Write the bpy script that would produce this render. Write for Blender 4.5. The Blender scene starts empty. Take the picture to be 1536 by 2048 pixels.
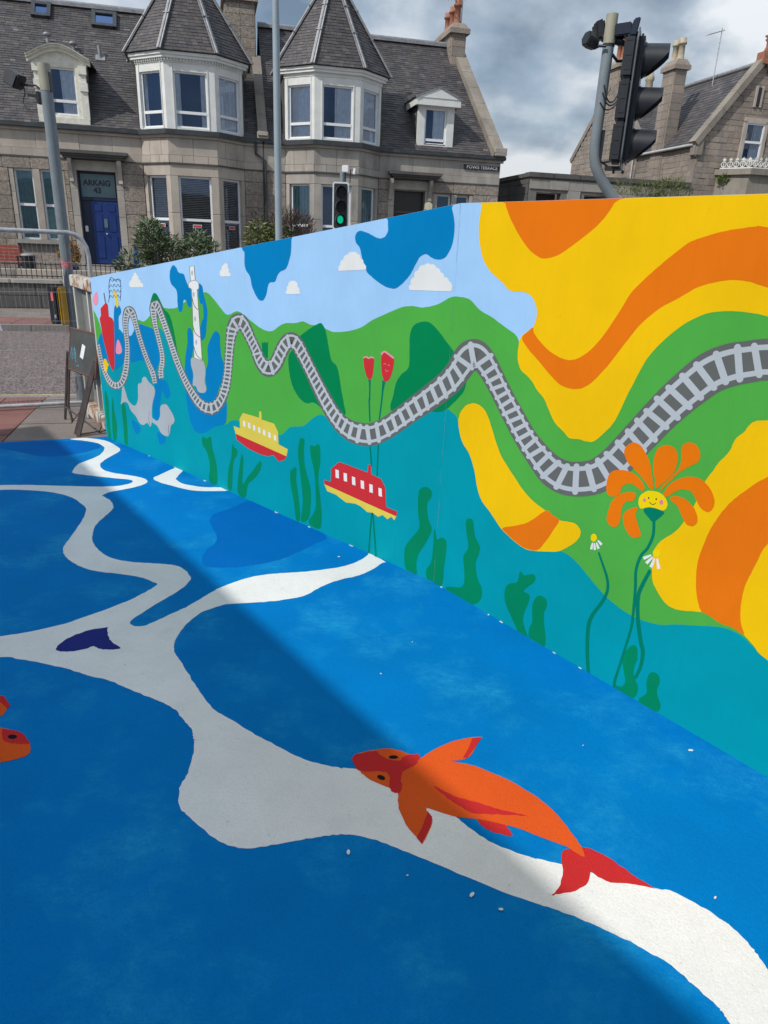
import bpy, bmesh, math, random
from mathutils import Vector, Matrix
random.seed(7)
rad = math.radians
scene = bpy.context.scene

# ------------------------------------------------------------------ camera
FPX, PITCH, ROLL, CAM_H = 1400.0, rad(20.9), rad(-2.35), 1.7
IW, IH = 1536, 2048
cp, sp = math.cos(PITCH), math.sin(PITCH)
cr, sr = math.cos(ROLL), math.sin(ROLL)
_r0, _d0, FWD = Vector((1, 0, 0)), Vector((0, -sp, -cp)), Vector((0, cp, -sp))
RIGHT = _r0 * cr + _d0 * sr
DOWN = _d0 * cr - _r0 * sr
CAM = Vector((0, 0, CAM_H))
cam_data = bpy.data.cameras.new("camera")
cam = bpy.data.objects.new("camera", cam_data)
scene.collection.objects.link(cam)
mw = Matrix.Identity(4)
for i in range(3):
    mw[i][0], mw[i][1], mw[i][2], mw[i][3] = RIGHT[i], -DOWN[i], -FWD[i], CAM[i]
cam.matrix_world = mw
cam_data.sensor_fit = 'VERTICAL'
cam_data.sensor_height = 36.0
cam_data.lens = FPX / IH * 36.0
cam_data.clip_start = 0.05
cam_data.clip_end = 3000
scene.camera = cam
scene.render.resolution_x, scene.render.resolution_y = 768, 1024

# ------------------------------------------------------------------ light
SUN_EL = rad(44)
SUN_DIR = Vector((-0.77, -0.64, 0)).normalized()          # horizontal direction towards the sun
to_sun = Vector((SUN_DIR.x * math.cos(SUN_EL), SUN_DIR.y * math.cos(SUN_EL), math.sin(SUN_EL)))
sd = bpy.data.lights.new("sun", 'SUN')
sd.energy = 3.25
sd.angle = rad(0.55)
sd.color = (1.0, 0.965, 0.91)
sun = bpy.data.objects.new("sun", sd)
scene.collection.objects.link(sun)
sun.rotation_euler = to_sun.to_track_quat('Z', 'Y').to_euler()

world = bpy.data.worlds.new("World")
scene.world = world
world.use_nodes = True
wt = world.node_tree
wt.nodes.clear()
def WN(t, **kw):
    n = wt.nodes.new(t)
    for k, v in kw.items():
        setattr(n, k, v)
    return n
def wmath(op, a, b=None, clamp=False):
    n = WN('ShaderNodeMath', operation=op, use_clamp=clamp)
    for i, v in enumerate((a, b)):
        if v is None: continue
        if isinstance(v, (int, float)): n.inputs[i].default_value = v
        else: wt.links.new(v, n.inputs[i])
    return n.outputs[0]
sky = WN('ShaderNodeTexSky', sky_type='NISHITA', sun_disc=False)
sky.sun_elevation = SUN_EL
sky.sun_rotation = math.atan2(SUN_DIR.x, SUN_DIR.y)
sky.air_density, sky.dust_density, sky.ozone_density = 1.1, 0.3, 1.6
SKY_STRENGTH = 0.1
bg_sky = WN('ShaderNodeBackground')
bg_sky.inputs[1].default_value = SKY_STRENGTH
wt.links.new(sky.outputs[0], bg_sky.inputs[0])
tc = WN('ShaderNodeTexCoord')
sep = WN('ShaderNodeSeparateXYZ')
wt.links.new(tc.outputs['Generated'], sep.inputs[0])
zz = wmath('ADD', wmath('MAXIMUM', sep.outputs[2], 0.0), 0.45)
comb = WN('ShaderNodeCombineXYZ')
wt.links.new(wmath('DIVIDE', sep.outputs[0], zz), comb.inputs[0])
wt.links.new(wmath('DIVIDE', sep.outputs[1], zz), comb.inputs[1])
mp = WN('ShaderNodeMapping')
mp.inputs['Location'].default_value = (2.212, 4.352, 0.0)
wt.links.new(comb.outputs[0], mp.inputs[0])
n1 = WN('ShaderNodeTexNoise')
n1.inputs['Scale'].default_value = 1.3
n1.inputs['Detail'].default_value = 9
n1.inputs['Roughness'].default_value = 0.56
n1.inputs['Distortion'].default_value = 0.35
wt.links.new(mp.outputs[0], n1.inputs['Vector'])
dens = WN('ShaderNodeValToRGB')
dens.color_ramp.elements[0].position, dens.color_ramp.elements[1].position = 0.36, 0.58
wt.links.new(n1.outputs[0], dens.inputs[0])
n2 = WN('ShaderNodeTexNoise')
n2.inputs['Scale'].default_value = 2.5
n2.inputs['Detail'].default_value = 7
n2.inputs['Roughness'].default_value = 0.52
mp2 = WN('ShaderNodeMapping')
mp2.inputs['Location'].default_value = (5.313, 7.964, 3.0)
wt.links.new(comb.outputs[0], mp2.inputs[0])
wt.links.new(mp2.outputs[0], n2.inputs['Vector'])
tone = WN('ShaderNodeValToRGB')
cre = tone.color_ramp.elements
cre[0].position, cre[0].color = 0.36, (0.145, 0.20, 0.27, 1)
cre[1].position, cre[1].color = 0.59, (0.74, 0.77, 0.80, 1)
e = cre.new(0.48); e.color = (0.35, 0.42, 0.50, 1)
wt.links.new(n2.outputs[0], tone.inputs[0])
bg_cl = WN('ShaderNodeBackground')
bg_cl.inputs[1].default_value = 1.12
wt.links.new(tone.outputs[0], bg_cl.inputs[0])
# a clouded sky grows brighter from the horizon to the zenith
wt.links.new(wmath('ADD', wmath('MULTIPLY', wmath('MAXIMUM', sep.outputs[2], 0.0), 1.25), 0.9), bg_cl.inputs[1])
mixw = WN('ShaderNodeMixShader')
wt.links.new(wmath('MULTIPLY', dens.outputs[0], 0.93), mixw.inputs[0])
wt.links.new(bg_sky.outputs[0], mixw.inputs[1])
wt.links.new(bg_cl.outputs[0], mixw.inputs[2])
wout = WN('ShaderNodeOutputWorld')
wt.links.new(mixw.outputs[0], wout.inputs[0])

scene.view_settings.view_transform = 'Standard'
scene.view_settings.look = 'None'
scene.view_settings.exposure = 0.0
scene.view_settings.gamma = 1.0
scene.render.engine = 'CYCLES'

# ------------------------------------------------------------------ pixel rays of the photograph -> points on real planes
def ray(px, py):
    return RIGHT * ((px - IW / 2) / FPX) + DOWN * ((py - IH / 2) / FPX) + FWD
def on_z(px, py, z=0.0):
    d = ray(px, py)
    return CAM + d * ((z - CAM_H) / d.z)
def on_plane(px, py, p, n):
    d = ray(px, py)
    return CAM + d * ((p - CAM).dot(n) / d.dot(n))
def at_depth(px, py, y):
    d = ray(px, py)
    return CAM + d * (y / d.y)
def Z(ox, oy, s, pts):
    return [(ox + x / s, oy + y / s) for x, y in pts]

# ------------------------------------------------------------------ materials
def srgb(r, g, b):
    f = lambda v: (v / 12.92 if v <= 0.04045 else ((v + 0.055) / 1.055) ** 2.4)
    return (f(r / 255), f(g / 255), f(b / 255))
MATS = {}
def newmat(name):
    m = bpy.data.materials.new(name)
    m.use_nodes = True
    nt = m.node_tree
    return m, nt, nt.nodes['Principled BSDF']
def N(nt, t, **kw):
    n = nt.nodes.new(t)
    for k, v in kw.items():
        setattr(n, k, v)
    return n
def noise(nt, vec, scale, detail=4, rough=0.55):
    n = N(nt, 'ShaderNodeTexNoise')
    n.inputs['Scale'].default_value = scale
    n.inputs['Detail'].default_value = detail
    n.inputs['Roughness'].default_value = rough
    if vec is not None:
        nt.links.new(vec, n.inputs['Vector'])
    return n.outputs[0]
def ramp(nt, fac, stops):
    n = N(nt, 'ShaderNodeValToRGB')
    els = n.color_ramp.elements
    while len(els) < len(stops):
        els.new(0.5)
    for e_, (p, c) in zip(els, stops):
        e_.position = p
        e_.color = (*c, 1) if len(c) == 3 else c
    nt.links.new(fac, n.inputs[0])
    return n.outputs[0]
def mixc(nt, fac, a, b, mode='MIX'):
    n = N(nt, 'ShaderNodeMix', data_type='RGBA', blend_type=mode)
    for sock, v in ((n.inputs[0], fac), (n.inputs[6], a), (n.inputs[7], b)):
        if isinstance(v, (int, float)): sock.default_value = v
        elif isinstance(v, tuple): sock.default_value = (*v, 1) if len(v) == 3 else v
        else: nt.links.new(v, sock)
    return n.outputs[2]
def bump(nt, bsdf, h, strength=0.3, dist=0.01):
    b = N(nt, 'ShaderNodeBump')
    b.inputs['Strength'].default_value = strength
    b.inputs['Distance'].default_value = dist
    nt.links.new(h, b.inputs['Height'])
    nt.links.new(b.outputs[0], bsdf.inputs['Normal'])
def objcoord(nt, scale=(1, 1, 1)):
    t = N(nt, 'ShaderNodeNewGeometry')
    m = N(nt, 'ShaderNodeMapping')
    m.inputs['Scale'].default_value = scale
    nt.links.new(t.outputs['Position'], m.inputs[0])
    return m.outputs[0]
def scalec(c, k):
    return tuple(min(1.0, v * k) for v in c)
def simple(name, col, rough=0.6, metal=0.0, var=0.12, vscale=6.0, bumps=0.0, bscale=60.0):
    if name in MATS: return MATS[name]
    m, nt, b = newmat(name)
    v = objcoord(nt)
    f = noise(nt, v, vscale, 5)
    c = ramp(nt, f, [(0.3, scalec(col, 1 - var)), (0.7, scalec(col, 1 + var))])
    nt.links.new(c, b.inputs['Base Color'])
    b.inputs['Roughness'].default_value = rough
    b.inputs['Metallic'].default_value = metal
    if bumps > 0:
        bump(nt, b, noise(nt, v, bscale, 3), bumps, 0.004)
    MATS[name] = m
    return m
def wall_paint(col):
    key = 'wallpaint_%.3f_%.3f_%.3f' % col
    if key in MATS: return MATS[key]
    m, nt, b = newmat(key)
    v = objcoord(nt)
    f = noise(nt, v, 2.2, 5, 0.6)
    c = ramp(nt, f, [(0.25, scalec(col, 0.90)), (0.75, scalec(col, 1.07))])
    streak = noise(nt, objcoord(nt, (14, 14, 2)), 3.0, 4, 0.7)            # brush and roller marks
    c2 = mixc(nt, ramp(nt, streak, [(0.5, (0, 0, 0)), (0.8, (0.30, 0.30, 0.30))]), c, scalec(col, 0.84))
    spk = noise(nt, v, 60, 2, 0.5)
    c3 = mixc(nt, ramp(nt, spk, [(0.70, (0, 0, 0)), (0.78, (0.22, 0.22, 0.22))]), c2, scalec(col, 0.6))
    nt.links.new(c3, b.inputs['Base Color'])
    b.inputs['Roughness'].default_value = 0.75
    b.inputs['Specular IOR Level'].default_value = 0.06
    h = mixc(nt, 0.5, noise(nt, v, 7, 3), noise(nt, objcoord(nt, (30, 30, 90)), 3, 4))
    bump(nt, b, h, 0.12, 0.004)
    MATS[key] = m
    return m
def floor_paint(col, dirt=0.5, blotch=None, bl=(0.5, 0.75, 0.35)):
    key = 'floorpaint_%.3f_%.3f_%.3f' % col
    if key in MATS: return MATS[key]
    m, nt, b = newmat(key)
    v = objcoord(nt)
    f = noise(nt, v, 1.6, 6, 0.6)
    c = ramp(nt, f, [(0.3, scalec(col, 0.88)), (0.7, scalec(col, 1.08))])
    if blotch:
        patch = noise(nt, v, 2.3, 7, 0.62)
        stroke = noise(nt, objcoord(nt, (22, 34, 1)), 1.0, 5, 0.7)
        k = mixc(nt, 1.0, ramp(nt, patch, [(bl[0], (0, 0, 0)), (bl[1], (1, 1, 1))]), ramp(nt, stroke, [(0.35, (0.2, 0.2, 0.2)), (0.65, (1, 1, 1))]), 'MULTIPLY')
        k = mixc(nt, 1.0, k, (bl[2], bl[2], bl[2]), 'MULTIPLY')
        c = mixc(nt, k, c, blotch)
    stain = noise(nt, v, 5.5, 6, 0.68)
    c = mixc(nt, ramp(nt, stain, [(0.52, (0, 0, 0)), (0.72, (dirt * 0.55,) * 3)]), c, scalec(col, 0.72))
    grain = noise(nt, v, 150, 2, 0.6)
    c = mixc(nt, ramp(nt, grain, [(0.35, (0.30,) * 3), (0.6, (0, 0, 0))]), c, scalec(col, 0.72))
    pits = noise(nt, v, 48, 4, 0.62)
    c = mixc(nt, ramp(nt, pits, [(0.66, (0, 0, 0)), (0.74, (dirt, dirt, dirt))]), c, scalec(col, 0.45))
    smear = noise(nt, objcoord(nt, (7, 11, 1)), 2.0, 6, 0.7)
    c = mixc(nt, ramp(nt, smear, [(0.55, (0, 0, 0)), (0.8, (dirt * 0.35,) * 3)]), c, scalec(col, 0.6))
    nt.links.new(c, b.inputs['Base Color'])
    b.inputs['Roughness'].default_value = 0.8
    b.inputs['Specular IOR Level'].default_value = 0.05
    h = mixc(nt, 0.5, noise(nt, v, 130, 3, 0.6), noise(nt, v, 38, 4, 0.7))
    bump(nt, b, h, 0.65, 0.005)
    MATS[key] = m
    return m
def granite(name, base, speck=0.35, scale=22, bstr=0.5, bscale=14, stain=0.35, rnd=0.16):
    if name in MATS: return MATS[name]
    m, nt, b = newmat(name)
    v = objcoord(nt)
    big = noise(nt, v, 1.1, 5, 0.6)
    c = ramp(nt, big, [(0.3, scalec(base, 0.78)), (0.7, scalec(base, 1.12))])
    fine = noise(nt, v, scale * 4, 3, 0.7)
    c = mixc(nt, ramp(nt, fine, [(0.42, (speck,) * 3), (0.62, (0, 0, 0))]), c, scalec(base, 0.42))
    info = N(nt, 'ShaderNodeObjectInfo')
    isl = N(nt, 'ShaderNodeNewGeometry')
    sm = N(nt, 'ShaderNodeMath', operation='ADD'); fr_ = N(nt, 'ShaderNodeMath', operation='FRACT')
    nt.links.new(info.outputs['Random'], sm.inputs[0]); nt.links.new(isl.outputs['Random Per Island'], sm.inputs[1]); nt.links.new(sm.outputs[0], fr_.inputs[0])
    c = mixc(nt, 1.0, c, ramp(nt, fr_.outputs[0], [(0.0, (1 - rnd, 1 - rnd * 0.95, 1 - rnd * 0.85)), (1.0, (1 + rnd * 0.3, 1 + rnd * 0.2, 1.0))]), 'MULTIPLY')
    soot = noise(nt, objcoord(nt, (1.6, 1.6, 0.45)), 2.0, 6, 0.65)
    c = mixc(nt, ramp(nt, soot, [(0.48, (0, 0, 0)), (0.75, (stain,) * 3)]), c, (0.045, 0.045, 0.05))
    nt.links.new(c, b.inputs['Base Color'])
    b.inputs['Roughness'].default_value = 0.85
    b.inputs['Specular IOR Level'].default_value = 0.2
    h = mixc(nt, 0.6, noise(nt, v, bscale, 4, 0.65), noise(nt, v, bscale * 5, 3, 0.6))
    bump(nt, b, h, bstr, 0.05)
    MATS[name] = m
    return m
def slate_mat():
    m, nt, b = newmat('slate')
    a = N(nt, 'ShaderNodeVertexColor', layer_name='Col')
    v = objcoord(nt)
    c = mixc(nt, 1.0, a.outputs[0], ramp(nt, noise(nt, v, 0.9, 6, 0.65), [(0.3, (0.78, 0.78, 0.80)), (0.72, (1.15, 1.12, 1.10))]), 'MULTIPLY')
    lich = noise(nt, v, 9, 5, 0.7)
    c = mixc(nt, ramp(nt, lich, [(0.66, (0, 0, 0)), (0.8, (0.25, 0.25, 0.25))]), c, (0.17, 0.165, 0.16))
    nt.links.new(c, b.inputs['Base Color'])
    b.inputs['Roughness'].default_value = 0.6
    bump(nt, b, noise(nt, v, 30, 4, 0.6), 0.35, 0.01)
    return m
SLATE = slate_mat()
def glass_mat(name, tint=(0.02, 0.03, 0.045), trans=0.92, refl=0.10):
    if name in MATS: return MATS[name]
    m, nt, b = newmat(name)
    nt.nodes.remove(b)
    out = nt.nodes['Material Output']
    tr = N(nt, 'ShaderNodeBsdfTransparent'); tr.inputs[0].default_value = (trans, trans * 1.03, trans * 1.06, 1)
    gl = N(nt, 'ShaderNodeBsdfGlossy'); gl.inputs['Roughness'].default_value = 0.015
    gl.inputs[0].default_value = (0.42, 0.60, 1.0, 1)  # blue put into the reflections in place of a clear sky
    v = objcoord(nt)
    bp = N(nt, 'ShaderNodeBump'); bp.inputs['Strength'].default_value = 0.04; bp.inputs['Distance'].default_value = 0.02
    nt.links.new(noise(nt, v, 2.5, 2), bp.inputs['Height'])
    nt.links.new(bp.outputs[0], gl.inputs['Normal'])
    fr = N(nt, 'ShaderNodeFresnel'); fr.inputs[0].default_value = 1.5
    ad = N(nt, 'ShaderNodeMath', operation='ADD', use_clamp=True); ad.inputs[1].default_value = refl - 0.04
    nt.links.new(fr.outputs[0], ad.inputs[0])
    mx = N(nt, 'ShaderNodeMixShader')
    nt.links.new(ad.outputs[0], mx.inputs[0]); nt.links.new(tr.outputs[0], mx.inputs[1]); nt.links.new(gl.outputs[0], mx.inputs[2])
    nt.links.new(mx.outputs[0], out.inputs[0])
    MATS[name] = m
    return m
GLASS = glass_mat('window_glass')
M_GRAN = granite('granite_rockfaced', (0.48, 0.405, 0.345), 0.62, 3.6, 1.0, 9, 0.2)
M_ASH = granite('granite_ashlar', (0.54, 0.47, 0.405), 0.2, 26, 0.15, 20, 0.26, 0.12)
M_ASHG = granite('granite_ashlar_grey', (0.47, 0.43, 0.385), 0.25, 26, 0.15, 20, 0.36, 0.14)
M_MORTAR = granite('mortar', (0.26, 0.235, 0.21), 0.2, 26, 0.2, 20, 0.3, 0.0)
M_SKEW = granite('skew_stone', (0.34, 0.30, 0.255), 0.35, 14, 0.3, 16, 0.35, 0.12)
M_DARKST = granite('weathered_shade_stone', (0.15, 0.145, 0.14), 0.4, 20, 0.5, 14, 0.5, 0.1)
M_RUBBLE = granite('rubble_stone', (0.44, 0.37, 0.315), 0.5, 20, 0.8, 12, 0.25, 0.2)
M_WHITE = simple('white_painted_wood', (0.72, 0.72, 0.69), 0.5, 0, 0.08, 3, 0.1, 40)
M_CREAM = simple('cream_painted_wood', (0.72, 0.70, 0.61), 0.6, 0, 0.15, 7, 0.3, 40)
M_PVC = simple('white_window_frame', (0.80, 0.80, 0.80), 0.35, 0, 0.03, 2)
M_LEAD = simple('lead_flashing', (0.27, 0.27, 0.28), 0.5, 0.2, 0.25, 8, 0.3, 30)
M_GUTTER = simple('gutter_paint', (0.045, 0.05, 0.055), 0.45, 0, 0.3, 5)
M_BLACK = simple('black_plastic', (0.022, 0.024, 0.028), 0.42, 0, 0.2, 12, 0.1, 60)
M_BLACKI = simple('black_iron', (0.018, 0.018, 0.02), 0.5, 0, 0.3, 12)
M_POST = simple('grey_post_paint', (0.19, 0.22, 0.235), 0.42, 0, 0.14, 7, 0.12, 45)
M_POSTTOP = simple('beige_post_sleeve', (0.36, 0.34, 0.25), 0.55, 0, 0.1, 9)
M_GALV = simple('galvanised_steel', (0.50, 0.51, 0.52), 0.45, 0.4, 0.2, 18)
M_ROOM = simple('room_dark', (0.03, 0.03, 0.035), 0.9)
M_CURT = simple('curtain_cloth', (0.82, 0.82, 0.78), 0.9, 0, 0.1, 8)
M_CURTT = simple('teal_blind', (0.22, 0.36, 0.35), 0.8, 0, 0.15, 8)
M_BLIND = simple('brown_slat_blind', (0.50, 0.42, 0.31), 0.7, 0, 0.2, 8)
M_POTS = simple('terracotta', (0.33, 0.135, 0.08), 0.8, 0, 0.25, 9, 0.2, 40)
M_POTC = simple('buff_pot', (0.42, 0.36, 0.26), 0.8, 0, 0.2, 9, 0.2, 40)

# ------------------------------------------------------------------ object helpers
COL = scene.collection
def obj(name, me, mat=None, parent=None):
    o = bpy.data.objects.new(name, me)
    COL.objects.link(o)
    if mat is not None and not me.materials:
        me.materials.append(mat)
    if parent is not None:
        o.parent = parent
    return o
def tag(o, label=None, cat=None, group=None, kind=None):
    if label: o['label'] = label
    if cat: o['category'] = cat
    if group: o['group'] = group
    if kind: o['kind'] = kind
    return o
def empty(name, loc=(0, 0, 0), rz=0.0, label=None, cat=None, group=None, kind=None):
    o = bpy.data.objects.new(name, None)
    COL.objects.link(o)
    o.location = loc
    o.rotation_euler = (0, 0, rz)
    o.empty_display_size = 0.2
    return tag(o, label, cat, group, kind)
class MB:
    def __init__(self):
        self.v, self.f, self.smooth = [], [], []
    def add(self, vs, fs, smooth=False):
        k = len(self.v)
        self.v += [Vector(p) for p in vs]
        self.f += [tuple(i + k for i in f) for f in fs]
        self.smooth += [smooth] * len(fs)
        return self
    def box(self, x0, x1, y0, y1, z0, z1):
        vs = [(x, y, z) for x in (x0, x1) for y in (y0, y1) for z in (z0, z1)]
        return self.add(vs, [(0, 1, 3, 2), (4, 6, 7, 5), (0, 4, 5, 1), (2, 3, 7, 6), (0, 2, 6, 4), (1, 5, 7, 3)])
    def obox(self, c, ax, ay, az):                     # centre and half-axis vectors
        c, ax, ay, az = Vector(c), Vector(ax), Vector(ay), Vector(az)
        vs = [c + ax * i + ay * j + az * k for i in (-1, 1) for j in (-1, 1) for k in (-1, 1)]
        return self.add(vs, [(0, 1, 3, 2), (4, 6, 7, 5), (0, 4, 5, 1), (2, 3, 7, 6), (0, 2, 6, 4), (1, 5, 7, 3)])
    def tube(self, pts, r, seg=10, caps=True, smooth=True):
        pts = [Vector(p) for p in pts]
        rs = r if isinstance(r, (list, tuple)) else [r] * len(pts)
        rings, up = [], None
        for i, p in enumerate(pts):
            d = (pts[min(i + 1, len(pts) - 1)] - pts[max(i - 1, 0)]).normalized()
            if up is None:
                up = Vector((0, 0, 1)) if abs(d.z) < 0.9 else Vector((1, 0, 0))
            s = d.cross(up).normalized()
            up = s.cross(d).normalized()
            rings.append([p + (s * math.cos(2 * math.pi * k / seg) + up * math.sin(2 * math.pi * k / seg)) * rs[i] for k in range(seg)])
        vs = [v for rg in rings for v in rg]
        fs = []
        for i in range(len(pts) - 1):
            for k in range(seg):
                a, b_ = i * seg + k, i * seg + (k + 1) % seg
                fs.append((a, b_, b_ + seg, a + seg))
        self.add(vs, fs, smooth)
        if caps:
            self.add(rings[0], [tuple(range(seg))[::-1]])
            self.add(rings[-1], [tuple(range(seg))])
        return self
    def lathe(self, c, prof, seg=14, smooth=True):
        c = Vector(c)
        vs = [c + Vector((r * math.cos(2 * math.pi * k / seg), r * math.sin(2 * math.pi * k / seg), z)) for r, z in prof for k in range(seg)]
        fs = []
        for i in range(len(prof) - 1):
            for k in range(seg):
                a, b_ = i * seg + k, i * seg + (k + 1) % seg
                fs.append((a, b_, b_ + seg, a + seg))
        self.add(vs, fs, smooth)
        n = len(prof)
        self.add(vs[-seg:], [tuple(range(seg))])
        return self
    def prism(self, poly, d):                          # polygon of 3-D points extruded by d
        poly = [Vector(p) for p in poly]
        n = len(poly)
        d = Vector(d)
        self.add(poly + [p + d for p in poly], [tuple(range(n)), tuple(range(n, 2 * n))[::-1]] + [(i, i + n, (i + 1) % n + n, (i + 1) % n) for i in range(n)])
        return self
    def build(self, name, mat, parent=None, bevel=0.0, colors=None):
        me = bpy.data.meshes.new(name)
        me.from_pydata([tuple(v) for v in self.v], [], self.f)
        for p, s in zip(me.polygons, self.smooth):
            p.use_smooth = s
        if colors is not None:
            at = me.color_attributes.new('Col', 'FLOAT_COLOR', 'CORNER')
            i = 0
            for p, c in zip(me.polygons, colors):
                for _ in p.loop_indices:
                    at.data[i].color = (*c, 1)
                    i += 1
        if bevel > 0:
            bm = bmesh.new(); bm.from_mesh(me)
            bmesh.ops.remove_doubles(bm, verts=bm.verts, dist=1e-5)
            bmesh.ops.recalc_face_normals(bm, faces=bm.faces)
            bmesh.ops.bevel(bm, geom=[e_ for e_ in bm.edges if e_.is_manifold and e_.calc_face_angle(0) > 0.5], offset=bevel, segments=2, affect='EDGES', clamp_overlap=True)
            bm.to_mesh(me); bm.free()
        else:
            bm = bmesh.new(); bm.from_mesh(me)
            bmesh.ops.recalc_face_normals(bm, faces=bm.faces)
            bm.to_mesh(me); bm.free()
        return obj(name, me, mat, parent)
def block_mesh(name, bev):
    m = MB().box(-0.5, 0.5, -0.5, 0.5, -0.5, 0.5)
    me = bpy.data.meshes.new(name)
    me.from_pydata([tuple(v) for v in m.v], [], m.f)
    bm = bmesh.new(); bm.from_mesh(me)
    bmesh.ops.recalc_face_normals(bm, faces=bm.faces)
    bmesh.ops.bevel(bm, geom=list(bm.edges), offset=bev, segments=1, affect='EDGES')
    bm.to_mesh(me); bm.free()
    return me
BLOCKS = {}
def block(parent, mat, c, size, rz=0.0, name='stone', bev=0.035):
    key = (mat.name, bev)
    if key not in BLOCKS:
        BLOCKS[key] = block_mesh('stone_block', bev)
        BLOCKS[key].materials.append(mat)
    o = obj(name, BLOCKS[key], None, parent)
    o.location = c
    o.scale = size
    o.rotation_euler = (0, 0, rz)
    return o
def text_mesh(body, size, bold=0.0, depth=0.0):
    cu = bpy.data.curves.new('lettering', 'FONT')
    cu.body = body
    cu.size = size
    cu.align_x, cu.align_y = 'CENTER', 'CENTER'
    cu.offset = bold
    cu.extrude = depth
    cu.resolution_u = 3
    t = bpy.data.objects.new('lettering', cu)
    COL.objects.link(t)
    bpy.context.view_layer.update()
    me = bpy.data.meshes.new_from_object(t.evaluated_get(bpy.context.evaluated_depsgraph_get()))
    bpy.data.objects.remove(t)
    return me
# ------------------------------------------------------------------ street frame: s along the terrace, n outwards from its facade
YAW = rad(14)
P0 = Vector((-9.657, 24.753, 0))
TV = Vector((math.cos(YAW), math.sin(YAW), 0))
NV = Vector((math.sin(YAW), -math.cos(YAW), 0))
def FW(s, n, z=0.0):
    return P0 + TV * s + NV * n + Vector((0, 0, z))
def sn(p):
    d = Vector((p[0], p[1], 0)) - P0
    return d.dot(TV), d.dot(NV)

def asphalt(name, base, scale=90):
    m, nt, b = newmat(name)
    v = objcoord(nt)
    c = ramp(nt, noise(nt, v, 0.5, 6, 0.6), [(0.3, scalec(base, 0.8)), (0.7, scalec(base, 1.15))])
    vo = N(nt, 'ShaderNodeTexVoronoi'); vo.inputs['Scale'].default_value = scale
    nt.links.new(v, vo.inputs['Vector'])
    c = mixc(nt, 0.75, c, ramp(nt, vo.outputs['Color'], [(0.2, scalec(base, 0.35)), (0.8, scalec(base, 1.9))]))
    nt.links.new(c, b.inputs['Base Color'])
    b.inputs['Roughness'].default_value = 0.85
    bump(nt, b, vo.outputs['Distance'], 0.8, 0.02)
    return m
M_ROAD = asphalt('road_asphalt', (0.165, 0.130, 0.122), 38)
M_GROUND = asphalt('ground_asphalt', (0.08, 0.078, 0.075), 60)
M_SLAB = granite('paving_slab', (0.29, 0.245, 0.22), 0.35, 14, 0.25, 25, 0.25, 0.14)
M_KERB = granite('kerb_granite', (0.30, 0.285, 0.27), 0.4, 16, 0.4, 18, 0.25, 0.12)
M_REDSLAB = granite('red_tactile_paving', (0.30, 0.145, 0.125), 0.3, 16, 0.35, 22, 0.3, 0.12)
M_EARTH = simple('garden_gravel', (0.14, 0.12, 0.10), 0.9, 0, 0.4, 14, 0.8, 30)

def sheet(name, pts, z, mat, thick=None):
    m = MB()
    if thick:
        m.prism([(p[0], p[1], z) for p in pts], (0, 0, -thick))
    else:
        m.add([(p[0], p[1], z) for p in pts], [tuple(range(len(pts)))])
    return m.build(name, mat)
tag(sheet('ground', [(-1500, -1500), (1500, -1500), (1500, 1500), (-1500, 1500)], -0.16, M_GROUND), 'dark asphalt ground reaching to the horizon', 'ground', kind='structure')
N_FAR, N_NEAR, N_GW = 11.4, 18.0, 8.0
def strip(s0, s1, n0, n1):
    return [FW(s0, n0), FW(s1, n0), FW(s1, n1), FW(s0, n1)]
road = tag(sheet('road', strip(-150, 150, N_FAR, N_NEAR), -0.11, M_ROAD), 'grey brown asphalt road between the two pavements', 'road', kind='structure')
M_YEL = simple('yellow_road_paint', (0.55, 0.45, 0.18), 0.7, 0, 0.3, 12)
for nn in (N_NEAR - 0.30, N_NEAR - 0.50):
    sheet('painted_line', strip(-60, 60, nn - 0.05, nn + 0.05), -0.106, M_YEL).parent = road
far_pav = tag(sheet('pavement', strip(-150, 150, N_GW, N_FAR - 0.13), -0.012, M_SLAB, 0.1), 'pavement of slabs in front of the granite terrace', 'pavement', kind='structure')
near_pav = tag(sheet('pavement', strip(-150, 150, N_NEAR + 0.13, 60), -0.012, M_SLAB, 0.1), 'pavement of grey slabs beside the painted floor', 'pavement', kind='structure')
def lay(parent, s0, s1, n0, n1, ds, dn, mat, name='paving_slab', gap=0.012, h=0.04, top=0.0, stagger=True, matf=None):
    n, r = n0, 0
    while n < n1 - 0.05:
        s = s0 - (ds / 2 if (stagger and r % 2) else 0)
        while s < s1:
            a, b = max(s, s0), min(s + ds, s1)
            e = min(n + dn, n1)
            if b - a > 0.06:
                c = FW((a + b) / 2, (n + e) / 2, top - h / 2 + random.uniform(-0.003, 0.002))
                block(parent, matf((a + b) / 2, (n + e) / 2) if matf else mat, c, (b - a - gap, e - n - gap, h), YAW, name, 0.02)
            s += ds
        n += dn
        r += 1
lay(near_pav, -2.0, 6.4, N_NEAR, N_NEAR + 0.13, 0.9, 0.14, M_KERB, 'kerb_stone', 0.008, 0.2, 0.004, False)
lay(far_pav, -9, 14, N_FAR - 0.13, N_FAR, 0.9, 0.14, M_KERB, 'kerb_stone', 0.008, 0.2, 0.004, False)
S_RED = sn(on_z(66, 822))[0]
lay(near_pav, S_RED - 3.2, S_RED, N_NEAR + 0.14, N_NEAR + 2.6, 0.4, 0.4, M_REDSLAB, 'tactile_slab', stagger=False)
lay(near_pav, S_RED, S_RED + 4.0, N_NEAR + 0.14, N_NEAR + 2.6, 0.9, 0.6, M_SLAB)
lay(far_pav, -7, 2.2, N_FAR - 1.33, N_FAR - 0.14, 0.6, 0.6, M_REDSLAB, 'tactile_slab', stagger=False)
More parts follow.
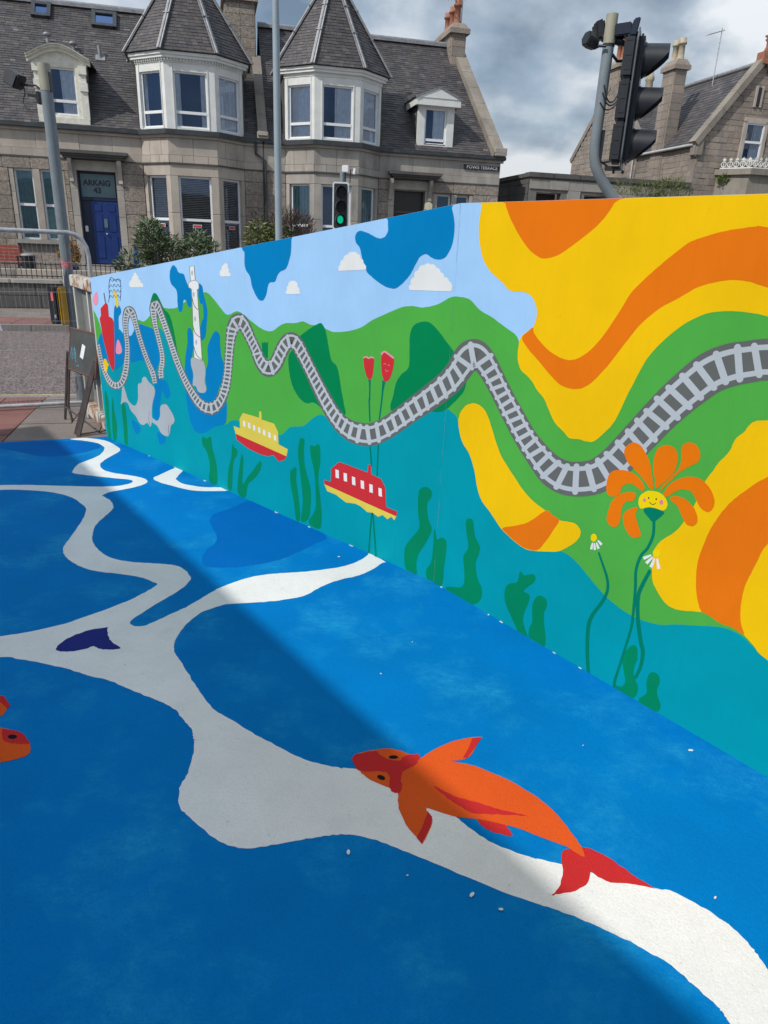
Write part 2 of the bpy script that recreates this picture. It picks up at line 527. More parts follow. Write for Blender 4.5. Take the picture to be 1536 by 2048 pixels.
lay(far_pav, -7, 4, N_GW + 0.02, N_FAR - 1.34, 0.9, 0.65, M_SLAB)

# ------------------------------------------------------------------ painted floor
def catmull(pts, k=5, closed=True):
    n = len(pts)
    out = []
    rng = range(n if closed else n - 1)
    for i in rng:
        if closed:
            p0, p1, p2, p3 = pts[i - 1], pts[i], pts[(i + 1) % n], pts[(i + 2) % n]
        else:
            p0, p1, p2, p3 = pts[max(i - 1, 0)], pts[i], pts[i + 1], pts[min(i + 2, n - 1)]
        for j in range(k):
            t = j / k
            out.append(tuple(0.5 * (2 * b + (c - a) * t + (2 * a - 5 * b + 4 * c - d) * t * t + (3 * b - a - 3 * c + d) * t ** 3) for a, b, c, d in zip(p0, p1, p2, p3)))
    if not closed:
        out.append(tuple(pts[-1]))
    return out
from mathutils.geometry import delaunay_2d_cdt
def triangulate(q):
    """Triangles inside a closed 2-D outline: returns points and faces."""
    n = len(q)
    vs, _, fs, _, _, _ = delaunay_2d_cdt([Vector(p) for p in q], [(i, (i + 1) % n) for i in range(n)], [], 2, 1e-6)
    # keep triangles whose centre lies inside the outline
    keep = []
    for f in fs:
        cx = sum(vs[i].x for i in f) / len(f); cy = sum(vs[i].y for i in f) / len(f)
        ins = False
        for i in range(n):
            (x0, y0), (x1, y1) = q[i], q[(i + 1) % n]
            if (y0 > cy) != (y1 > cy) and cx < x0 + (x1 - x0) * (cy - y0) / (y1 - y0):
                ins = not ins
        if ins: keep.append(tuple(f))
    return [(v.x, v.y) for v in vs], keep
# points of the floor where the painted hoarding stands
WL = on_z(214, 875); WK = on_z(868, 1166); WR = on_z(1536, 1557)
UA = (WK - WL).normalized(); LA = (WK - WL).length
UB = (WR - WK).normalized(); LB = 4.2
NA = Vector((UA.y, -UA.x, 0)); NB = Vector((UB.y, -UB.x, 0))          # towards the viewer
if NA.dot(CAM - WK) < 0: NA = -NA
if NB.dot(CAM - WK) < 0: NB = -NB
M_BLUE = floor_paint((0.0, 0.188, 0.535), 0.3, blotch=(0.02, 0.34, 0.62), bl=(0.50, 0.70, 0.85))
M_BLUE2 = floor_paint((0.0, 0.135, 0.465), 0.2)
M_FWHITE = floor_paint((0.83, 0.825, 0.80), 0.5)
M_FORANGE = floor_paint((0.74, 0.103, 0.018), 0.12)
M_FRED = floor_paint((0.56, 0.028, 0.030), 0.12)
M_FNAVY = floor_paint((0.022, 0.032, 0.20), 0.1)
M_FBLACK = floor_paint((0.012, 0.012, 0.016), 0.1)
E1, E2 = on_z(0, 886), on_z(215, 874)
ed = (E2 - E1).normalized()
BEND = WK + UB * LB
floor_pts = [E1 - ed * 7, E2 - NA * 0.05 + UA * 0.02, WK - (NA + NB) * 0.03, BEND - NB * 0.05, BEND + Vector((1.5, -3.5, 0)), Vector((-5, -5, 0))]
painted = tag(sheet('painted_floor', floor_pts, 0.005, M_BLUE, 0.012), 'bright blue painted floor in front of the mural wall', 'floor', kind='structure')
def fpaint(name, pts, mat, layer=1, smooth=True, label=None, k=5, parent=None, jit=0.0022):
    w = [on_z(x, y) for x, y in pts]
    q = [(p.x, p.y) for p in w]
    if smooth: q = catmull(q, k)
    q = [(x + random.uniform(-jit, jit), y + random.uniform(-jit, jit)) for x, y in q]
    tv, tf = triangulate(q)
    m = MB().add([(x, y, 0.005 + 0.0004 * layer) for x, y in tv], tf)
    o = m.build(name, mat, parent or painted)
    if o.data.polygons[0].normal.z < 0:
        o.data.flip_normals()
    if label: o['label'] = label
    return o
G1 = lambda p: Z(0, 860, 3.072, p)
G2 = lambda p: Z(0, 1160, 3.072, p)
G3 = lambda p: Z(660, 1440, 2.259, p)
G4 = lambda p: Z(340, 1340, 3.072, p)
G5 = lambda p: Z(1000, 1648, 2.866, p)
G6 = lambda p: Z(300, 860, 3.072, p)
river = (G1([(430, 60), (520, 70), (600, 85), (640, 110), (635, 135), (600, 165), (540, 190), (480, 215), (447, 255), (455, 270), (560, 285), (700, 300), (800, 310), (815, 322), (790, 335), (720, 348), (600, 352), (400, 348), (200, 343), (0, 343), (-700, 352),
             (-700, 385), (0, 372), (150, 373), (300, 385), (400, 405), (470, 435), (520, 475), (530, 500), (510, 550), (460, 630), (400, 710), (388, 750), (420, 800), (500, 845), (600, 875), (740, 890), (860, 910), (940, 940), (968, 952), (940, 975), (860, 1020), (800, 1050), (650, 1110)])
    + G2([(500, 240), (400, 275), (200, 320), (0, 352), (-600, 420), (-600, 520), (0, 482), (100, 490), (250, 515), (400, 550), (540, 592), (680, 628), (800, 680), (950, 740), (1065, 795), (1130, 870), (1180, 930), (1190, 980)])
    + G4([(150, 450), (140, 540), (110, 640), (60, 735), (60, 850), (120, 910), (280, 1045), (400, 1095), (520, 1102), (700, 1070), (870, 1040), (1000, 1022), (1130, 1025), (1300, 1065)])
    + G3([(350, 605), (500, 665), (700, 750), (900, 825)])
    + G5([(300, 495), (450, 550), (600, 615), (740, 680), (850, 745), (960, 805), (1050, 880), (1130, 950), (1220, 1030), (1270, 1085), (1310, 1146), (1380, 1260), (1440, 1400), (1750, 1400), (1700, 1150), (1600, 950), (1536, 855), (1500, 800), (1460, 740), (1400, 670), (1280, 565), (1150, 480), (1000, 400), (870, 372), (700, 330), (520, 285), (350, 240), (200, 205)])
    + G3([(900, 625), (740, 565), (640, 500), (570, 445), (530, 425), (440, 400), (300, 300), (145, 235), (60, 222)])
    + G4([(1050, 610), (900, 580), (800, 545), (650, 470), (500, 390), (380, 315), (280, 255), (200, 165), (150, 90)])
    + G2([(1120, 520), (1075, 460), (1070, 420), (1090, 350), (1150, 275), (1230, 210), (1350, 165), (1430, 152)])
    + G6([(700, 1062), (850, 1045), (960, 1020), (1050, 970), (1150, 930), (1260, 905), (1330, 880), (1430, 822), (1445, 815), (1350, 765), (1340, 770), (1300, 800), (1200, 840), (1050, 865), (900, 880), (780, 887), (640, 905), (520, 940), (430, 975), (350, 1020), (240, 1085)])
    + G1([(1110, 1110), (1000, 1160), (900, 1205), (840, 1213), (800, 1195), (830, 1160), (950, 1080), (1090, 1000), (1160, 940), (1170, 910), (1140, 870), (1080, 838), (950, 825), (800, 815), (680, 790), (610, 745), (570, 690), (568, 650), (590, 590), (640, 540), (690, 495), (695, 470), (680, 440), (640, 415), (632, 405), (680, 385), (800, 362), (880, 340), (907, 320), (880, 300), (800, 283), (700, 268), (635, 248), (615, 220), (640, 190), (700, 155), (738, 130), (720, 105), (650, 70), (560, 55), (500, 53)]))
fpaint('painted_river', river, M_FWHITE, 2, label='winding white river painted across the blue floor')
fpaint('painted_loop', G1([(1090, 232), (1108, 242), (1125, 252), (1090, 290), (1085, 310), (1130, 335), (1250, 355), (1360, 357), (1405, 375), (1320, 380), (1180, 375), (1050, 345), (980, 325), (943, 302), (980, 280)]), M_FWHITE, 2, label='small white hook shape painted beside the wall')
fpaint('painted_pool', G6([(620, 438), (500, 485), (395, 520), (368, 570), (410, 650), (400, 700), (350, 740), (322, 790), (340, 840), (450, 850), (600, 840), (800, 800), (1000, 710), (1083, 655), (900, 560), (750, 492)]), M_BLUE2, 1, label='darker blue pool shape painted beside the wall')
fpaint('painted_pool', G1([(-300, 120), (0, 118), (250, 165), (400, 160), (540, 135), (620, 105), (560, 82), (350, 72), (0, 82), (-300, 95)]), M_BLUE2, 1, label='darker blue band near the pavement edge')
fpaint('painted_heart', G2([(345, 428), (380, 390), (450, 350), (550, 315), (655, 298), (658, 310), (665, 340), (680, 378), (740, 422), (720, 432), (660, 435), (610, 428), (575, 413), (530, 430), (450, 445), (390, 447), (355, 440)]), M_FNAVY, 3, label='navy heart painted on the white river')
fish = fpaint('painted_fish', G3([(105, 175), (140, 155), (240, 135), (300, 140), (360, 160), (400, 165), (405, 180), (430, 165), (500, 125), (580, 95), (640, 85), (685, 85), (683, 90), (660, 125), (620, 180), (550, 192), (556, 194), (650, 215), (760, 255), (880, 320), (960, 375), (1030, 440), (1080, 505), (1120, 560), (1150, 618), (1130, 620), (1070, 582), (950, 535), (830, 490), (700, 462), (560, 440), (430, 400), (432, 404), (440, 420), (458, 440), (455, 490), (418, 563), (412, 563), (360, 500), (320, 430), (305, 370), (305, 335), (270, 315), (200, 285), (150, 255), (135, 235), (110, 210)]), M_FORANGE, 4, k=3, label='large orange fish painted across the white river')
def felps(name, c, rx, ry, ang, mat, layer, conv, parent):
    pts = []
    for i in range(16):
        a = 2 * math.pi * i / 16
        x, y = rx * math.cos(a), ry * math.sin(a)
        pts.append((c[0] + x * math.cos(ang) - y * math.sin(ang), c[1] + x * math.sin(ang) + y * math.cos(ang)))
    return fpaint(name, conv(pts), mat, layer, False, parent=parent, jit=0)
fpaint('tail', G3([(1045, 620), (1060, 592), (1090, 588), (1145, 583), (1200, 598), (1280, 645), (1360, 700), (1455, 762), (1452, 766), (1340, 745), (1270, 740), (1210, 715), (1182, 693), (1178, 693), (1165, 740), (1130, 770), (1060, 790), (1005, 798), (1005, 794), (1030, 765), (1050, 710)]), M_FRED, 3, k=3, parent=fish)
fpaint('head_mask', G3([(100, 185), (110, 165), (150, 155), (205, 148), (235, 170), (270, 185), (310, 190), (345, 168), (400, 162), (400, 185), (380, 215), (330, 240), (322, 280), (325, 320), (305, 338), (280, 330), (268, 305), (268, 260), (240, 240), (140, 237), (110, 210)]), M_FRED, 5, parent=fish)
felps('eye', (286, 175), 21, 8, 0.0, M_FBLACK, 6, G3, fish)
felps('eye', (231, 267), 19, 10, 0.35, M_FBLACK, 6, G3, fish)
fpaint('fin_tip', G3([(640, 90), (684, 86), (655, 130), (620, 180), (600, 180), (630, 130)]), M_FRED, 5, False, parent=fish)
fpaint('fin_tip', G3([(440, 420), (458, 442), (455, 490), (415, 566), (388, 540), (415, 490)]), M_FRED, 5, False, parent=fish)
fpaint('belly_fin', G3([(665, 458), (760, 465), (800, 490), (820, 520), (815, 532), (760, 520), (700, 495)]), M_FRED, 3, parent=fish)
fpaint('stripe', G3([(468, 305), (560, 350), (680, 385), (780, 415), (880, 438), (876, 440), (780, 435), (650, 428), (590, 400), (530, 360)]), M_FRED, 5, parent=fish)
fish2 = fpaint('painted_fish', G2([(0, 760), (20, 760), (50, 785), (20, 835), (0, 845), (-60, 880), (0, 912), (60, 928), (120, 940), (170, 985), (190, 1050), (160, 1090), (80, 1115), (0, 1130), (-120, 1150), (-420, 1080), (-760, 900), (-700, 860), (-420, 920), (-180, 880)]), M_FORANGE, 4, label='orange fish head painted at the shaded left side')
fpaint('fin_tip', G2([(0, 720), (20, 720), (67, 778), (45, 800), (10, 760), (-20, 740)]), M_FRED, 5, False, parent=fish2)
fpaint('head_mask', G2([(20, 926), (60, 930), (120, 940), (165, 980), (182, 1015), (120, 1015), (50, 1008), (20, 985), (15, 950)]), M_FRED, 5, parent=fish2)
felps('eye', (78, 973), 28, 14, 0.0, M_FBLACK, 6, G2, fish2)

M_PEB = simple('white_paint_chip', (0.75, 0.75, 0.72), 0.7, 0, 0.1, 30)
chips = [((945, 1783), 11, 'largest white paint chip on the shaded blue floor below the fish'), ((1003, 1813), 8, 'white paint chip on the shaded floor right of the largest chip'), ((697, 1699), 10, 'long white paint chip below the bulge of the white river'),
         ((1383, 1496), 9, 'white paint chip on the sunlit blue floor at right'), ((1432, 1790), 6, 'white paint chip near the right edge above the white river'), ((678, 1110), 5, 'small white paint chip near the darker blue pool'),
         ((815, 1745), 4, 'tiny white paint chip under the orange fish'), ((1167, 1486), 3, 'tiny white paint chip on the lit floor above the orange fish'), ((762, 1343), 4, 'tiny white paint chip in the middle of the lit blue floor'), ((825, 1280), 3, 'tiny white paint chip on the lit floor below the kelp')]
for (px, py), sz, lab in chips:
    c = on_z(px, py, 0.02)
    r = sz / FPX * (c - CAM).length * 0.5
    ph = random.uniform(0, 3)
    ring = [(math.cos(a) * r * random.uniform(0.8, 1.3), math.sin(a) * r * random.uniform(0.45, 0.7)) for a in [i * math.pi / 3.5 for i in range(7)]]
    rot = Matrix.Rotation(ph, 3, 'Z')
    poly = [rot @ Vector((x, y, 0)) for x, y in ring]
    m = MB().prism([p for p in poly], (0, 0, max(0.002, r * 0.22)))
    o = m.build('paint_chip', M_PEB)
    o.location = (c.x, c.y, 0.0085)
    tag(o, lab, 'paint chip', 'white paint chips on the painted floor')
# ------------------------------------------------------------------ the painted hoarding: two boards meeting at a slight angle
ZL, ZK = 1.352, 1.885
def ztop(u):
    if u < 0:
        k = (u + LA) / LA
        return ZL + (ZK - ZL) * k
    return ZK + 0.002 * u
def px_uz(px, py):
    p = on_plane(px, py, WK, NA)
    u = (p - WK).dot(UA)
    if u > 0:
        p = on_plane(px, py, WK, NB)
        u = (p - WK).dot(UB)
    return (u, p.z)
def wpt(u, z, off):
    if u <= 0:
        return WK + UA * u + NA * off + Vector((0, 0, z))
    return WK + UB * u + NB * off + Vector((0, 0, z))
SKYB = srgb(163, 203, 240)
WC = dict(sky=(0.37, 0.615, 0.90), blue=(0.0, 0.215, 0.50), green=(0.082, 0.42, 0.062), dgreen=(0.0, 0.225, 0.075), teal=(0.0, 0.315, 0.385), yellow=(0.92, 0.55, 0.004), orange=(0.82, 0.185, 0.006), white=(0.80, 0.81, 0.78), grey=(0.42, 0.46, 0.48),
          dgrey=(0.135, 0.142, 0.136), lgrey=(0.49, 0.535, 0.56), red=(0.60, 0.032, 0.040), yboat=(0.74, 0.60, 0.085), kelp=(0.0, 0.235, 0.105), pink=(0.85, 0.30, 0.42), oflower=(0.83, 0.19, 0.004), stem=(0.0, 0.20, 0.12), black=(0.02, 0.02, 0.025), lemon=(0.88, 0.66, 0.004), cheek=(0.80, 0.22, 0.30))
WM = {k: wall_paint(v) for k, v in WC.items()}
M_PLY = simple('plywood', (0.36, 0.25, 0.14), 0.7, 0, 0.2, 10, 0.2, 40)
hoard = empty('painted_hoarding', tuple(WK), 0, 'long low hoarding painted with a seaside landscape mural', 'hoarding')
HINV = Vector(WK)
def hb(m, name, mat, parent=None):
    for v in m.v: v -= HINV
    return m.build(name, mat, parent or hoard)
def board(u0, u1, name):
    m = MB()
    n = 12
    us = [u0 + (u1 - u0) * i / n for i in range(n + 1)]
    poly = [wpt(u, 0.004, 0) for u in us] + [wpt(u, ztop(u), 0) for u in reversed(us)]
    nn = NA if u1 <= 0 else NB
    m.prism(poly, -nn * 0.02)
    return hb(m, name, WM['sky'])
boardA = board(-LA, -0.0002, 'board')
boardB = board(0.0002, LB, 'board')
boardA['label'] = 'tapering board painted with sea, hills and boats'
boardB['label'] = 'full height board painted with yellow and orange waves'
# timber frame behind the boards
mt = MB()
for u in [-LA + 0.06 + i * 0.62 for i in range(7)] + [0.3 + i * 0.62 for i in range(7)]:
    nn = NA if u <= 0 else NB
    uu = UA if u <= 0 else UB
    zt = ztop(u) - 0.03
    c = wpt(u, zt / 2, -0.075)
    mt.obox(c, uu * 0.022, nn * 0.045, Vector((0, 0, zt / 2)))
hb(mt, 'timber_studs', M_PLY)
def clip(poly, sign):
    out = []
    n = len(poly)
    for i in range(n):
        a, b = poly[i], poly[(i + 1) % n]
        ia, ib = a[0] * sign >= 0, b[0] * sign >= 0
        if ia: out.append(a)
        if ia != ib:
            t = a[0] / (a[0] - b[0])
            out.append((0.0, a[1] + (b[1] - a[1]) * t))
    return out
LSTEP = 0.00014
UMIN = -LA
def clampuz(q):
    u, z = q
    u = min(max(u, UMIN), LB - 0.001)
    return (u, min(max(z, 0.004), ztop(u) - 0.0005))
def wpaint(name, pts, col, layer, smooth=True, label=None, k=4, parent=None):
    q = [px_uz(x, y) for x, y in pts]
    if smooth: q = catmull(q, k)
    else:                                             # keep long straight edges on the sloping top
        q2 = []
        for i in range(len(q)):
            a, b = q[i], q[(i + 1) % len(q)]
            for j in range(3):
                q2.append((a[0] + (b[0] - a[0]) * j / 3, a[1] + (b[1] - a[1]) * j / 3))
        q = q2
    q = [clampuz((u + random.uniform(-0.0007, 0.0007), z + random.uniform(-0.0007, 0.0007))) for u, z in q]
    m = MB()
    has_l = any(p[0] < -1e-6 for p in q); has_r = any(p[0] > 1e-6 for p in q)
    for sign, use in ((-1, has_l), (1, has_r)):
        if not use: continue
        c = clip(q, sign) if (has_l and has_r) else q
        if len(c) < 3: continue
        e_ = 1e-6 * sign
        if len(c) > 6:
            tv, tf = triangulate(c)
        else:
            tv, tf = c, [tuple(range(len(c)))]
        m.add([wpt(u * (1 if abs(u) > 2e-6 else 0) + (e_ if abs(u) <= 2e-6 else 0), z, 0.0004 + LSTEP * layer) for u, z in tv], tf)
    o = hb(m, name, WM[col], parent)
    if label: o['label'] = label
    return o
def add_uz(m, poly, off):
    """Add a (u, z) polygon to m, cut where the two boards meet."""
    has_l = any(p[0] < -1e-6 for p in poly); has_r = any(p[0] > 1e-6 for p in poly)
    for sign, use in ((-1, has_l), (1, has_r)):
        if not use: continue
        c = clip(poly, sign) if (has_l and has_r) else poly
        if len(c) >= 3:
            m.add([wpt(u if abs(u) > 2e-6 else 1e-6 * sign, z, off) for u, z in c], [tuple(range(len(c)))])
def wline(name, pts, w, col, layer, label=None, parent=None, k=5, smooth=True, taper=None):
    """A brush stroke of pixel width w (number or per-point list) along traced points."""
    ws = w if isinstance(w, list) else [w] * len(pts)
    p3 = [(x, y, ww) for (x, y), ww in zip(pts, ws)]
    c = catmull(p3, k, False) if smooth else p3
    L, R = [], []
    for i, (x, y, ww) in enumerate(c):
        a, b = c[max(i - 1, 0)], c[min(i + 1, len(c) - 1)]
        dx, dy = b[0] - a[0], b[1] - a[1]
        l = math.hypot(dx, dy) or 1
        nx, ny = -dy / l, dx / l
        L.append(clampuz(px_uz(x + nx * ww / 2, y + ny * ww / 2)))
        R.append(clampuz(px_uz(x - nx * ww / 2, y - ny * ww / 2)))
    m = MB()
    off = 0.0004 + LSTEP * layer
    n = len(L)
    for i in range(n - 1):
        add_uz(m, [L[i], L[i + 1], R[i + 1], R[i]], off)
    o = hb(m, name, WM[col], parent)
    if label: o['label'] = label
    return o
def wellipse(name, c, rx, ry, ang, col, layer, conv, parent=None, n=18):
    pts = []
    for i in range(n):
        a = 2 * math.pi * i / n
        x, y = rx * math.cos(a), ry * math.sin(a)
        pts.append((c[0] + x * math.cos(ang) - y * math.sin(ang), c[1] + x * math.sin(ang) + y * math.cos(ang)))
    return wpaint(name, conv(pts), col, layer, False, parent=parent)
A1 = lambda p: Z(170, 500, 5.12, p)
A2 = lambda p: Z(430, 400, 3.84, p)
A3 = lambda p: Z(360, 760, 3.072, p)
A4 = lambda p: Z(760, 560, 3.84, p)
A5 = lambda p: Z(920, 370, 2.4935, p)
A6 = lambda p: Z(740, 900, 3.072, p)
A7 = lambda p: Z(1100, 800, 3.523, p)
A8 = lambda p: Z(1100, 1100, 3.523, p)
AB = lambda p: Z(540, 240, 3.2, p)
IDT = lambda p: p
# --- big fields
wpaint('painted_yellow_sky', [(964, 390), (964, 408), (958, 450), (960, 490), (968, 522), (984, 546), (1004, 564), (1016, 578), (1028, 583), (1048, 584), (1064, 594), (1073, 615), (1073, 635), (1066, 654), (1052, 665), (1040, 679), (1036, 720), (1090, 880), (1536, 920), (2300, 1000), (3200, 1150), (3200, 330), (2300, 340), (1536, 360), (1250, 370)], 'yellow', 1, label='yellow painted sky with orange waves')
hill_top = ([(170, 600), (187, 621), (191, 627), (199, 646), (206, 668), (222, 676), (237, 657), (246, 666), (262, 672), (270, 655), (276, 640), (287, 643), (297, 635), (306, 622), (318, 612), (326, 615), (338, 617), (354, 615), (375, 600), (395, 588), (406, 585), (416, 586), (430, 601), (443, 618), (456, 630), (475, 622), (495, 636), (513, 650), (529, 660), (545, 662), (560, 651), (573, 646), (591, 646), (607, 643), (623, 650), (637, 650), (649, 656), (664, 663), (680, 664), (703, 661), (724, 654), (742, 642), (766, 630), (787, 621), (805, 614), (825, 612), (843, 615), (859, 613), (877, 608), (893, 599), (906, 593), (921, 594), (940, 599), (960, 620), (984, 634), (1002, 648), (1020, 661), (1031, 669), (1038, 684),
             (1036, 700), (1036, 721), (1042, 740), (1054, 751), (1065, 764), (1075, 781), (1088, 797), (1098, 820), (1110, 845), (1126, 862), (1139, 876), (1157, 878), (1174, 883), (1189, 882), (1213, 861), (1230, 841), (1251, 798), (1273, 755), (1293, 719), (1321, 687), (1361, 653), (1401, 631), (1433, 623), (1481, 623), (1509, 627), (1536, 633), (1750, 690), (2200, 780), (3200, 900)])
wpaint('painted_hills', hill_top + [(3200, 3300), (1900, 1900), (1500, 1640), (868, 1250), (214, 920), (150, 860)], 'green', 2, label='rolling green painted hills', k=3)
water = ([(150, 660), (196, 688), (203, 668), (222, 676), (238, 662), (247, 670), (262, 676), (272, 660), (281, 650), (292, 653), (306, 659), (318, 656), (327, 664), (337, 690), (352, 722), (368, 752), (385, 792), (420, 828), (449, 849), (467, 840), (510, 850), (555, 869), (568, 866), (581, 854), (607, 852), (620, 841), (633, 832), (648, 831), (690, 862), (740, 876), (800, 850), (864, 823), (880, 818), (895, 818), (906, 826), (914, 836), (919, 858), (927, 888), (940, 910), (946, 928), (950, 946), (955, 975), (964, 1001), (981, 1024), (1000, 1053), (1013, 1067), (1033, 1085), (1052, 1097), (1072, 1101), (1101, 1102), (1121, 1102), (1140, 1112), (1160, 1132), (1184, 1161), (1205, 1186), (1227, 1206), (1253, 1225), (1281, 1239), (1304, 1246), (1327, 1250), (1350, 1249), (1398, 1251), (1440, 1254), (1466, 1262), (1489, 1276), (1509, 1296), (1536, 1321), (1700, 1430), (2100, 1560), (3200, 1750)])
wpaint('painted_sea', water + [(3200, 3300), (1900, 1900), (1500, 1640), (868, 1250), (214, 920), (150, 860)], 'teal', 3, label='teal painted sea along the foot of the wall', k=3)
# --- orange and yellow waves
wpaint('painted_wave', [(1011, 380), (1011, 407), (1020, 434), (1036, 466), (1056, 496), (1076, 513), (1092, 517), (1116, 510), (1144, 492), (1180, 464), (1209, 436), (1229, 406), (1240, 380)], 'orange', 2, label='orange bowl shape at the top of the wall')
wpaint('painted_wave', [(1044, 676), (1056, 697), (1080, 725), (1100, 749), (1120, 769), (1144, 778), (1168, 775), (1192, 757), (1221, 725), (1253, 683), (1285, 645), (1321, 616), (1361, 594), (1397, 574), (1433, 564), (1469, 560), (1501, 564), (1536, 575), (1750, 640), (2200, 700), (3000, 760), (3000, 640), (2200, 560), (1750, 500), (1536, 455), (1513, 453), (1481, 457), (1441, 464), (1401, 476), (1377, 486), (1353, 504), (1321, 530), (1285, 562), (1261, 588), (1237, 626), (1213, 663), (1192, 689), (1168, 710), (1144, 720), (1120, 715), (1096, 699), (1076, 677), (1068, 665), (1066, 655), (1055, 664)], 'orange', 2.4, label='long orange wave across the yellow sky', k=4)
wpaint('painted_blob', [(917, 846), (920, 828), (929, 814), (942, 807), (955, 808), (968, 818), (976, 833), (984, 857), (992, 883), (1001, 908), (1013, 929), (1026, 949), (1043, 975), (1062, 998), (1091, 1021), (1119, 1040), (1134, 1043), (1150, 1047), (1160, 1058), (1161, 1069), (1153, 1082), (1137, 1093), (1119, 1102), (1101, 1103), (1072, 1102), (1052, 1098), (1033, 1086), (1013, 1068), (1000, 1054), (981, 1025), (964, 1002), (955, 976), (950, 946), (945, 926), (938, 906), (927, 888), (921, 872)], 'yellow', 4, label='long yellow blob below the railway')
wpaint('painted_wave', [(1005, 1056), (1033, 1051), (1059, 1043), (1092, 1021), (1105, 1030), (1119, 1040), (1108, 1059), (1092, 1082), (1075, 1100), (1052, 1097), (1033, 1085), (1013, 1067)], 'orange', 5, label='orange stripe across the yellow blob', k=3)
wpaint('painted_blob', [(3000, 900), (2100, 850), (1700, 835), (1536, 841), (1511, 843), (1497, 852), (1489, 864), (1474, 875), (1466, 888), (1459, 903), (1438, 925), (1426, 942), (1409, 965), (1389, 1010), (1367, 1045), (1350, 1064), (1327, 1078), (1313, 1092), (1307, 1106), (1304, 1140), (1306, 1163), (1316, 1185), (1330, 1205), (1344, 1215), (1364, 1221), (1404, 1224), (1418, 1230), (1440, 1246), (1463, 1254), (1489, 1271), (1509, 1293), (1536, 1320), (1700, 1425), (2100, 1550), (3000, 1600)], 'yellow', 4, label='big yellow shape behind the flower', k=4)
wpaint('painted_wave', [(1536, 954), (1517, 963), (1494, 979), (1469, 998), (1449, 1018), (1432, 1041), (1418, 1064), (1406, 1092), (1396, 1123), (1392, 1160), (1394, 1191), (1398, 1211), (1404, 1224), (1418, 1231), (1440, 1246), (1463, 1254), (1488, 1269), (1483, 1250), (1481, 1228), (1484, 1196), (1493, 1165), (1506, 1140), (1526, 1100), (1536, 1087), (1600, 1010), (1750, 900), (1700, 900), (1600, 925)], 'orange', 5, label='orange stripe in the yellow shape behind the flower', k=4)
# --- blue sky shapes and white clouds
wpaint('painted_blue_cloud', [(484, 480), (485, 499), (489, 505), (489, 522), (491, 538), (500, 553), (504, 572), (512, 591), (519, 600), (527, 600), (533, 588), (536, 572), (540, 565), (550, 563), (555, 551), (561, 543), (572, 537), (578, 522), (582, 504), (583, 479), (583, 465), (530, 470)], 'blue', 3, label='dark blue hanging shape left of the traffic light')
wpaint('painted_blue_cloud', [(776, 425), (776, 441), (776, 452), (776, 462), (770, 473), (759, 477), (746, 471), (731, 464), (718, 462), (711, 471), (712, 485), (720, 496), (724, 515), (730, 530), (734, 544), (743, 553), (755, 563), (771, 573), (790, 577), (806, 566), (821, 548), (831, 529), (840, 514), (852, 508), (863, 515), (876, 519), (890, 515), (902, 496), (908, 471), (909, 443), (904, 416), (904, 400), (840, 410)], 'blue', 3, label='large dark blue cloud shape under the right house')
def cloud(pts, label):
    """Row of scallops: base corners first and last, bumps between."""
    out = [pts[0]]
    for a, b in zip(pts[:-1], pts[1:]):
        dx, dy = b[0] - a[0], b[1] - a[1]
        for t, h in ((0.2, 0.16), (0.5, 0.24), (0.8, 0.16)):
            out.append((a[0] + dx * t + dy * h, a[1] + dy * t - dx * h))
        out.append(b)
    return wpaint('painted_cloud', out, 'white', 4, False, label)
cloud(AB([(443, 966), (452, 925), (470, 893), (500, 862), (530, 845), (560, 858), (580, 885), (598, 918), (612, 958)]), 'white cloud touching the large blue shape')
cloud(AB([(895, 1088), (903, 1050), (925, 1005), (950, 960), (990, 928), (1030, 925), (1065, 945), (1092, 975), (1115, 1005), (1145, 1030), (1158, 1098)]), 'largest white cloud right of the blue shape')
cloud(A2([(547, 722), (556, 690), (566, 655), (576, 628), (600, 622), (624, 630), (634, 665), (648, 700), (653, 722)]), 'small white cloud in the middle of the painted sky')
cloud(A2([(46, 588), (55, 530), (70, 497), (86, 485), (98, 520), (106, 555), (120, 586)]), 'small white cloud right of the lighthouse')
cloud(A1([(465, 382), (482, 300), (500, 262), (514, 232), (530, 255), (548, 300), (572, 335), (598, 383)]), 'small white cloud near the left end')
# --- dark green trees on the hills
wpaint('painted_tree', [(637, 647), (647, 652), (652, 664), (656, 684), (660, 708), (664, 722), (673, 731), (678, 748), (683, 780), (688, 808), (690, 830), (660, 830), (630, 806), (614, 807), (600, 797), (587, 776), (580, 752), (577, 728), (578, 710), (588, 695), (599, 673)], 'dgreen', 3.5, label='dark green bush shape left of the tulips')
wpaint('painted_tree', [(848, 643), (833, 647), (824, 656), (820, 672), (819, 695), (819, 721), (816, 737), (802, 750), (792, 766), (787, 789), (781, 818), (800, 830), (840, 822), (864, 823), (878, 824), (894, 818), (911, 802), (927, 784), (932, 768), (930, 756), (915, 715), (898, 690), (885, 672), (872, 656), (861, 646)], 'dgreen', 3.5, label='dark green bush shape right of the tulips')
wpaint('painted_tree', [(300, 625), (301, 605), (305, 590), (309, 586), (314, 589), (320, 600), (326, 613), (331, 621), (336, 625), (342, 637), (346, 652), (350, 672), (353, 691), (355, 709), (340, 690), (320, 640)], 'dgreen', 3.5, label='dark green hill behind the left railway bend')
wpaint('painted_cactus', A2([(360, 1085), (372, 1100), (384, 1088), (398, 1098), (408, 1085), (408, 1215), (362, 1210)]), 'dgreen', 3.5, False, label='small green tower between railway bends')
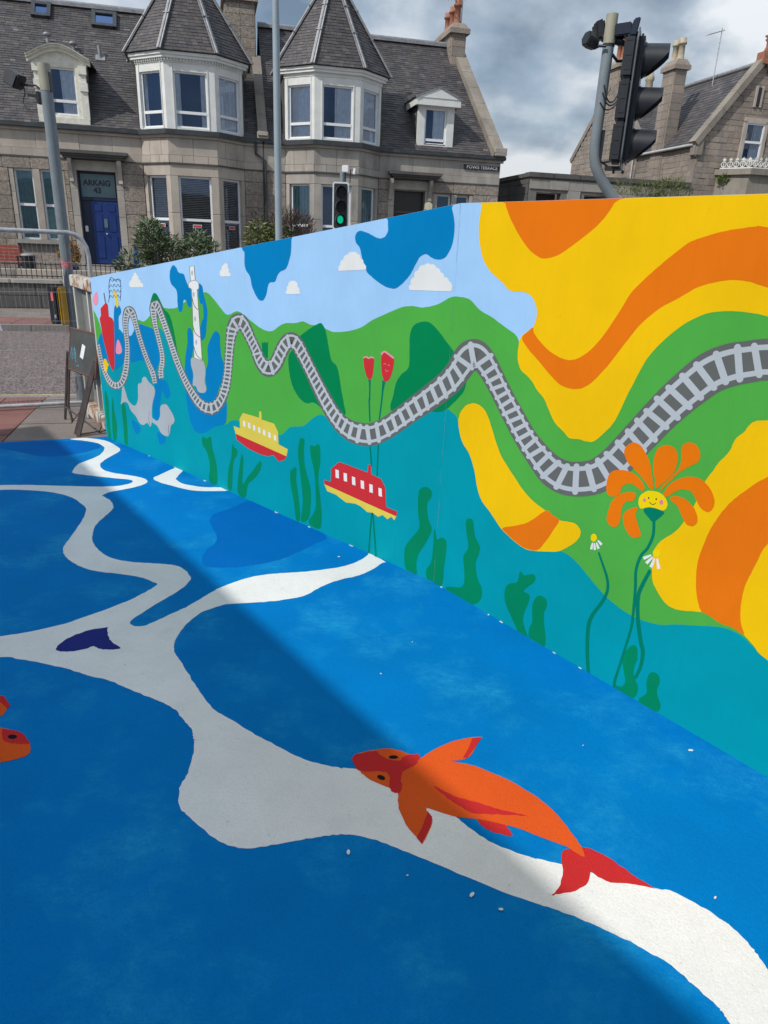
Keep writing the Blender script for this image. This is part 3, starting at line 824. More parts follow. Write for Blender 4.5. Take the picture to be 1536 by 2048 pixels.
# --- left end: blue patches, lighthouse, ship, dolphins
for p in (A1([(165, 855), (210, 880), (300, 780), (345, 810), (410, 870), (440, 900), (430, 1020), (400, 1150), (350, 1200), (300, 1230), (240, 1130), (170, 1110), (140, 1000), (135, 940)]),
          A1([(520, 790), (560, 758), (620, 778), (710, 818), (735, 900), (760, 1000), (770, 1100), (740, 1200), (700, 1240), (640, 1160), (570, 1130), (500, 1150), (460, 1130), (440, 1000), (450, 890), (480, 870)]),
          A1([(735, 1290), (780, 1330), (830, 1340), (870, 1430), (870, 1500), (830, 1520), (790, 1440), (770, 1600), (760, 1720), (720, 1740), (695, 1680), (700, 1550), (715, 1400)]),
          A1([(905, 155), (935, 180), (960, 230), (1010, 245), (1030, 300), (1055, 360), (1085, 400), (1090, 570), (1060, 580), (1035, 520), (1010, 515), (1000, 600), (985, 635), (960, 620), (948, 540), (945, 450), (930, 400), (885, 350), (868, 280), (875, 200)]),
          A1([(1165, 345), (1200, 370), (1215, 450), (1240, 540), (1255, 640), (1245, 780), (1235, 880), (1210, 920), (1185, 910), (1182, 800), (1200, 720), (1215, 690), (1205, 560), (1180, 545), (1160, 440)]),
          A1([(1060, 800), (1090, 812), (1110, 900), (1110, 1000), (1095, 1110), (1088, 1180), (1108, 1270), (1105, 1380), (1030, 1280), (1025, 1150), (1035, 1050), (1050, 950), (1048, 850)]),
          A1([(1335, 830), (1380, 870), (1385, 980), (1400, 1100), (1440, 1200), (1445, 1300), (1380, 1400), (1330, 1540), (1250, 1560), (1170, 1500), (1130, 1420), (1105, 1380), (1150, 1400), (1200, 1450), (1245, 1430), (1230, 1270), (1260, 1150), (1255, 1000), (1290, 900)]),
          A1([(1035, 1400), (1120, 1560), (1250, 1640), (1380, 1590), (1445, 1530), (1452, 1700), (1430, 1785), (1330, 1810), (1250, 1860), (1180, 1880), (1120, 1840), (1080, 1750), (1050, 1600)]),
          A1([(480, 1740), (520, 1760), (560, 1800), (570, 1850), (540, 1890), (500, 1840)]),
          A1([(745, 1860), (800, 1900), (830, 1920), (810, 1985), (770, 1990), (750, 1930)])):
    wpaint('painted_blue_patch', p, 'blue', 4)
wpaint('painted_chimney', A1([(300, 780), (300, 600), (325, 560), (358, 580), (370, 640), (345, 690), (345, 810)]), 'blue', 4.4)
wpaint('painted_smoke', A1([(283, 415), (320, 430), (335, 480), (345, 560), (330, 590), (315, 560), (300, 470)]), 'yboat', 5)
ship = wpaint('painted_ship', A1([(215, 535), (235, 560), (245, 680), (280, 700), (298, 740), (305, 1180), (292, 1245), (270, 1210), (240, 1120), (190, 920), (150, 700), (165, 670), (160, 600)]), 'red', 6, False, label='tall narrow red ship near the left end')
wline('mast', A1([(194, 440), (212, 545)]), 2.0, 'dgrey', 5, parent=ship, smooth=False)
for i in range(4):
    y = 300 + i * 55
    wline('scribble', A1([(250, y + 30), (262, y), (285, y + 22), (300, y - 8), (318, y + 24), (338, y - 6), (352, y + 20), (366, y + 5)]), 0.7, 'black', 5)
wline('scribble', A1([(240, 540), (250, 470), (245, 380), (255, 300), (275, 280), (300, 310), (340, 295), (362, 320), (368, 420), (360, 520)]), 0.8, 'black', 5.3)
wpaint('painted_fish', A1([(85, 480), (122, 430), (135, 520), (120, 560), (90, 550)]), 'pink', 5)
wpaint('painted_fish', A1([(330, 930), (350, 930), (375, 1000), (375, 1050), (340, 1065), (318, 1040)]), 'pink', 5)
wpaint('painted_fish', A1([(195, 1120), (215, 1120), (235, 1165), (250, 1170), (235, 1190), (225, 1240), (200, 1240), (190, 1180)]), 'yellow', 7)
lh = wpaint('painted_lighthouse', A1([(1072, 168), (1118, 163), (1130, 305), (1166, 338), (1168, 395), (1150, 405), (1202, 1135), (1116, 1100), (1095, 400), (1062, 380), (1060, 340), (1085, 320)]), 'white', 5, False, label='white lighthouse on a grey rock')
wpaint('rock', A1([(1092, 1105), (1150, 1115), (1215, 1140), (1235, 1260), (1225, 1350), (1245, 1420), (1225, 1460), (1165, 1455), (1135, 1395), (1105, 1380), (1110, 1270), (1088, 1180)]), 'grey', 4.6, parent=lh)
for c in ((1098, 235), (1115, 455), (1128, 705), (1140, 945)):
    wellipse('window', c, 9, 26, 0, 'grey', 6, A1, lh)
for a, b, c_ in (((1098, 485), (1120, 570), (1160, 612)), ((1105, 770), (1130, 850), (1182, 895)), ((1115, 985), (1145, 1075), (1200, 1125))):
    wline('spiral', A1([a, b, c_]), 1.3, 'dgrey', 6, parent=lh)
for a in (A1([(1072, 168), (1083, 320), (1060, 340), (1062, 382), (1095, 402), (1118, 1102), (1202, 1136)]), A1([(1072, 168), (1118, 163), (1130, 305), (1166, 338), (1168, 395), (1150, 405), (1202, 1136)]), A1([(1083, 320), (1130, 308)])):
    wline('outline', a, 0.9, 'dgrey', 6.4, parent=lh, smooth=False)
wpaint('painted_dolphin', A1([(385, 1370), (410, 1430), (440, 1530), (480, 1580), (520, 1590), (545, 1520), (545, 1380), (580, 1360), (590, 1310), (620, 1300), (655, 1350), (710, 1410), (715, 1480), (690, 1580), (685, 1680), (690, 1740), (670, 1810), (640, 1770), (600, 1790), (560, 1770), (520, 1700), (470, 1640), (440, 1570), (400, 1555), (370, 1580), (375, 1520)]), 'grey', 6, label='larger grey dolphin')
wpaint('painted_dolphin', A1([(690, 1720), (740, 1750), (770, 1700), (775, 1600), (830, 1580), (870, 1630), (915, 1720), (910, 1770), (880, 1800), (865, 1890), (830, 1905), (780, 1870), (740, 1800), (690, 1760)]), 'grey', 6, label='smaller grey dolphin')
wline('outline', A1([(660, 1650), (655, 1740), (668, 1800)]), 0.8, 'dgrey', 7); wline('outline', A1([(860, 1790), (855, 1850), (862, 1890)]), 0.8, 'dgrey', 7)
# --- kelp
KELP = [A1([(205, 1440), (240, 1530), (250, 1700), (270, 1930), (240, 1900), (215, 1650)]), A1([(285, 1500), (300, 1640), (330, 1800), (320, 1950), (290, 1920), (275, 1700)]), A1([(375, 1590), (410, 1590), (430, 1750), (440, 1980), (405, 1970), (395, 1800)]),
        A3([(138, 350), (165, 360), (190, 348), (200, 420), (225, 520), (228, 640), (180, 620), (185, 530), (165, 440), (140, 400)]),
        A3([(322, 395), (335, 415), (353, 430), (350, 465), (330, 500), (325, 570), (318, 675), (295, 660), (297, 560), (315, 480)]),
        A3([(378, 458), (390, 480), (388, 560), (385, 640), (420, 590), (450, 555), (485, 505), (500, 505), (498, 545), (465, 600), (420, 640), (402, 722), (357, 695), (358, 600), (370, 510)]),
        A3([(690, 550), (705, 535), (717, 550), (715, 620), (730, 720), (740, 850), (715, 860), (700, 750), (680, 640), (678, 570)]),
        A3([(735, 370), (750, 357), (767, 370), (762, 440), (770, 540), (800, 650), (805, 750), (790, 855), (745, 865), (755, 740), (740, 580), (725, 450)]),
        A3([(800, 403), (830, 408), (845, 393), (862, 415), (862, 510), (850, 600), (865, 740), (872, 850), (855, 915), (790, 875), (830, 800), (835, 700), (825, 560), (805, 470)]),
        A6([(300, 260), (320, 232), (350, 228), (380, 255), (375, 295), (355, 320), (352, 380), (365, 440), (380, 490), (350, 560), (300, 640), (285, 700), (285, 770), (225, 745), (210, 650), (225, 580), (290, 500), (305, 460), (295, 370)]),
        A6([(393, 487), (405, 510), (412, 550), (440, 538), (470, 560), (468, 640), (455, 720), (450, 800), (430, 840), (360, 810), (345, 740), (375, 690), (390, 580)]),
        A6([(588, 440), (610, 420), (635, 435), (640, 490), (650, 540), (675, 590), (670, 640), (650, 700), (665, 800), (688, 850), (680, 920), (630, 950), (560, 920), (465, 850), (500, 840), (550, 845), (578, 820), (580, 740), (575, 650), (605, 600), (595, 520)]),
        A6([(925, 745), (950, 770), (1000, 762), (1018, 780), (1005, 815), (945, 865), (980, 890), (975, 940), (945, 1010), (945, 1070), (970, 1150), (920, 1130), (880, 1050), (830, 930), (832, 850), (860, 820), (905, 810)]),
        A6([(1020, 905), (1050, 895), (1085, 920), (1085, 970), (1070, 1000), (1072, 1080), (1080, 1150), (1070, 1210), (1010, 1180), (975, 1150), (980, 1090), (998, 1050), (997, 960)]),
        A8([(545, 700), (580, 670), (615, 690), (615, 770), (590, 850), (600, 910), (620, 960), (610, 1020), (575, 1047), (520, 1030), (445, 975), (470, 957), (510, 960), (530, 920), (515, 820), (510, 760)]),
        A8([(695, 880), (725, 860), (765, 880), (775, 930), (755, 980), (760, 1030), (780, 1090), (770, 1130), (735, 1140), (690, 1125), (630, 1080), (630, 1045), (680, 1010), (680, 940)])]
for p in KELP:
    wpaint('painted_kelp', p, 'kelp', 5, k=3)
# --- boats
yb = wpaint('painted_boat', A3([(330, 283), (370, 297), (367, 240), (387, 202), (487, 232), (487, 193), (500, 193), (503, 243), (580, 268), (603, 320), (607, 395), (663, 425), (655, 468), (343, 330)]), 'yboat', 6, False, label='yellow boat with a red hull')
wpaint('hull', A3([(343, 330), (655, 468), (645, 490), (605, 498), (575, 460), (540, 468), (490, 455), (440, 430), (420, 420), (350, 368)]), 'red', 6.5, False, parent=yb)
for x, y in ((395, 268), (426, 279), (457, 294), (488, 307), (518, 323), (551, 338), (585, 355)):
    wpaint('window', A3([(x - 8, y - 19), (x + 6, y - 14), (x + 8, y + 19), (x - 6, y + 14)]), 'white', 7, False, parent=yb)
rb = wpaint('painted_boat', A3([(888, 613), (928, 625), (930, 545), (978, 503), (1155, 568), (1158, 520), (1173, 520), (1175, 578), (1235, 607), (1262, 660), (1267, 780), (1335, 808), (1330, 838), (888, 640)]), 'red', 7, False, label='red boat with a yellow hull')
wpaint('hull', A3([(888, 640), (1330, 838), (1318, 862), (1300, 840), (1275, 855), (1245, 828), (1220, 840), (1185, 815), (1150, 810), (1110, 775), (1080, 760), (1020, 752), (960, 705), (905, 682)]), 'yboat', 7.5, False, parent=rb)
for x, y in ((967, 577), (1017, 597), (1068, 620), (1122, 643), (1175, 666), (1231, 690)):
    wpaint('window', A3([(x - 11, y - 28), (x + 9, y - 22), (x + 11, y + 28), (x - 9, y + 22)]), 'white', 8, False, parent=rb)
# --- railway
def railway(pts, label):
    c = catmull(pts, 6, False)
    # resample by arc length with sleepers about 0.8 half-widths apart
    band = MB(); rails = MB(); sleep = MB()
    def side(i, k):
        x, y, hw = c[i]
        a, b = c[max(i - 1, 0)], c[min(i + 1, len(c) - 1)]
        dx, dy = b[0] - a[0], b[1] - a[1]
        l = math.hypot(dx, dy) or 1
        return clampuz(px_uz(x - dy / l * hw * k, y + dx / l * hw * k))
    def ribbon(m, k0, k1, off):
        A_ = [side(i, k0) for i in range(len(c))]
        B_ = [side(i, k1) for i in range(len(c))]
        for i in range(len(c) - 1):
            add_uz(m, [A_[i], A_[i + 1], B_[i + 1], B_[i]], off)
    o6 = 0.0004 + LSTEP * 6
    ribbon(band, -1, 1, o6)
    ribbon(rails, -0.72, -0.46, o6 + LSTEP * 1.2)
    ribbon(rails, 0.46, 0.72, o6 + LSTEP * 1.2)
    acc, nxt = 0.0, 3.0
    for i in range(len(c) - 1):
        x0, y0, h0 = c[i]; x1, y1, h1 = c[i + 1]
        l = math.hypot(x1 - x0, y1 - y0)
        while acc + l > nxt:
            t = (nxt - acc) / l
            x, y, hw = x0 + (x1 - x0) * t, y0 + (y1 - y0) * t, h0 + (h1 - h0) * t
            dx, dy = (x1 - x0) / l, (y1 - y0) / l
            nx, ny = -dy, dx
            sh = 0.42 if x < 925 else 0.0                # hand-painted sleepers lean towards the vertical
            if abs(ny) > 0.35 and sh:
                nx, ny = nx * (1 - sh), ny * (1 - sh) + math.copysign(sh, ny)
                ll = math.hypot(nx, ny); nx, ny = nx / ll, ny / ll
            j = random.uniform(-0.12, 0.12)
            ax, ay = nx + dx * j, ny + dy * j
            w = hw * 0.165 + 0.35
            e = hw * random.uniform(0.84, 0.94)
            q = []
            for k in range(6):                          # rounded ends
                a = math.pi * k / 5
                q.append((x + ax * (e - w) + ax * w * math.sin(a) + dx * w * math.cos(a), y + ay * (e - w) + ay * w * math.sin(a) + dy * w * math.cos(a)))
            for k in range(6):
                a = math.pi + math.pi * k / 5
                q.append((x - ax * (e - w) + ax * w * math.sin(a) + dx * w * math.cos(a), y - ay * (e - w) + ay * w * math.sin(a) + dy * w * math.cos(a)))
            add_uz(sleep, [clampuz(px_uz(*p)) for p in q], o6 + LSTEP * 0.6)
            nxt += max(5.2, hw * 0.86)
        acc += l
    o = hb(band, 'painted_railway', WM['dgrey'])
    o['label'] = label
    hb(rails, 'rails', WM['lgrey'], o)
    hb(sleep, 'sleepers', WM['lgrey'], o)
railway([(196, 688, 4), (202, 719, 4.5), (209, 742, 5), (219, 762, 6.5), (230, 771, 7.5), (242, 767, 7.5), (250, 748, 7), (254, 721, 6), (255, 691, 5), (252, 666, 5), (251, 644, 6), (254, 627, 8), (259, 621, 9), (266, 629, 7), (271, 645, 5.5), (279, 674, 5), (287, 699, 5), (297, 726, 5.5), (306, 747, 6), (310, 766, 5)], 'grey railway loop by the red ship')
railway([(323, 757, 5.5), (322, 742, 6), (325, 721, 5.5), (323, 701, 5), (317, 676, 5), (311, 652, 5.5), (308, 633, 6.5), (307, 615, 8), (312, 609, 9), (318, 619, 7.5), (326, 640, 6.5), (336, 668, 6.5), (346, 699, 6.5), (357, 730, 7), (371, 762, 7.5), (385, 787, 8.5), (399, 806, 10), (412, 815, 12), (426, 816, 13), (439, 804, 11), (449, 781, 10), (455, 752, 9), (458, 715, 9), (461, 681, 10), (466, 657, 13), (477, 643, 17), (489, 652, 13), (499, 672, 11), (511, 698, 11), (522, 724, 13), (537, 737, 17), (550, 729, 15), (560, 709, 14), (571, 688, 15), (583, 681, 17), (595, 690, 14), (607, 712, 13), (622, 742, 13), (637, 773, 14), (654, 806, 15), (672, 835, 16), (692, 855, 19), (714, 866, 22), (741, 869, 23), (768, 859, 22), (797, 840, 22), (830, 816, 23), (864, 792, 25), (899, 764, 26), (921, 736, 26), (936, 714, 29), (950, 709, 31), (966, 720, 26), (984, 748, 22), (1005, 789, 21), (1028, 833, 22), (1052, 876, 23), (1078, 912, 26), (1103, 940, 31), (1130, 955, 34), (1162, 958, 35), (1196, 951, 35), (1228, 928, 34), (1256, 899, 34), (1286, 867, 35), (1317, 834, 36), (1350, 802, 38), (1384, 773, 40), (1422, 745, 42), (1461, 730, 43), (1501, 723, 42), (1540, 719, 42), (1660, 722, 46), (1850, 760, 55), (2200, 830, 70)], 'main grey railway winding across both boards')
# --- tulips, daisies, big flower
def stem(pts, w, **k): return wline('stem', pts, w, 'stem', 5.5, **k)
t1 = wpaint('painted_tulip', A2([(1143, 1210), (1180, 1222), (1220, 1215), (1220, 1290), (1207, 1360), (1187, 1378), (1165, 1355), (1147, 1280)]), 'red', 6, label='smaller red tulip', k=3)
t2 = wpaint('painted_tulip', A2([(1280, 1185), (1310, 1167), (1345, 1200), (1375, 1215), (1370, 1290), (1345, 1370), (1318, 1393), (1295, 1380), (1278, 1300)]), 'red', 6, label='larger red tulip with a sleepy face', k=3)
wline('rim', A2([(1140, 1212), (1165, 1205), (1182, 1216), (1200, 1206), (1222, 1214)]), 2.4, 'pink', 6.6, parent=t1)
wline('rim', A2([(1278, 1186), (1302, 1165), (1335, 1185), (1375, 1216)]), 3.2, 'pink', 6.6, parent=t2)
wline('face', A2([(1310, 1300), (1318, 1318), (1334, 1308)]), 0.8, 'pink', 6.6, parent=t2); wline('face', A2([(1295, 1262), (1305, 1256), (1314, 1264)]), 0.8, 'pink', 6.6, parent=t2); wline('face', A2([(1328, 1272), (1336, 1266), (1342, 1274)]), 0.8, 'pink', 6.6, parent=t2)
stem(A2([(1187, 1370), (1190, 1430), (1188, 1530)]) + A3([(1163, 130), (1168, 255)]), [5, 3.2, 3, 3, 3], parent=t1); stem(A2([(1300, 1385), (1290, 1450), (1282, 1530)]) + A3([(1232, 190), (1222, 262)]), [7, 4, 3.2, 3.2, 3], parent=t2)
stem(A3([(1168, 405), (1172, 450), (1178, 530)]), 3, parent=t1); stem(A3([(1220, 395), (1216, 480), (1212, 590)]), 3, parent=t2)
stem(A3([(1180, 815), (1172, 900), (1160, 1065)]), 3.2, parent=t1); stem(A3([(1185, 815), (1195, 940), (1205, 1080)]), 3.2, parent=t2)
fl = wpaint('painted_flower', A7([(625, 710), (640, 670), (690, 640), (750, 645), (800, 670), (828, 720), (820, 765), (790, 778), (740, 762), (690, 755), (645, 765), (628, 745)]), 'lemon', 8, label='big orange flower with a smiling yellow face')
for p in ([(525, 370), (540, 325), (585, 298), (640, 320), (680, 380), (705, 440), (722, 530), (728, 625), (705, 620), (660, 560), (600, 490), (550, 440)],
          [(740, 390), (770, 335), (830, 318), (880, 340), (903, 400), (880, 500), (830, 560), (748, 625), (742, 560), (728, 480)],
          [(930, 330), (975, 298), (1030, 315), (1060, 370), (1050, 430), (980, 470), (920, 505), (870, 550), (778, 640), (800, 600), (860, 540), (910, 480), (925, 420)],
          [(415, 530), (450, 498), (520, 493), (590, 515), (640, 560), (668, 620), (650, 640), (610, 610), (570, 590), (530, 595), (505, 620), (490, 660), (450, 680), (410, 665), (397, 610)],
          [(400, 830), (415, 770), (440, 710), (490, 665), (550, 648), (600, 655), (603, 690), (580, 710), (530, 720), (505, 770), (495, 850), (470, 890), (440, 892), (412, 870)],
          [(515, 830), (530, 790), (560, 770), (618, 755), (605, 800), (610, 840), (635, 920), (640, 955), (600, 972), (560, 950), (530, 900)],
          [(800, 665), (840, 600), (900, 560), (980, 540), (1060, 555), (1120, 610), (1155, 680), (1160, 730), (1140, 775), (1105, 788), (1060, 755), (1030, 700), (1000, 650), (950, 630), (890, 640), (830, 680)],
          [(848, 690), (880, 675), (940, 690), (1000, 740), (1035, 800), (1038, 860), (1010, 888), (970, 880), (940, 840), (920, 790), (900, 745), (860, 715)]):
    wpaint('petal', A7(p), 'oflower', 8, parent=fl)
wpaint('cup', A7([(668, 765), (730, 758), (800, 785), (795, 810), (745, 850), (720, 855), (690, 820), (665, 790)]), 'stem', 8.6, parent=fl)
wellipse('cheek', (668, 705), 12, 14, 0, 'cheek', 9, A7, fl); wellipse('cheek', (786, 720), 15, 18, 0, 'cheek', 9, A7, fl)
wellipse('eye', (697, 690), 5.5, 6.5, 0, 'black', 9, A7, fl); wellipse('eye', (750, 698), 5.5, 6.5, 0, 'black', 9, A7, fl)
wline('smile', A7([(702, 718), (715, 732), (732, 735), (748, 725)]), 1.3, 'black', 9, parent=fl)
stem(A7([(733, 845), (728, 950), (690, 1040), (640, 1100), (607, 1200)]) + A8([(603, 260), (592, 400), (575, 540), (540, 660), (490, 820), (458, 920), (452, 985)]), [6, 6, 6, 6, 6, 6, 6, 5.5, 5.5, 5.5, 6, 6], parent=fl)
d1 = wellipse('painted_daisy', (310, 970), 22, 28, 0, 'lemon', 8, A7)
d1['label'] = 'small white daisy left of the big flower'
for (x0, y0), (x1, y1) in (((302, 1005), (292, 1052)), ((314, 1008), (318, 1056)), ((328, 1003), (344, 1048)), ((338, 988), (366, 1020))):
    wline('petal', A7([(x0, y0), ((x0 + x1) / 2, (y0 + y1) / 2), (x1, y1)]), [2.5, 4.5, 4.8], 'white', 7.5, parent=d1)
stem(A6([(1405, 628), (1430, 700), (1458, 790), (1460, 860), (1430, 930), (1370, 1010), (1343, 1080), (1336, 1200), (1338, 1300), (1345, 1390)]), [4, 4.5, 5.5, 6, 7, 7.5, 8, 7.5, 7, 6.5], parent=d1)
d2 = wellipse('painted_daisy', (752, 1078), 26, 28, 0, 'lemon', 8, A7)
d2['label'] = 'small white daisy right of the flower stem'
for (x0, y0), (x1, y1) in (((716, 1092), (660, 1116)), ((724, 1106), (680, 1150)), ((738, 1116), (712, 1178)), ((756, 1116), (768, 1190))):
    wline('petal', A7([(x0, y0), ((x0 + x1) / 2, (y0 + y1) / 2), (x1, y1)]), [3, 5.5, 6.5], 'white', 7.5, parent=d2)
stem(A8([(708, 140), (650, 250), (622, 330), (620, 480), (640, 640), (655, 720), (640, 820), (600, 905)]), [7, 8, 8, 8, 8, 8, 7, 6], parent=d2)
# hairline joints between the plywood sheets
M_JOINT = simple('board_joint', (0.20, 0.27, 0.30), 0.8, 0, 0.4, 40)
for u in (-0.002,):
    if u > -LA:
        m = MB()
        z = 0.01
        while z < ztop(u) - 0.02:
            l = random.uniform(0.02, 0.22)
            if random.random() < (0.75 if abs(u) < 0.1 else 0.45):
                add_uz(m, [(u - 0.0004, z), (u + 0.0004, z), (u + random.uniform(0.0002, 0.0008), min(z + l, ztop(u))), (u - 0.0004, min(z + l, ztop(u)))], 0.0004 + LSTEP * 10)
            z += l + random.uniform(0, 0.1)
        hb(m, 'board_joint', M_JOINT)
# chipped white paint along the foot of the boards
mchip = MB()
for i in range(11):
    u = random.uniform(-LA + 0.6, 1.2)
    l, hgt = random.choice((0.004, 0.006, 0.008, 0.010, 0.016)), random.uniform(0.001, 0.0035)
    nn, uu = (NA, UA) if u <= 0 else (NB, UB)
    c = wpt(u, 0.0, 0.004 + hgt) + Vector((0, 0, 0.0065))
    mchip.obox(c, uu * l, nn * hgt, Vector((0, 0, 0.0015)))
hb(mchip, 'flaked_paint_edge', M_PEB)
# ------------------------------------------------------------------ the granite terrace (house frames: x = s, y = -n, z up)
def Lp(s, n, z): return (s, -n, z)
ZE, ZR, NR = 4.72, 8.82, -3.5                     # eaves, ridge
def roof_n(z): return 0.12 + (NR - 0.12) * (z - ZE) / (ZR - ZE)
def roof_px(px, py):
    a = FW(0, 0.12, ZE); up = (FW(0, NR, ZR) - a)
    nrm = TV.cross(up).normalized()
    p = on_plane(px, py, a, nrm)
    s, n = sn(p)
    return s, n, p.z
def cells(s0, s1, z0, z1, ops):
    xs = sorted({s0, s1, *[v for o in ops for v in (o[0], o[1]) if s0 < v < s1]})
    zs = sorted({z0, z1, *[v for o in ops for v in (o[2], o[3]) if z0 < v < z1]})
    for i in range(len(xs) - 1):
        for j in range(len(zs) - 1):
            cx, cz = (xs[i] + xs[i + 1]) / 2, (zs[j] + zs[j + 1]) / 2
            if not any(o[0] < cx < o[1] and o[2] < cz < o[3] for o in ops):
                yield xs[i], xs[i + 1], zs[j], zs[j + 1]
def backing(parent, s0, s1, z0, z1, ops, n=-0.03, th=0.3):
    m = MB()
    for a, b, c, d in cells(s0, s1, z0, z1, ops):
        m.box(a, b, -n, -n + th, c, d)
    return m.build('wall', M_MORTAR, parent)
def courses(parent, s0, s1, zs, ops, mat, front=0.0, bw=(0.4, 0.7), gap=0.012, bev=0.035, name='stone', dep=0.1):
    for z0, z1 in zip(zs[:-1], zs[1:]):
        cuts = sorted((o[0], o[1]) for o in ops if min(o[3], z1) - max(o[2], z0) > 0.3 * (z1 - z0))
        free, x = [], s0
        for a, b in cuts:
            if a > x: free.append((x, min(a, s1)))
            x = max(x, b)
        if x < s1: free.append((x, s1))
        for a, b in free:
            if b - a < 0.03: continue
            n = max(1, round((b - a) / random.uniform(*bw)))
            ws = [random.uniform(0.75, 1.25) for _ in range(n)]
            t = sum(ws)
            x = a
            for w in ws:
                w = w / t * (b - a)
                f = front + random.uniform(-0.006, 0.008)
                block(parent, mat, (x + w / 2, -(f - dep / 2), (z0 + z1) / 2), (w - gap, dep, z1 - z0 - gap), 0, name, bev)
                x += w
def window(parent, s, n, z, w, h, rz=0.0, tr=0.3, deco='curtain', t=0.055, mat=None, label=None):
    mat = mat or M_PVC
    f = MB()
    f.box(0, w, 0, 0.07, 0, t).box(0, w, 0, 0.07, h - t, h).box(0, t, 0.002, 0.068, t, h - t).box(w - t, w, 0.002, 0.068, t, h - t)
    zt = h * tr
    if tr > 0:
        f.box(t, w - t, -0.012, 0.066, zt - 0.04, zt + 0.04)
    o = f.build('window', mat, parent)
    o.location = Lp(s, n, z)
    o.rotation_euler = (0, 0, rz)
    if label: o['label'] = label
    for a, b in (((t, zt - 0.04), (zt + 0.04, h - t)) if tr > 0 else ((t, h - t),)):
        MB().add([(t, 0.035, a), (w - t, 0.035, a), (w - t, 0.035, b), (t, 0.035, b)], [(0, 1, 2, 3)]).build('pane', GLASS, o)
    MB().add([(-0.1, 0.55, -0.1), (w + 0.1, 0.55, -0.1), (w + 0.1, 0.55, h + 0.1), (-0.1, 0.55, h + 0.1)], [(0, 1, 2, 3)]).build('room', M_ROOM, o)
    if deco == 'blind':
        m = MB()
        k = int(h / 0.055)
        for i in range(k):
            zc = t + (h - 2 * t) * (i + 0.5) / k
            m.obox((w / 2, 0.075, zc), (w / 2 - t, 0, 0), (0, 0.014, 0.014), (0, 0.001, -0.001))
        m.build('blind', M_BLIND, o)
    elif deco == 'vertical':
        m = MB()
        k = int(w / 0.07)
        for i in range(k):
            xc = t + (w - 2 * t) * (i + 0.5) / k
            m.box(xc - 0.03, xc + 0.024, 0.07 + 0.01 * (i % 2), 0.075 + 0.01 * (i % 2), t, h - t)
        m.build('blind', M_CURTT, o)
    elif deco in ('curtain', 'left', 'right', 'full', 'net'):
        spans = {'curtain': ((t, w * 0.2), (w * 0.8, w - t)), 'left': ((t, w * 0.42),), 'right': ((w * 0.42, w - t),), 'full': ((t, w - t),), 'net': ((t, w - t),)}[deco]
        for a, b in spans:
            m = MB()
            k = 28
            vs = []
            for i in range(k + 1):
                x = a + (b - a) * i / k
                y = 0.075 + 0.016 * math.sin(i * 1.35) + 0.006 * math.sin(i * 3.1)
                pull = 0.12 * (b - a) * math.sin(min(1, 1.0) * math.pi * 0.5)
                vs += [(x, y, t), (x, y + 0.01 * math.sin(i), h - t)]
            m.add(vs, [(2 * i, 2 * i + 2, 2 * i + 3, 2 * i + 1) for i in range(k)], True)
            m.build('curtain', M_CURT, o)
    return o
SC = [(0.068, 0.063, 0.067), (0.078, 0.071, 0.072), (0.088, 0.078, 0.075), (0.072, 0.070, 0.075), (0.100, 0.090, 0.086)]
def slates(parent, O, U, V, wfun, height, ex=0.145, sw=0.27, skip=None, name='slates'):
    """Rows of overlapping slates on the plane O + u*U + v*V; wfun(v) gives the u range of each row."""
    O, U, V = Vector(O), Vector(U).normalized(), Vector(V).normalized()
    Nn = U.cross(V).normalized()
    m, cols = MB(), []
    r, v = 0, 0.0
    while v < height:
        u0, u1 = wfun(v + ex * 0.5)
        u = u0 - (sw * 0.5 if r % 2 else 0) - random.uniform(0, 0.04)
        while u < u1 - 0.02:
            w = sw * random.uniform(0.82, 1.15)
            a, b = max(u, u0), min(u + w, u1)
            if b - a > 0.03 and not (skip and skip((a + b) / 2, v)):
                th = 0.016 + random.uniform(-0.004, 0.006)
                e = random.uniform(-0.008, 0.006)
                q = [O + U * (a + 0.003) + V * (v + e) + Nn * th, O + U * (b - 0.003) + V * (v + e + random.uniform(-0.004, 0.004)) + Nn * th, O + U * (b - 0.003) + V * (v + ex * 1.2) + Nn * 0.004, O + U * (a + 0.003) + V * (v + ex * 1.2) + Nn * 0.004]
                q += [p - Nn * 0.018 for p in q[:2]]
                m.add(q, [(0, 1, 2, 3), (4, 5, 1, 0)])
                c = random.choice(SC)
                k_ = random.uniform(0.8, 1.2)
                if random.random() < 0.02: k_ = 1.7
                cols += [scalec(c, k_)] * 2
            u += w
        v += ex
        r += 1
    m2 = m
    me = bpy.data.meshes.new(name)
    me.from_pydata([tuple(p) for p in m2.v], [], m2.f)
    at = me.color_attributes.new('Col', 'FLOAT_COLOR', 'CORNER')
    vals = []
    for f, c in zip(m2.f, cols):
        vals += [c[0], c[1], c[2], 1.0] * len(f)
    at.data.foreach_set('color', vals)
    o = obj(name, me, SLATE, parent)
    o['kind'] = 'stuff'
    return o
def plane_under(parent, pts, name='roof', mat=None):
    return MB().add(pts, [tuple(range(len(pts)))]).build(name, mat or M_DARKST, parent)

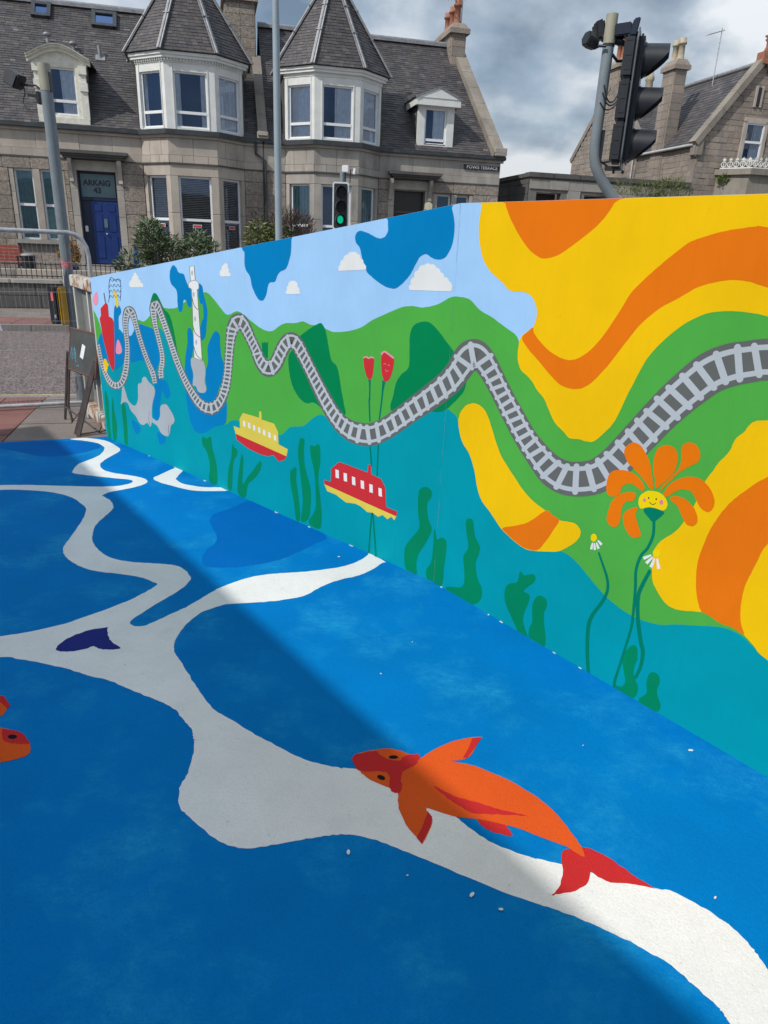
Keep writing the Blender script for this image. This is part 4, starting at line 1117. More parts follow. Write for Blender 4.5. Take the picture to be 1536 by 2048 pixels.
# bay outline helpers
BF, BE, BN = 0.75, 1.62, 0.8
def bay_outline(c, off, back=-0.35):
    # front line n = BN+off ; side line through (BE,0)->(BF,BN) shifted outwards
    dx, dn = BF - BE, BN
    l = math.hypot(dx, dn)
    nx, nnn = dn / l, -dx / l                      # outward normal of the right facet (s, n)
    px_, pn_ = BE + nx * off, nnn * off
    nf = BN + off
    xf = px_ + (nf - pn_) / dn * dx
    xe = px_ + (0 - pn_) / dn * dx
    return [(c - xe, back), (c - xe, 0), (c - xf, nf), (c + xf, nf), (c + xe, 0), (c + xe, back)]
def bay_slab(parent, c, off, z0, z1, mat, name, back=-0.35):
    m = MB()
    m.prism([Lp(s, n, z0) for s, n in bay_outline(c, off, back)], (0, 0, z1 - z0))
    return m.build(name, mat, parent)
def facets(c):
    o = bay_outline(c, 0.0)
    return [(o[1], o[2]), (o[2], o[3]), (o[3], o[4])]
def fgeom(f):
    (s0, n0), (s1, n1) = f
    w = math.hypot(s1 - s0, n1 - n0)
    ang = math.atan2(-(n1 - n0), s1 - s0)
    return s0, n0, w, ang
def fblock(parent, f, u0, u1, z0, z1, front, dep, mat, name='stone', bev=0.02, gap=0.01):
    s0, n0, w, a = fgeom(f)
    uc = (u0 + u1) / 2
    y = -(front - dep / 2)
    x_ = s0 + uc * math.cos(a) - y * math.sin(a)
    y_ = -n0 + uc * math.sin(a) + y * math.cos(a)
    return block(parent, mat, (x_, y_, (z0 + z1) / 2), (u1 - u0 - gap, dep, z1 - z0 - gap), a, name, bev)
def fwindow(parent, f, u0, z0, w, h, rec, **k):
    s0, n0, fw, a = fgeom(f)
    x_ = s0 + u0 * math.cos(a) - rec * math.sin(a)
    y_ = -n0 + u0 * math.sin(a) + rec * math.cos(a)
    return window(parent, x_, -y_, z0, w, h, a, **k)
def bay(parent, c, mat, lower, upper, white, dent):
    for i, f in enumerate(facets(c)):
        s0, n0, w, a = fgeom(f)
        j0, j1 = (0.16, w - 0.2) if i == 0 else (0.24, w - 0.24) if i == 1 else (0.2, w - 0.16)
        # stone storey
        for z0, z1 in ((0.5, 0.85), (0.85, 1.15)):
            for k in range(2):
                fblock(parent, f, w * k / 2, w * (k + 1) / 2, z0, z1, 0.0, 0.2, mat)
        fblock(parent, f, -0.03, w + 0.03, 1.15, 1.27, 0.06, 0.3, mat, 'sill', 0.03)
        for u0, u1 in ((0.0, j0), (j1, w)):
            fblock(parent, f, u0, u1, 1.27, 2.4, 0.0, 0.26, mat, 'mullion', 0.015)
            fblock(parent, f, u0, u1, 2.4, 3.5, 0.0, 0.26, mat, 'mullion', 0.015)
        fblock(parent, f, 0.0, w, 3.5, 3.84, 0.0, 0.26, mat, 'lintel', 0.012)
        cut = [0, w * 0.32, w * 0.66, w] if i != 1 else [0, w * 0.27, w * 0.5, w * 0.8, w]
        for u0, u1 in zip(cut[:-1], cut[1:]):
            fblock(parent, f, u0, u1, 3.87, 4.09, 0.025, 0.24, mat, bev=0.012)
        cut = [0, w * 0.3, w * 0.72, w] if i != 1 else [0, w * 0.5, w]
        for u0, u1 in zip(cut[:-1], cut[1:]):
            fblock(parent, f, u0, u1, 4.09, 4.58, 0.0, 0.24, mat, bev=0.012)
        fwindow(parent, f, j0, 1.27, j1 - j0, 2.23, 0.10, tr=0.42, deco=lower[i], t=0.06)
        # timber storey
        m = MB()
        z0, z1 = 4.80, 6.62
        p0, p1 = (0.14, w - 0.16) if i == 0 else (0.26, w - 0.24) if i == 1 else (0.16, w - 0.14)
        for b in ((0.0, p0, z0, z1), (p1, w, z0, z1), (p0, p1, z1 - 0.22, z1), (p0, p1, z0, z0 + 0.07)):
            uc = (b[0] + b[1]) / 2
            y = 0.09
            ce = (s0 + uc * math.cos(a) - y * math.sin(a), -n0 + uc * math.sin(a) + y * math.cos(a), (b[2] + b[3]) / 2)
            ax = Vector((math.cos(a), math.sin(a), 0)); ay = Vector((-math.sin(a), math.cos(a), 0))
            m.obox(ce, ax * ((b[1] - b[0]) / 2 - 0.001), ay * 0.09, Vector((0, 0, (b[3] - b[2]) / 2)))
        for uc in (p0 - 0.02, p1 + 0.02):               # thin beads
            y = -0.008
            m.obox((s0 + uc * math.cos(a) - y * math.sin(a), -n0 + uc * math.sin(a) + y * math.cos(a), (z0 + z1) / 2), Vector((math.cos(a), math.sin(a), 0)) * 0.012, Vector((-math.sin(a), math.cos(a), 0)) * 0.012, Vector((0, 0, (z1 - z0) / 2)))
        m.build('bay_panel', white, parent)
        fwindow(parent, f, p0, z0 + 0.07, p1 - p0, z1 - z0 - 0.29, 0.06, tr=0.28, deco=upper[i], t=0.05)
    bay_slab(parent, c, 0.05, 3.835, 3.87, M_DARKST, 'string_course', -0.02)
    bay_slab(parent, c, 0.06, 4.58, 4.66, mat, 'cornice', -0.05)
    bay_slab(parent, c, 0.16, 4.66, 4.80, M_GUTTER, 'gutter', -0.06)
    bay_slab(parent, c, 0.02, 6.62, 6.72, white, 'cornice', -1.6)
    bay_slab(parent, c, 0.10, 6.72, 6.80, white, 'cornice', -1.6)
    bay_slab(parent, c, 0.14, 6.80, 6.88, white, 'cornice', -1.6)
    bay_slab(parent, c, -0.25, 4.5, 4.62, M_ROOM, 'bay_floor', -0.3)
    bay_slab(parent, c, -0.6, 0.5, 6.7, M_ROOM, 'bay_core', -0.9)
    # cheeks of the upper storey running back into the roof
    for sg in (-1, 1):
        MB().box(c + sg * BE - 0.04, c + sg * BE + 0.04, 0.02, 1.7, 4.7, 6.72).build('bay_cheek', M_DARKST, parent)
    if dent:
        m = MB()
        o = bay_outline(c, 0.03)
        for k in range(1, 4):
            (a0, b0), (a1, b1) = o[k], o[k + 1]
            l = math.hypot(a1 - a0, b1 - b0)
            q = int(l / 0.09)
            for i in range(q):
                t = (i + 0.5) / q
                m.box(a0 + (a1 - a0) * t - 0.02, a0 + (a1 - a0) * t + 0.02, -(b0 + (b1 - b0) * t) - 0.05, -(b0 + (b1 - b0) * t) + 0.03, 6.655, 6.716)
        m.build('dentils', white, parent)
    # turret roof
    base = bay_outline(c, 0.20, -1.3)
    apex = Vector(Lp(c - 0.02, -0.25, 9.75))
    pts = [Vector(Lp(s, n, 6.90)) for s, n in base]
    roof = MB()
    roof.add(pts + [apex], [(i, i + 1, 6) for i in range(5)] + [(0, 1, 2, 3, 4, 5)])
    ro = roof.build('roof', M_DARKST, parent)
    for k in range(0, 5):
        a, b = pts[k], pts[k + 1]
        U = (b - a)
        w = U.length
        U = U.normalized()
        ta = (apex - a).dot(U)
        foot = a + U * ta
        V = apex - foot
        H = V.length
        wf = lambda v, ta=ta, w=w, H=H: (ta * v / H, w - (w - ta) * v / H)
        slates(ro, a, U, V, wf, H - 0.15, 0.10, 0.19)
    m = MB()
    for p in pts:
        d = (apex - p)
        side = d.cross(Vector((0, 0, 1))).normalized()
        up = side.cross(d).normalized()
        m.obox(p + d * 0.5 + up * 0.035, d * 0.502, side * 0.075, up * 0.022)
        m.tube([p + up * 0.055 - d * 0.004, p + d * 0.99 + up * 0.055], 0.035, 8)
        for t in (0.35, 0.62):
            q = p + d * t + up * 0.06
            m.obox(q, side * 0.10, up * 0.03, d.normalized() * 0.012)
    m.lathe(apex - Vector((0, 0, 0.12)), [(0.16, 0), (0.12, 0.1), (0.05, 0.2), (0.06, 0.5), (0.0, 0.7)], 10)
    m.build('hip_flashing', M_LEAD, ro)
def chimney(parent, s0, s1, n0, n1, z0, z1, mat, pots, cap=0.12, potmat=None):
    st = MB().box(s0, s1, -n0, -n1, z0, z1).build('chimney', mat, parent)
    m = MB().box(s0 - cap, s1 + cap, -n0 - cap, -n1 + cap, z1, z1 + 0.16)
    a = [(s0 - cap * 0.8, -n0 - cap * 0.8, z1 + 0.16), (s1 + cap * 0.8, -n0 - cap * 0.8, z1 + 0.16), (s1 + cap * 0.8, -n1 + cap * 0.8, z1 + 0.16), (s0 - cap * 0.8, -n1 + cap * 0.8, z1 + 0.16)]
    cx, cy = (s0 + s1) / 2, -(n0 + n1) / 2
    b = [((p[0] - cx) * 0.6 + cx, (p[1] - cy) * 0.85 + cy, z1 + 0.36) for p in a]
    m.add(a + b, [(0, 1, 5, 4), (1, 2, 6, 5), (2, 3, 7, 6), (3, 0, 4, 7), (4, 5, 6, 7)])
    m.build('chimney_cap', mat, st)
    m = MB()
    k = 0
    z = z0 + 0.3
    while z < z1:
        h = random.uniform(0.26, 0.34)
        q = max(1, round((s1 - s0) / 0.45))
        for i in range(q):
            m.box(s0 + (s1 - s0) * i / q + 0.008, s0 + (s1 - s0) * (i + 1) / q - 0.008, -n0 - 0.022, -n0 + 0.05, z + 0.006, min(z + h, z1) - 0.006)
        q = max(2, round(abs(n1 - n0) / 0.5))
        for i in range(q):
            y0, y1 = -n0 + (n0 - n1) * i / q, -n0 + (n0 - n1) * (i + 1) / q
            m.box(s0 - 0.022, s0 + 0.05, max(y0, -n0 + 0.052) + 0.008, y1 - 0.008, z + 0.006, min(z + h, z1) - 0.006)
            m.box(s1 - 0.05, s1 + 0.022, max(y0, -n0 + 0.052) + 0.008, y1 - 0.008, z + 0.006, min(z + h, z1) - 0.006)
        z += h
    o = m.build('stones', mat, st)
    o['kind'] = 'stuff'
    for s, n, h in pots:
        MB().lathe((s, -n, z1 + 0.30), [(0.17, 0), (0.15, 0.1), (0.125, 0.2), (0.115, h * 0.72), (0.16, h * 0.74), (0.16, h * 0.82), (0.125, h * 0.84), (0.135, h), (0.09, h), (0.09, h - 0.15)], 12).build('chimney_pot', potmat or M_POTS, st)
    return st
def skew(parent, p0, p1, w, mat, name='skew', lift=0.16):
    """Raking coping along a roof edge from local p0 to p1, in separate stones."""
    p0, p1 = Vector(p0), Vector(p1)
    d = p1 - p0
    L_ = d.length
    d.normalize()
    side = Vector((1, 0, 0))
    up = side.cross(d).normalized()
    if up.z < 0: up = -up
    n = max(3, round(L_ / 0.85))
    for i in range(n):
        m = MB().obox(p0 + d * (L_ * (i + 0.5) / n) + up * (lift / 2 - 0.05), side * w / 2, d * (L_ / n / 2 - 0.005), up * (lift / 2 + 0.05))
        m.build(name + '_stone', mat, parent)

TWIST = 0.21                                          # the right gable runs back at a slant
def s_gable(n): return 13.75 + TWIST * n
PARTY = 5.3
house1 = empty('terraced_house', tuple(P0), YAW, 'granite terraced house with blue front door and arched dormer', 'house', 'terraced granite houses')
house2 = empty('terraced_house', tuple(P0), YAW, 'granite end terrace house with street name plate and pedimented dormer', 'house', 'terraced granite houses')
ZC = [0.5, 1.0, 1.42, 1.9, 2.3, 2.7, 3.1, 3.5, 3.84]
# ---- house 1
ops1 = [(-4.75, -4.15, 1.42, 3.5), (-5.55, -4.95, 1.42, 3.5), (-2.48, -1.91, 1.42, 3.5), (-1.71, -1.12, 1.42, 3.5), (-0.62, 0.56, 0.68, 3.53)]
sw1 = [(a - 0.14, b + 0.14, c - 0.14, d) for a, b, c, d in ops1[:4]] + [(-0.85, 0.78, 0.5, 3.84)]
backing(house1, -7.0, PARTY, 0.0, 4.7, ops1 + [(3.05 - 1.45, 3.05 + 1.45, 1.0, 4.5)])
for o_ in ((-7.0, 3.05 - BE), (3.05 + BE, PARTY - 0.02)):
    courses(house1, o_[0], o_[1], ZC, sw1, M_GRAN, 0.03, (0.45, 0.7))
    courses(house1, o_[0], o_[1], [3.87, 4.09], [], M_ASH, 0.025, (0.7, 1.0), 0.008, 0.012, dep=0.12)
    courses(house1, o_[0], o_[1], [4.09, 4.58], [], M_ASH, 0.0, (0.85, 1.05), 0.008, 0.012, dep=0.1)
    MB().box(o_[0], o_[1], -0.05, 0.05, 3.835, 3.868).build('string_course', M_DARKST, house1)
    MB().box(o_[0], o_[1], -0.07, 0.05, 4.58, 4.66).build('cornice', M_ASH, house1)
    MB().box(o_[0], o_[1], -0.17, 0.05, 4.66, 4.79).build('gutter', M_GUTTER, house1, 0.02)
def margins(parent, ops, mat):
    for a, b, c, d in ops:
        for u0, u1 in ((a - 0.13, a), (b, b + 0.13)):
            zz_ = [c, c + 0.72, c + 1.4, d]
            for z0, z1 in zip(zz_[:-1], zz_[1:]):
                block(parent, mat, ((u0 + u1) / 2, 0.05, (z0 + z1) / 2), (u1 - u0 - 0.004, 0.12, z1 - z0 - 0.008), 0, 'jamb', 0.015)
def sill(parent, a, b, z, mat):
    MB().box(a, b, -0.09, 0.2, z - 0.13, z).build('sill', mat, parent, 0.01)
margins(house1, [(-2.48, -1.12, 1.42, 3.5), (-5.55, -4.15, 1.42, 3.5)], M_ASH)
for a, b in ((-1.91, -1.71), (-4.95, -4.75)):
    block(house1, M_ASH, ((a + b) / 2, 0.06, 2.46), (b - a, 0.2, 2.07), 0, 'mullion', 0.012)
sill(house1, -2.66, -0.98, 1.42, M_ASHG); sill(house1, -5.7, -4.0, 1.42, M_ASHG)
for i, (a, b, c, d) in enumerate(ops1[:4]):
    window(house1, a, -0.09, c, b - a, d - c, 0, 0.5, 'vertical')
# door of number 43
M_DOORB = simple('blue_door_paint', (0.010, 0.036, 0.175), 0.4, 0, 0.12, 5)
M_DOORD = simple('dark_blue_paint', (0.012, 0.02, 0.06), 0.4, 0, 0.12, 5)
M_FAN = simple('fanlight_glass', (0.12, 0.19, 0.22), 0.3, 0, 0.1, 3)
dr = MB().box(-0.62, 0.56, 0.20, 0.30, 0.70, 3.52).build('door_frame', M_DOORD, house1)
leaf = MB().box(-0.30, 0.53, 0.165, 0.20, 0.74, 2.66).build('door', M_DOORB, house1, 0.004)
leaf['label'] = 'royal blue panelled front door'
m = MB()
for (a, b, c, d) in ((-0.22, 0.02, 0.90, 1.62), (0.20, 0.44, 0.90, 1.62), (-0.22, 0.02, 1.74, 2.28), (0.20, 0.44, 1.74, 2.28), (-0.22, 0.02, 2.36, 2.58), (0.20, 0.44, 2.36, 2.58)):
    m.box(a, b, 0.150, 0.166, c, d)
m.build('door_panel', M_DOORB, leaf, 0.012)
MB().box(0.05, 0.17, 0.150, 0.166, 1.86, 2.14).build('door_light', M_FAN, leaf, 0.03)
MB().lathe((0.12, 0.12, 1.66), [(0.03, 0), (0.03, 0.03), (0, 0.04)], 10).build('door_handle', M_GALV, leaf)
MB().box(-0.55, -0.46, 0.15, 0.20, 1.72, 1.90).build('intercom', M_PVC, house1, 0.01)
MB().box(-0.60, 0.54, 0.15, 0.2, 2.68, 2.76).build('transom', M_DOORD, house1)
fan = MB().box(-0.55, 0.49, 0.185, 0.199, 2.78, 3.46).build('fanlight', M_FAN, house1)
for body, z, size in (('ARKAIG', 3.20, 0.235), ('43', 2.98, 0.235)):
    o = obj('lettering', text_mesh(body, size, 0.008), M_BLACK, fan)
    o.location = (-0.06, 0.178, z)
    o.rotation_euler = (math.pi / 2, 0, 0)
MB().box(-0.72, 0.66, -0.3, 0.2, 0.52, 0.70).build('door_step', M_ASHG, house1, 0.01)
MB().box(-0.85, 0.80, -0.62, -0.302, 0.36, 0.53).build('door_step', M_ASHG, house1, 0.01)
def hood(parent, s0, s1, d0, d1):
    MB().box(d0 - 0.22, d1 + 0.22, -0.04, 0.1, 3.54, 3.835).build('lintel', M_ASHG, parent, 0.006)
    for a, b in ((d0 - 0.22, d0), (d1, d1 + 0.22)):
        for z0, z1 in ((0.5, 1.3), (1.3, 2.2), (2.2, 3.0), (3.0, 3.54)):
            block(parent, M_ASHG, ((a + b) / 2, 0.03, (z0 + z1) / 2), (b - a - 0.006, 0.14, z1 - z0 - 0.008), 0, 'jamb', 0.012)
    for a in (d0 - 0.21, d1 + 0.09):
        MB().prism([(a, -0.28, 3.86), (a, -0.28, 3.72), (a, -0.16, 3.5), (a, -0.10, 3.3), (a, -0.12, 3.2), (a, -0.035, 3.2), (a, -0.035, 3.86)], (0.12, 0, 0)).build('bracket', M_ASHG, parent)
    for k, (o_, z0, z1) in enumerate(((0.30, 3.872, 3.94), (0.36, 3.94, 4.0), (0.42, 4.0, 4.09))):
        MB().box(s0 + 0.12 - 0.06 * k, s1 - 0.12 + 0.06 * k, -o_, 0.0, z0, z1).build('door_hood', M_DARKST, parent)
hood(house1, -1.06, 1.0, -0.62, 0.56)
bay(house1, 3.05, M_ASH, ('blind', 'blind', 'blind'), ('curtain', 'curtain', 'full'), M_WHITE, True)
# red notices stuck inside the ground-floor bay windows
M_NOTICE = simple('red_notice', (0.55, 0.05, 0.06), 0.5, 0, 0.1, 20)
for i, f in enumerate(facets(3.05)):
    s0, n0, w, a = fgeom(f)
    u = w * 0.5
    y = 0.085
    o = MB().box(-0.14, 0.14, -0.003, 0.003, -0.05, 0.05).build('notice', M_PVC, house1)
    o.location = (s0 + u * math.cos(a) - y * math.sin(a), -n0 + u * math.sin(a) + y * math.cos(a), 2.02)
    o.rotation_euler = (0, 0, a)
    MB().box(-0.125, 0.125, -0.007, -0.0035, -0.035, 0.035).build('red_panel', M_NOTICE, o)
def main_roof(parent, s0, s1f, edge=None):
    H = math.hypot(NR - 0.12, ZR - ZE)
    O = Lp(s0, 0.12, ZE)
    V = Vector(Lp(0, NR, ZR)) - Vector(Lp(0, 0.12, ZE))
    rt = s1f(NR)
    r = MB()
    r.add([Lp(s0, 0.12, ZE), Lp(s1f(0.12), 0.12, ZE), Lp(rt, NR, ZR), Lp(s0, NR, ZR), Lp(s1f(-7), -7.1, ZE), Lp(s0, -7.1, ZE)], [(0, 1, 2, 3), (3, 2, 4, 5)])
    ro = r.build('roof', M_DARKST, parent)
    slates(ro, O, (1, 0, 0), V, lambda v: (0, s1f(0.12 + (NR - 0.12) * v / H) - s0), H, 0.105, 0.20)
    m = MB()
    m.tube([Lp(s0, NR, ZR + 0.05), Lp(rt, NR, ZR + 0.05)], 0.075, 8)
    m.box(s0, rt, -NR - 0.16, -NR + 0.16, ZR - 0.06, ZR + 0.035)
    m.build('ridge', M_LEAD, ro)
    return ro
r1 = main_roof(house1, -7.0, lambda n: PARTY - 0.14)
r2 = main_roof(house2, PARTY + 0.14, lambda n: s_gable(n) - 0.2)
# shell: back and side walls so that the houses are closed
def shell(parent, s0, s1f, right):
    m = MB()
    m.add([Lp(s0, -7, 0), Lp(s1f(-7), -7, 0), Lp(s1f(-7), -7, ZE), Lp(s0, -7, ZE)], [(0, 1, 2, 3)])
    m.build('back_wall', M_RUBBLE, parent)
    s = s1f
    m = MB()
    g = [Lp(s(0), -0.05, 0), Lp(s(-7), -7, 0), Lp(s(-7), -7, ZE), Lp(s(NR), NR, ZR - 0.05), Lp(s(0), -0.05, ZE)]
    m.add(g, [(0, 1, 2, 3, 4)])
    m.build('gable_wall', M_RUBBLE, parent)
    m = MB().add([Lp(s0, -0.05, 0), Lp(s0, -7, 0), Lp(s0, -7, ZE), Lp(s0, NR, ZR - 0.05), Lp(s0, -0.05, ZE)], [(0, 1, 2, 3, 4)])
    m.build('gable_wall', M_RUBBLE, parent)
shell(house1, -7.0, lambda n: PARTY - 0.01, False)
shell(house2, PARTY + 0.01, lambda n: s_gable(n), True)
# arched dormer of house 1
def arch_dormer(parent):
    s0, s1, n = -1.58, 0.0, -0.02
    zt = 6.42
    m = MB()
    w0, w1, wz0, wz1 = -1.14, -0.36, 5.08, 6.36
    for a, b, c, d in ((s0 + 0.16, w0, 4.86, zt), (w1, s1 - 0.16, 4.86, zt), (w0, w1, 4.86, wz0), (w0, w1, wz1, zt)):
        m.box(a, b, -n, -n + 0.16, c, d)
    m.box(s0 + 0.05, s1 - 0.05, -n - 0.06, -n + 0.1, 4.84, 5.0)
    for a in (s0 + 0.04, s1 - 0.24):                      # scrolled pilasters
        m.box(a, a + 0.2, -n - 0.05, -n + 0.05, 5.0, 5.75)
        m.box(a - 0.02, a + 0.22, -n - 0.10, -n + 0.05, 5.75, 5.98)
        m.box(a + 0.01, a + 0.19, -n - 0.07, -n + 0.05, 5.98, 6.2)
        m.box(a - 0.02, a + 0.22, -n - 0.12, -n + 0.05, 6.2, 6.42)
    m.build('dormer_front', M_CREAM, parent)
    # segmental pediment
    m = MB()
    cx, half = (s0 + s1) / 2, (s1 - s0) / 2 + 0.10
    def arc(t, lift): return (cx + half * t, zt + lift + 0.34 * (math.cos(t * math.pi / 2 * 0.98)) ** 1.2)
    K = 16
    for (l0, l1, o0) in ((0.0, 0.09, 0.10), (0.09, 0.15, 0.18), (0.15, 0.19, 0.24)):
        top = [arc(-1 + 2 * i / K, l1) for i in range(K + 1)]
        bot = [arc(-1 + 2 * i / K, l0) for i in range(K + 1)]
        for i in range(K):
            q = [(bot[i][0], bot[i][1]), (bot[i + 1][0], bot[i + 1][1]), (top[i + 1][0], top[i + 1][1]), (top[i][0], top[i][1])]
            m.prism([(x, -n - o0, z) for x, z in q], (0, o0 + 0.05, 0))
    pts = [arc(-1 + 2 * i / K, 0.0) for i in range(K + 1)]
    m.prism([(x, -n + 0.0, z) for x, z in [(s0, zt - 0.001)] + pts[1:-1] + [(s1, zt - 0.001)]], (0, 0.1, 0))
    m.build('pediment', M_CREAM, parent)
    m = MB()
    top = [arc(-1 + 2 * i / K, 0.192) for i in range(K + 1)]
    back = [(x, -roof_n(z) + 0.1, z) for x, z in top]
    m.add([(x, -n - 0.26, z) for x, z in top] + back, [(i, i + 1, K + 2 + i, K + 1 + i) for i in range(K)], True)
    m.add([(s0 + 0.14, -n + 0.1, 4.84), (s0 + 0.14, -n + 0.1, 6.6), (s0 + 0.14, -roof_n(6.6), 6.6), (s1 - 0.14, -n + 0.1, 4.84), (s1 - 0.14, -n + 0.1, 6.6), (s1 - 0.14, -roof_n(6.6), 6.6)], [(0, 1, 2), (3, 5, 4)])
    m.build('dormer_roof', M_LEAD, parent)
    window(parent, w0, n - 0.07, wz0, w1 - w0, wz1 - wz0, 0, 0.3, 'right', t=0.05)
arch_dormer(house1)
def ped_dormer(parent):
    s0, s1, n = 10.62, 11.92, -0.1
    m = MB()
    w0, w1, wz0, wz1 = 10.86, 11.66, 5.02, 6.16
    for a, b, c, d in ((s0, w0, 4.86, 6.2), (w1, s1, 4.86, 6.2), (w0, w1, 4.86, wz0), (w0, w1, wz1, 6.2)):
        m.box(a, b, -n, -n + 0.14, c, d)
    m.box(s0 - 0.06, s1 + 0.06, -n - 0.06, -n + 0.1, 4.80, 4.87)
    m.build('dormer_front', M_WHITE, parent)
    cx = (s0 + s1) / 2
    o_ = 0.22
    m = MB()
    e0, e1 = s0 - 0.14, s1 + 0.14
    m.box(e0, e1, -n - o_, -n + 0.02, 6.2, 6.42)                       # fascia
    m.prism([(e0 - 0.03, -n - o_ - 0.02, 6.42), (e1 + 0.03, -n - o_ - 0.02, 6.42), (cx, -n - o_ - 0.02, 6.74)], (0, 0.1, 0))
    for sx in (e0 - 0.005, e1 - 0.035):                               # side fascias run back to the roof
        m.prism([(sx, -n + 0.02, 6.2), (sx, -n + 0.02, 6.42), (sx, -roof_n(6.42) + 0.05, 6.42), (sx, -roof_n(6.2) + 0.05, 6.2)], (0.04, 0, 0))
    m.build('pediment', M_WHITE, parent)
    m = MB()
    for sg in (-1, 1):
        ex = cx + sg * ((e1 - e0) / 2 + 0.06)
        m.add([(ex, -n - o_ - 0.05, 6.43), (cx, -n - o_ - 0.05, 6.77), (cx, -roof_n(6.77) + 0.1, 6.77), (ex, -roof_n(6.43) + 0.1, 6.43)], [(0, 1, 2, 3)])
        m.add([(ex, -n - o_ - 0.05, 6.40), (cx, -n - o_ - 0.05, 6.74), (cx, -n - o_ - 0.05, 6.77), (ex, -n - o_ - 0.05, 6.43)], [(0, 1, 2, 3)])
    m.build('dormer_roof', M_LEAD, parent)
    for sx in (s0 + 0.005, s1 - 0.005):
        MB().add([(sx, -n + 0.1, 4.8), (sx, -n + 0.1, 6.25), (sx, -roof_n(6.25) + 0.1, 6.25)], [(0, 1, 2)]).build('dormer_cheek', M_DARKST, parent)
    window(parent, w0, n - 0.06, wz0, w1 - w0, wz1 - wz0, 0, 0.14, 'right', t=0.06)
ped_dormer(house2)
# roof lights and vent pipes of house 1, placed on the roof plane
vslope = (Vector(Lp(0, NR, ZR)) - Vector(Lp(0, 0.12, ZE))).normalized()
nslope = Vector((1, 0, 0)).cross(vslope).normalized()
def rooflight(parent, c0, c1):
    (sa, na, za), (sb, nb, zb) = roof_px(*c0), roof_px(*c1)
    ctr = (Vector(Lp(sa, na, za)) + Vector(Lp(sb, nb, zb))) / 2
    hw, hh = abs(sb - sa) / 2, abs(zb - za) / 2 / vslope.z
    o = MB()
    X = Vector((1, 0, 0))
    for dx, dv, ax, av in ((-hw, 0, 0.06, hh + 0.06), (hw, 0, 0.06, hh + 0.06), (0, -hh, hw, 0.06), (0, hh, hw, 0.06)):
        o.obox(ctr + X * dx + vslope * dv + nslope * 0.06, X * ax, vslope * av, nslope * (0.06 if dx else 0.055))
    f = o.build('roof_light', M_GUTTER, parent)
    MB().obox(ctr + nslope * 0.05, X * hw, vslope * hh, nslope * 0.01).build('pane', glass_mat('roof_glass', trans=0.1, refl=0.6), f)
rooflight(house1, (68, 10), (98, 36)); rooflight(house1, (188, 28), (230, 57))
for px, py, h, cap in ((98, 95, 0.32, True), (149, 108, 0.25, True), (201, 117, 0.36, False)):
    s, n, z = roof_px(px, py)
    m = MB().tube([Lp(s, n, z - 0.1), Lp(s - 0.02, n, z + h)], 0.055, 10)
    if cap: m.lathe(Lp(s - 0.02, n, z + h), [(0.04, 0), (0.12, 0.0), (0.12, 0.06), (0.07, 0.10), (0, 0.11)], 10)
    v_ = m.build('vent_pipe', M_LEAD, house1)
    MB().obox(Vector(Lp(s, n, z)) + nslope * 0.025, Vector((0.15, 0, 0)), vslope * 0.12, nslope * 0.012).build('flashing', M_LEAD, v_)
# ---- house 2
ops2 = [(9.84, 10.98, 0.68, 3.5), (11.43, 11.97, 1.42, 3.46), (12.16, 12.66, 1.42, 3.46)]
sw2 = [(9.62, 11.2, 0.5, 3.84), (11.3, 12.8, 1.28, 3.5)]
backing(house2, PARTY, 13.74, 0.0, 4.7, ops2 + [(7.65 - 1.45, 7.65 + 1.45, 1.0, 4.5)])
for o_ in ((PARTY + 0.02, 7.65 - BE), (7.65 + BE, 13.75)):
    courses(house2, o_[0], o_[1], ZC, sw2, M_GRAN, 0.03, (0.5, 0.85))
    courses(house2, o_[0], o_[1], [3.87, 4.09], [], M_ASHG, 0.025, (0.7, 1.0), 0.008, 0.012, dep=0.12)
    courses(house2, o_[0], o_[1], [4.09, 4.58], [], M_ASHG, 0.0, (0.85, 1.2), 0.008, 0.012, dep=0.1)
    MB().box(o_[0], o_[1], -0.05, 0.05, 3.835, 3.868).build('string_course', M_DARKST, house2)
    MB().box(o_[0], o_[1] + (0.08 if o_[1] > 13 else 0), -0.07, 0.05, 4.58, 4.66).build('cornice', M_ASHG, house2)
    MB().box(o_[0], o_[1] + (0.14 if o_[1] > 13 else 0), -0.17, 0.05, 4.66, 4.79).build('gutter', M_GUTTER, house2, 0.02)
margins(house2, [(11.43, 12.66, 1.42, 3.46)], M_ASHG)
block(house2, M_ASHG, (12.065, 0.06, 2.44), (0.19, 0.2, 2.03), 0, 'mullion', 0.012)
sill(house2, 11.25, 12.84, 1.42, M_ASHG)
window(house2, 11.43, -0.14, 1.42, 0.54, 2.04, 0, 0.5, 'none'); window(house2, 12.16, -0.14, 1.42, 0.5, 2.04, 0, 0.5, 'none')
hood(house2, 9.6, 11.46, 9.84, 10.98)
M_DOORK = simple('black_door_paint', (0.02, 0.018, 0.018), 0.35, 0, 0.2, 5)
MB().box(9.84, 10.98, 0.24, 0.32, 0.7, 3.5).build('door_frame', M_DOORK, house2)
l2 = MB().box(9.98, 10.84, 0.20, 0.24, 0.74, 2.72).build('door', M_DOORK, house2)
MB().box(10.06, 10.76, 0.19, 0.2, 1.8, 2.6).box(10.06, 10.76, 0.19, 0.2, 0.9, 1.65).build('door_panel', M_DOORK, l2)
MB().box(9.9, 10.92, 0.20, 0.238, 2.78, 2.85).build('transom', simple('brown_wood', (0.10, 0.055, 0.035), 0.5), house2)
bay(house2, 7.65, M_ASHG, ('vertical', 'none', 'vertical'), ('full', 'right', 'full'), M_WHITE, False)
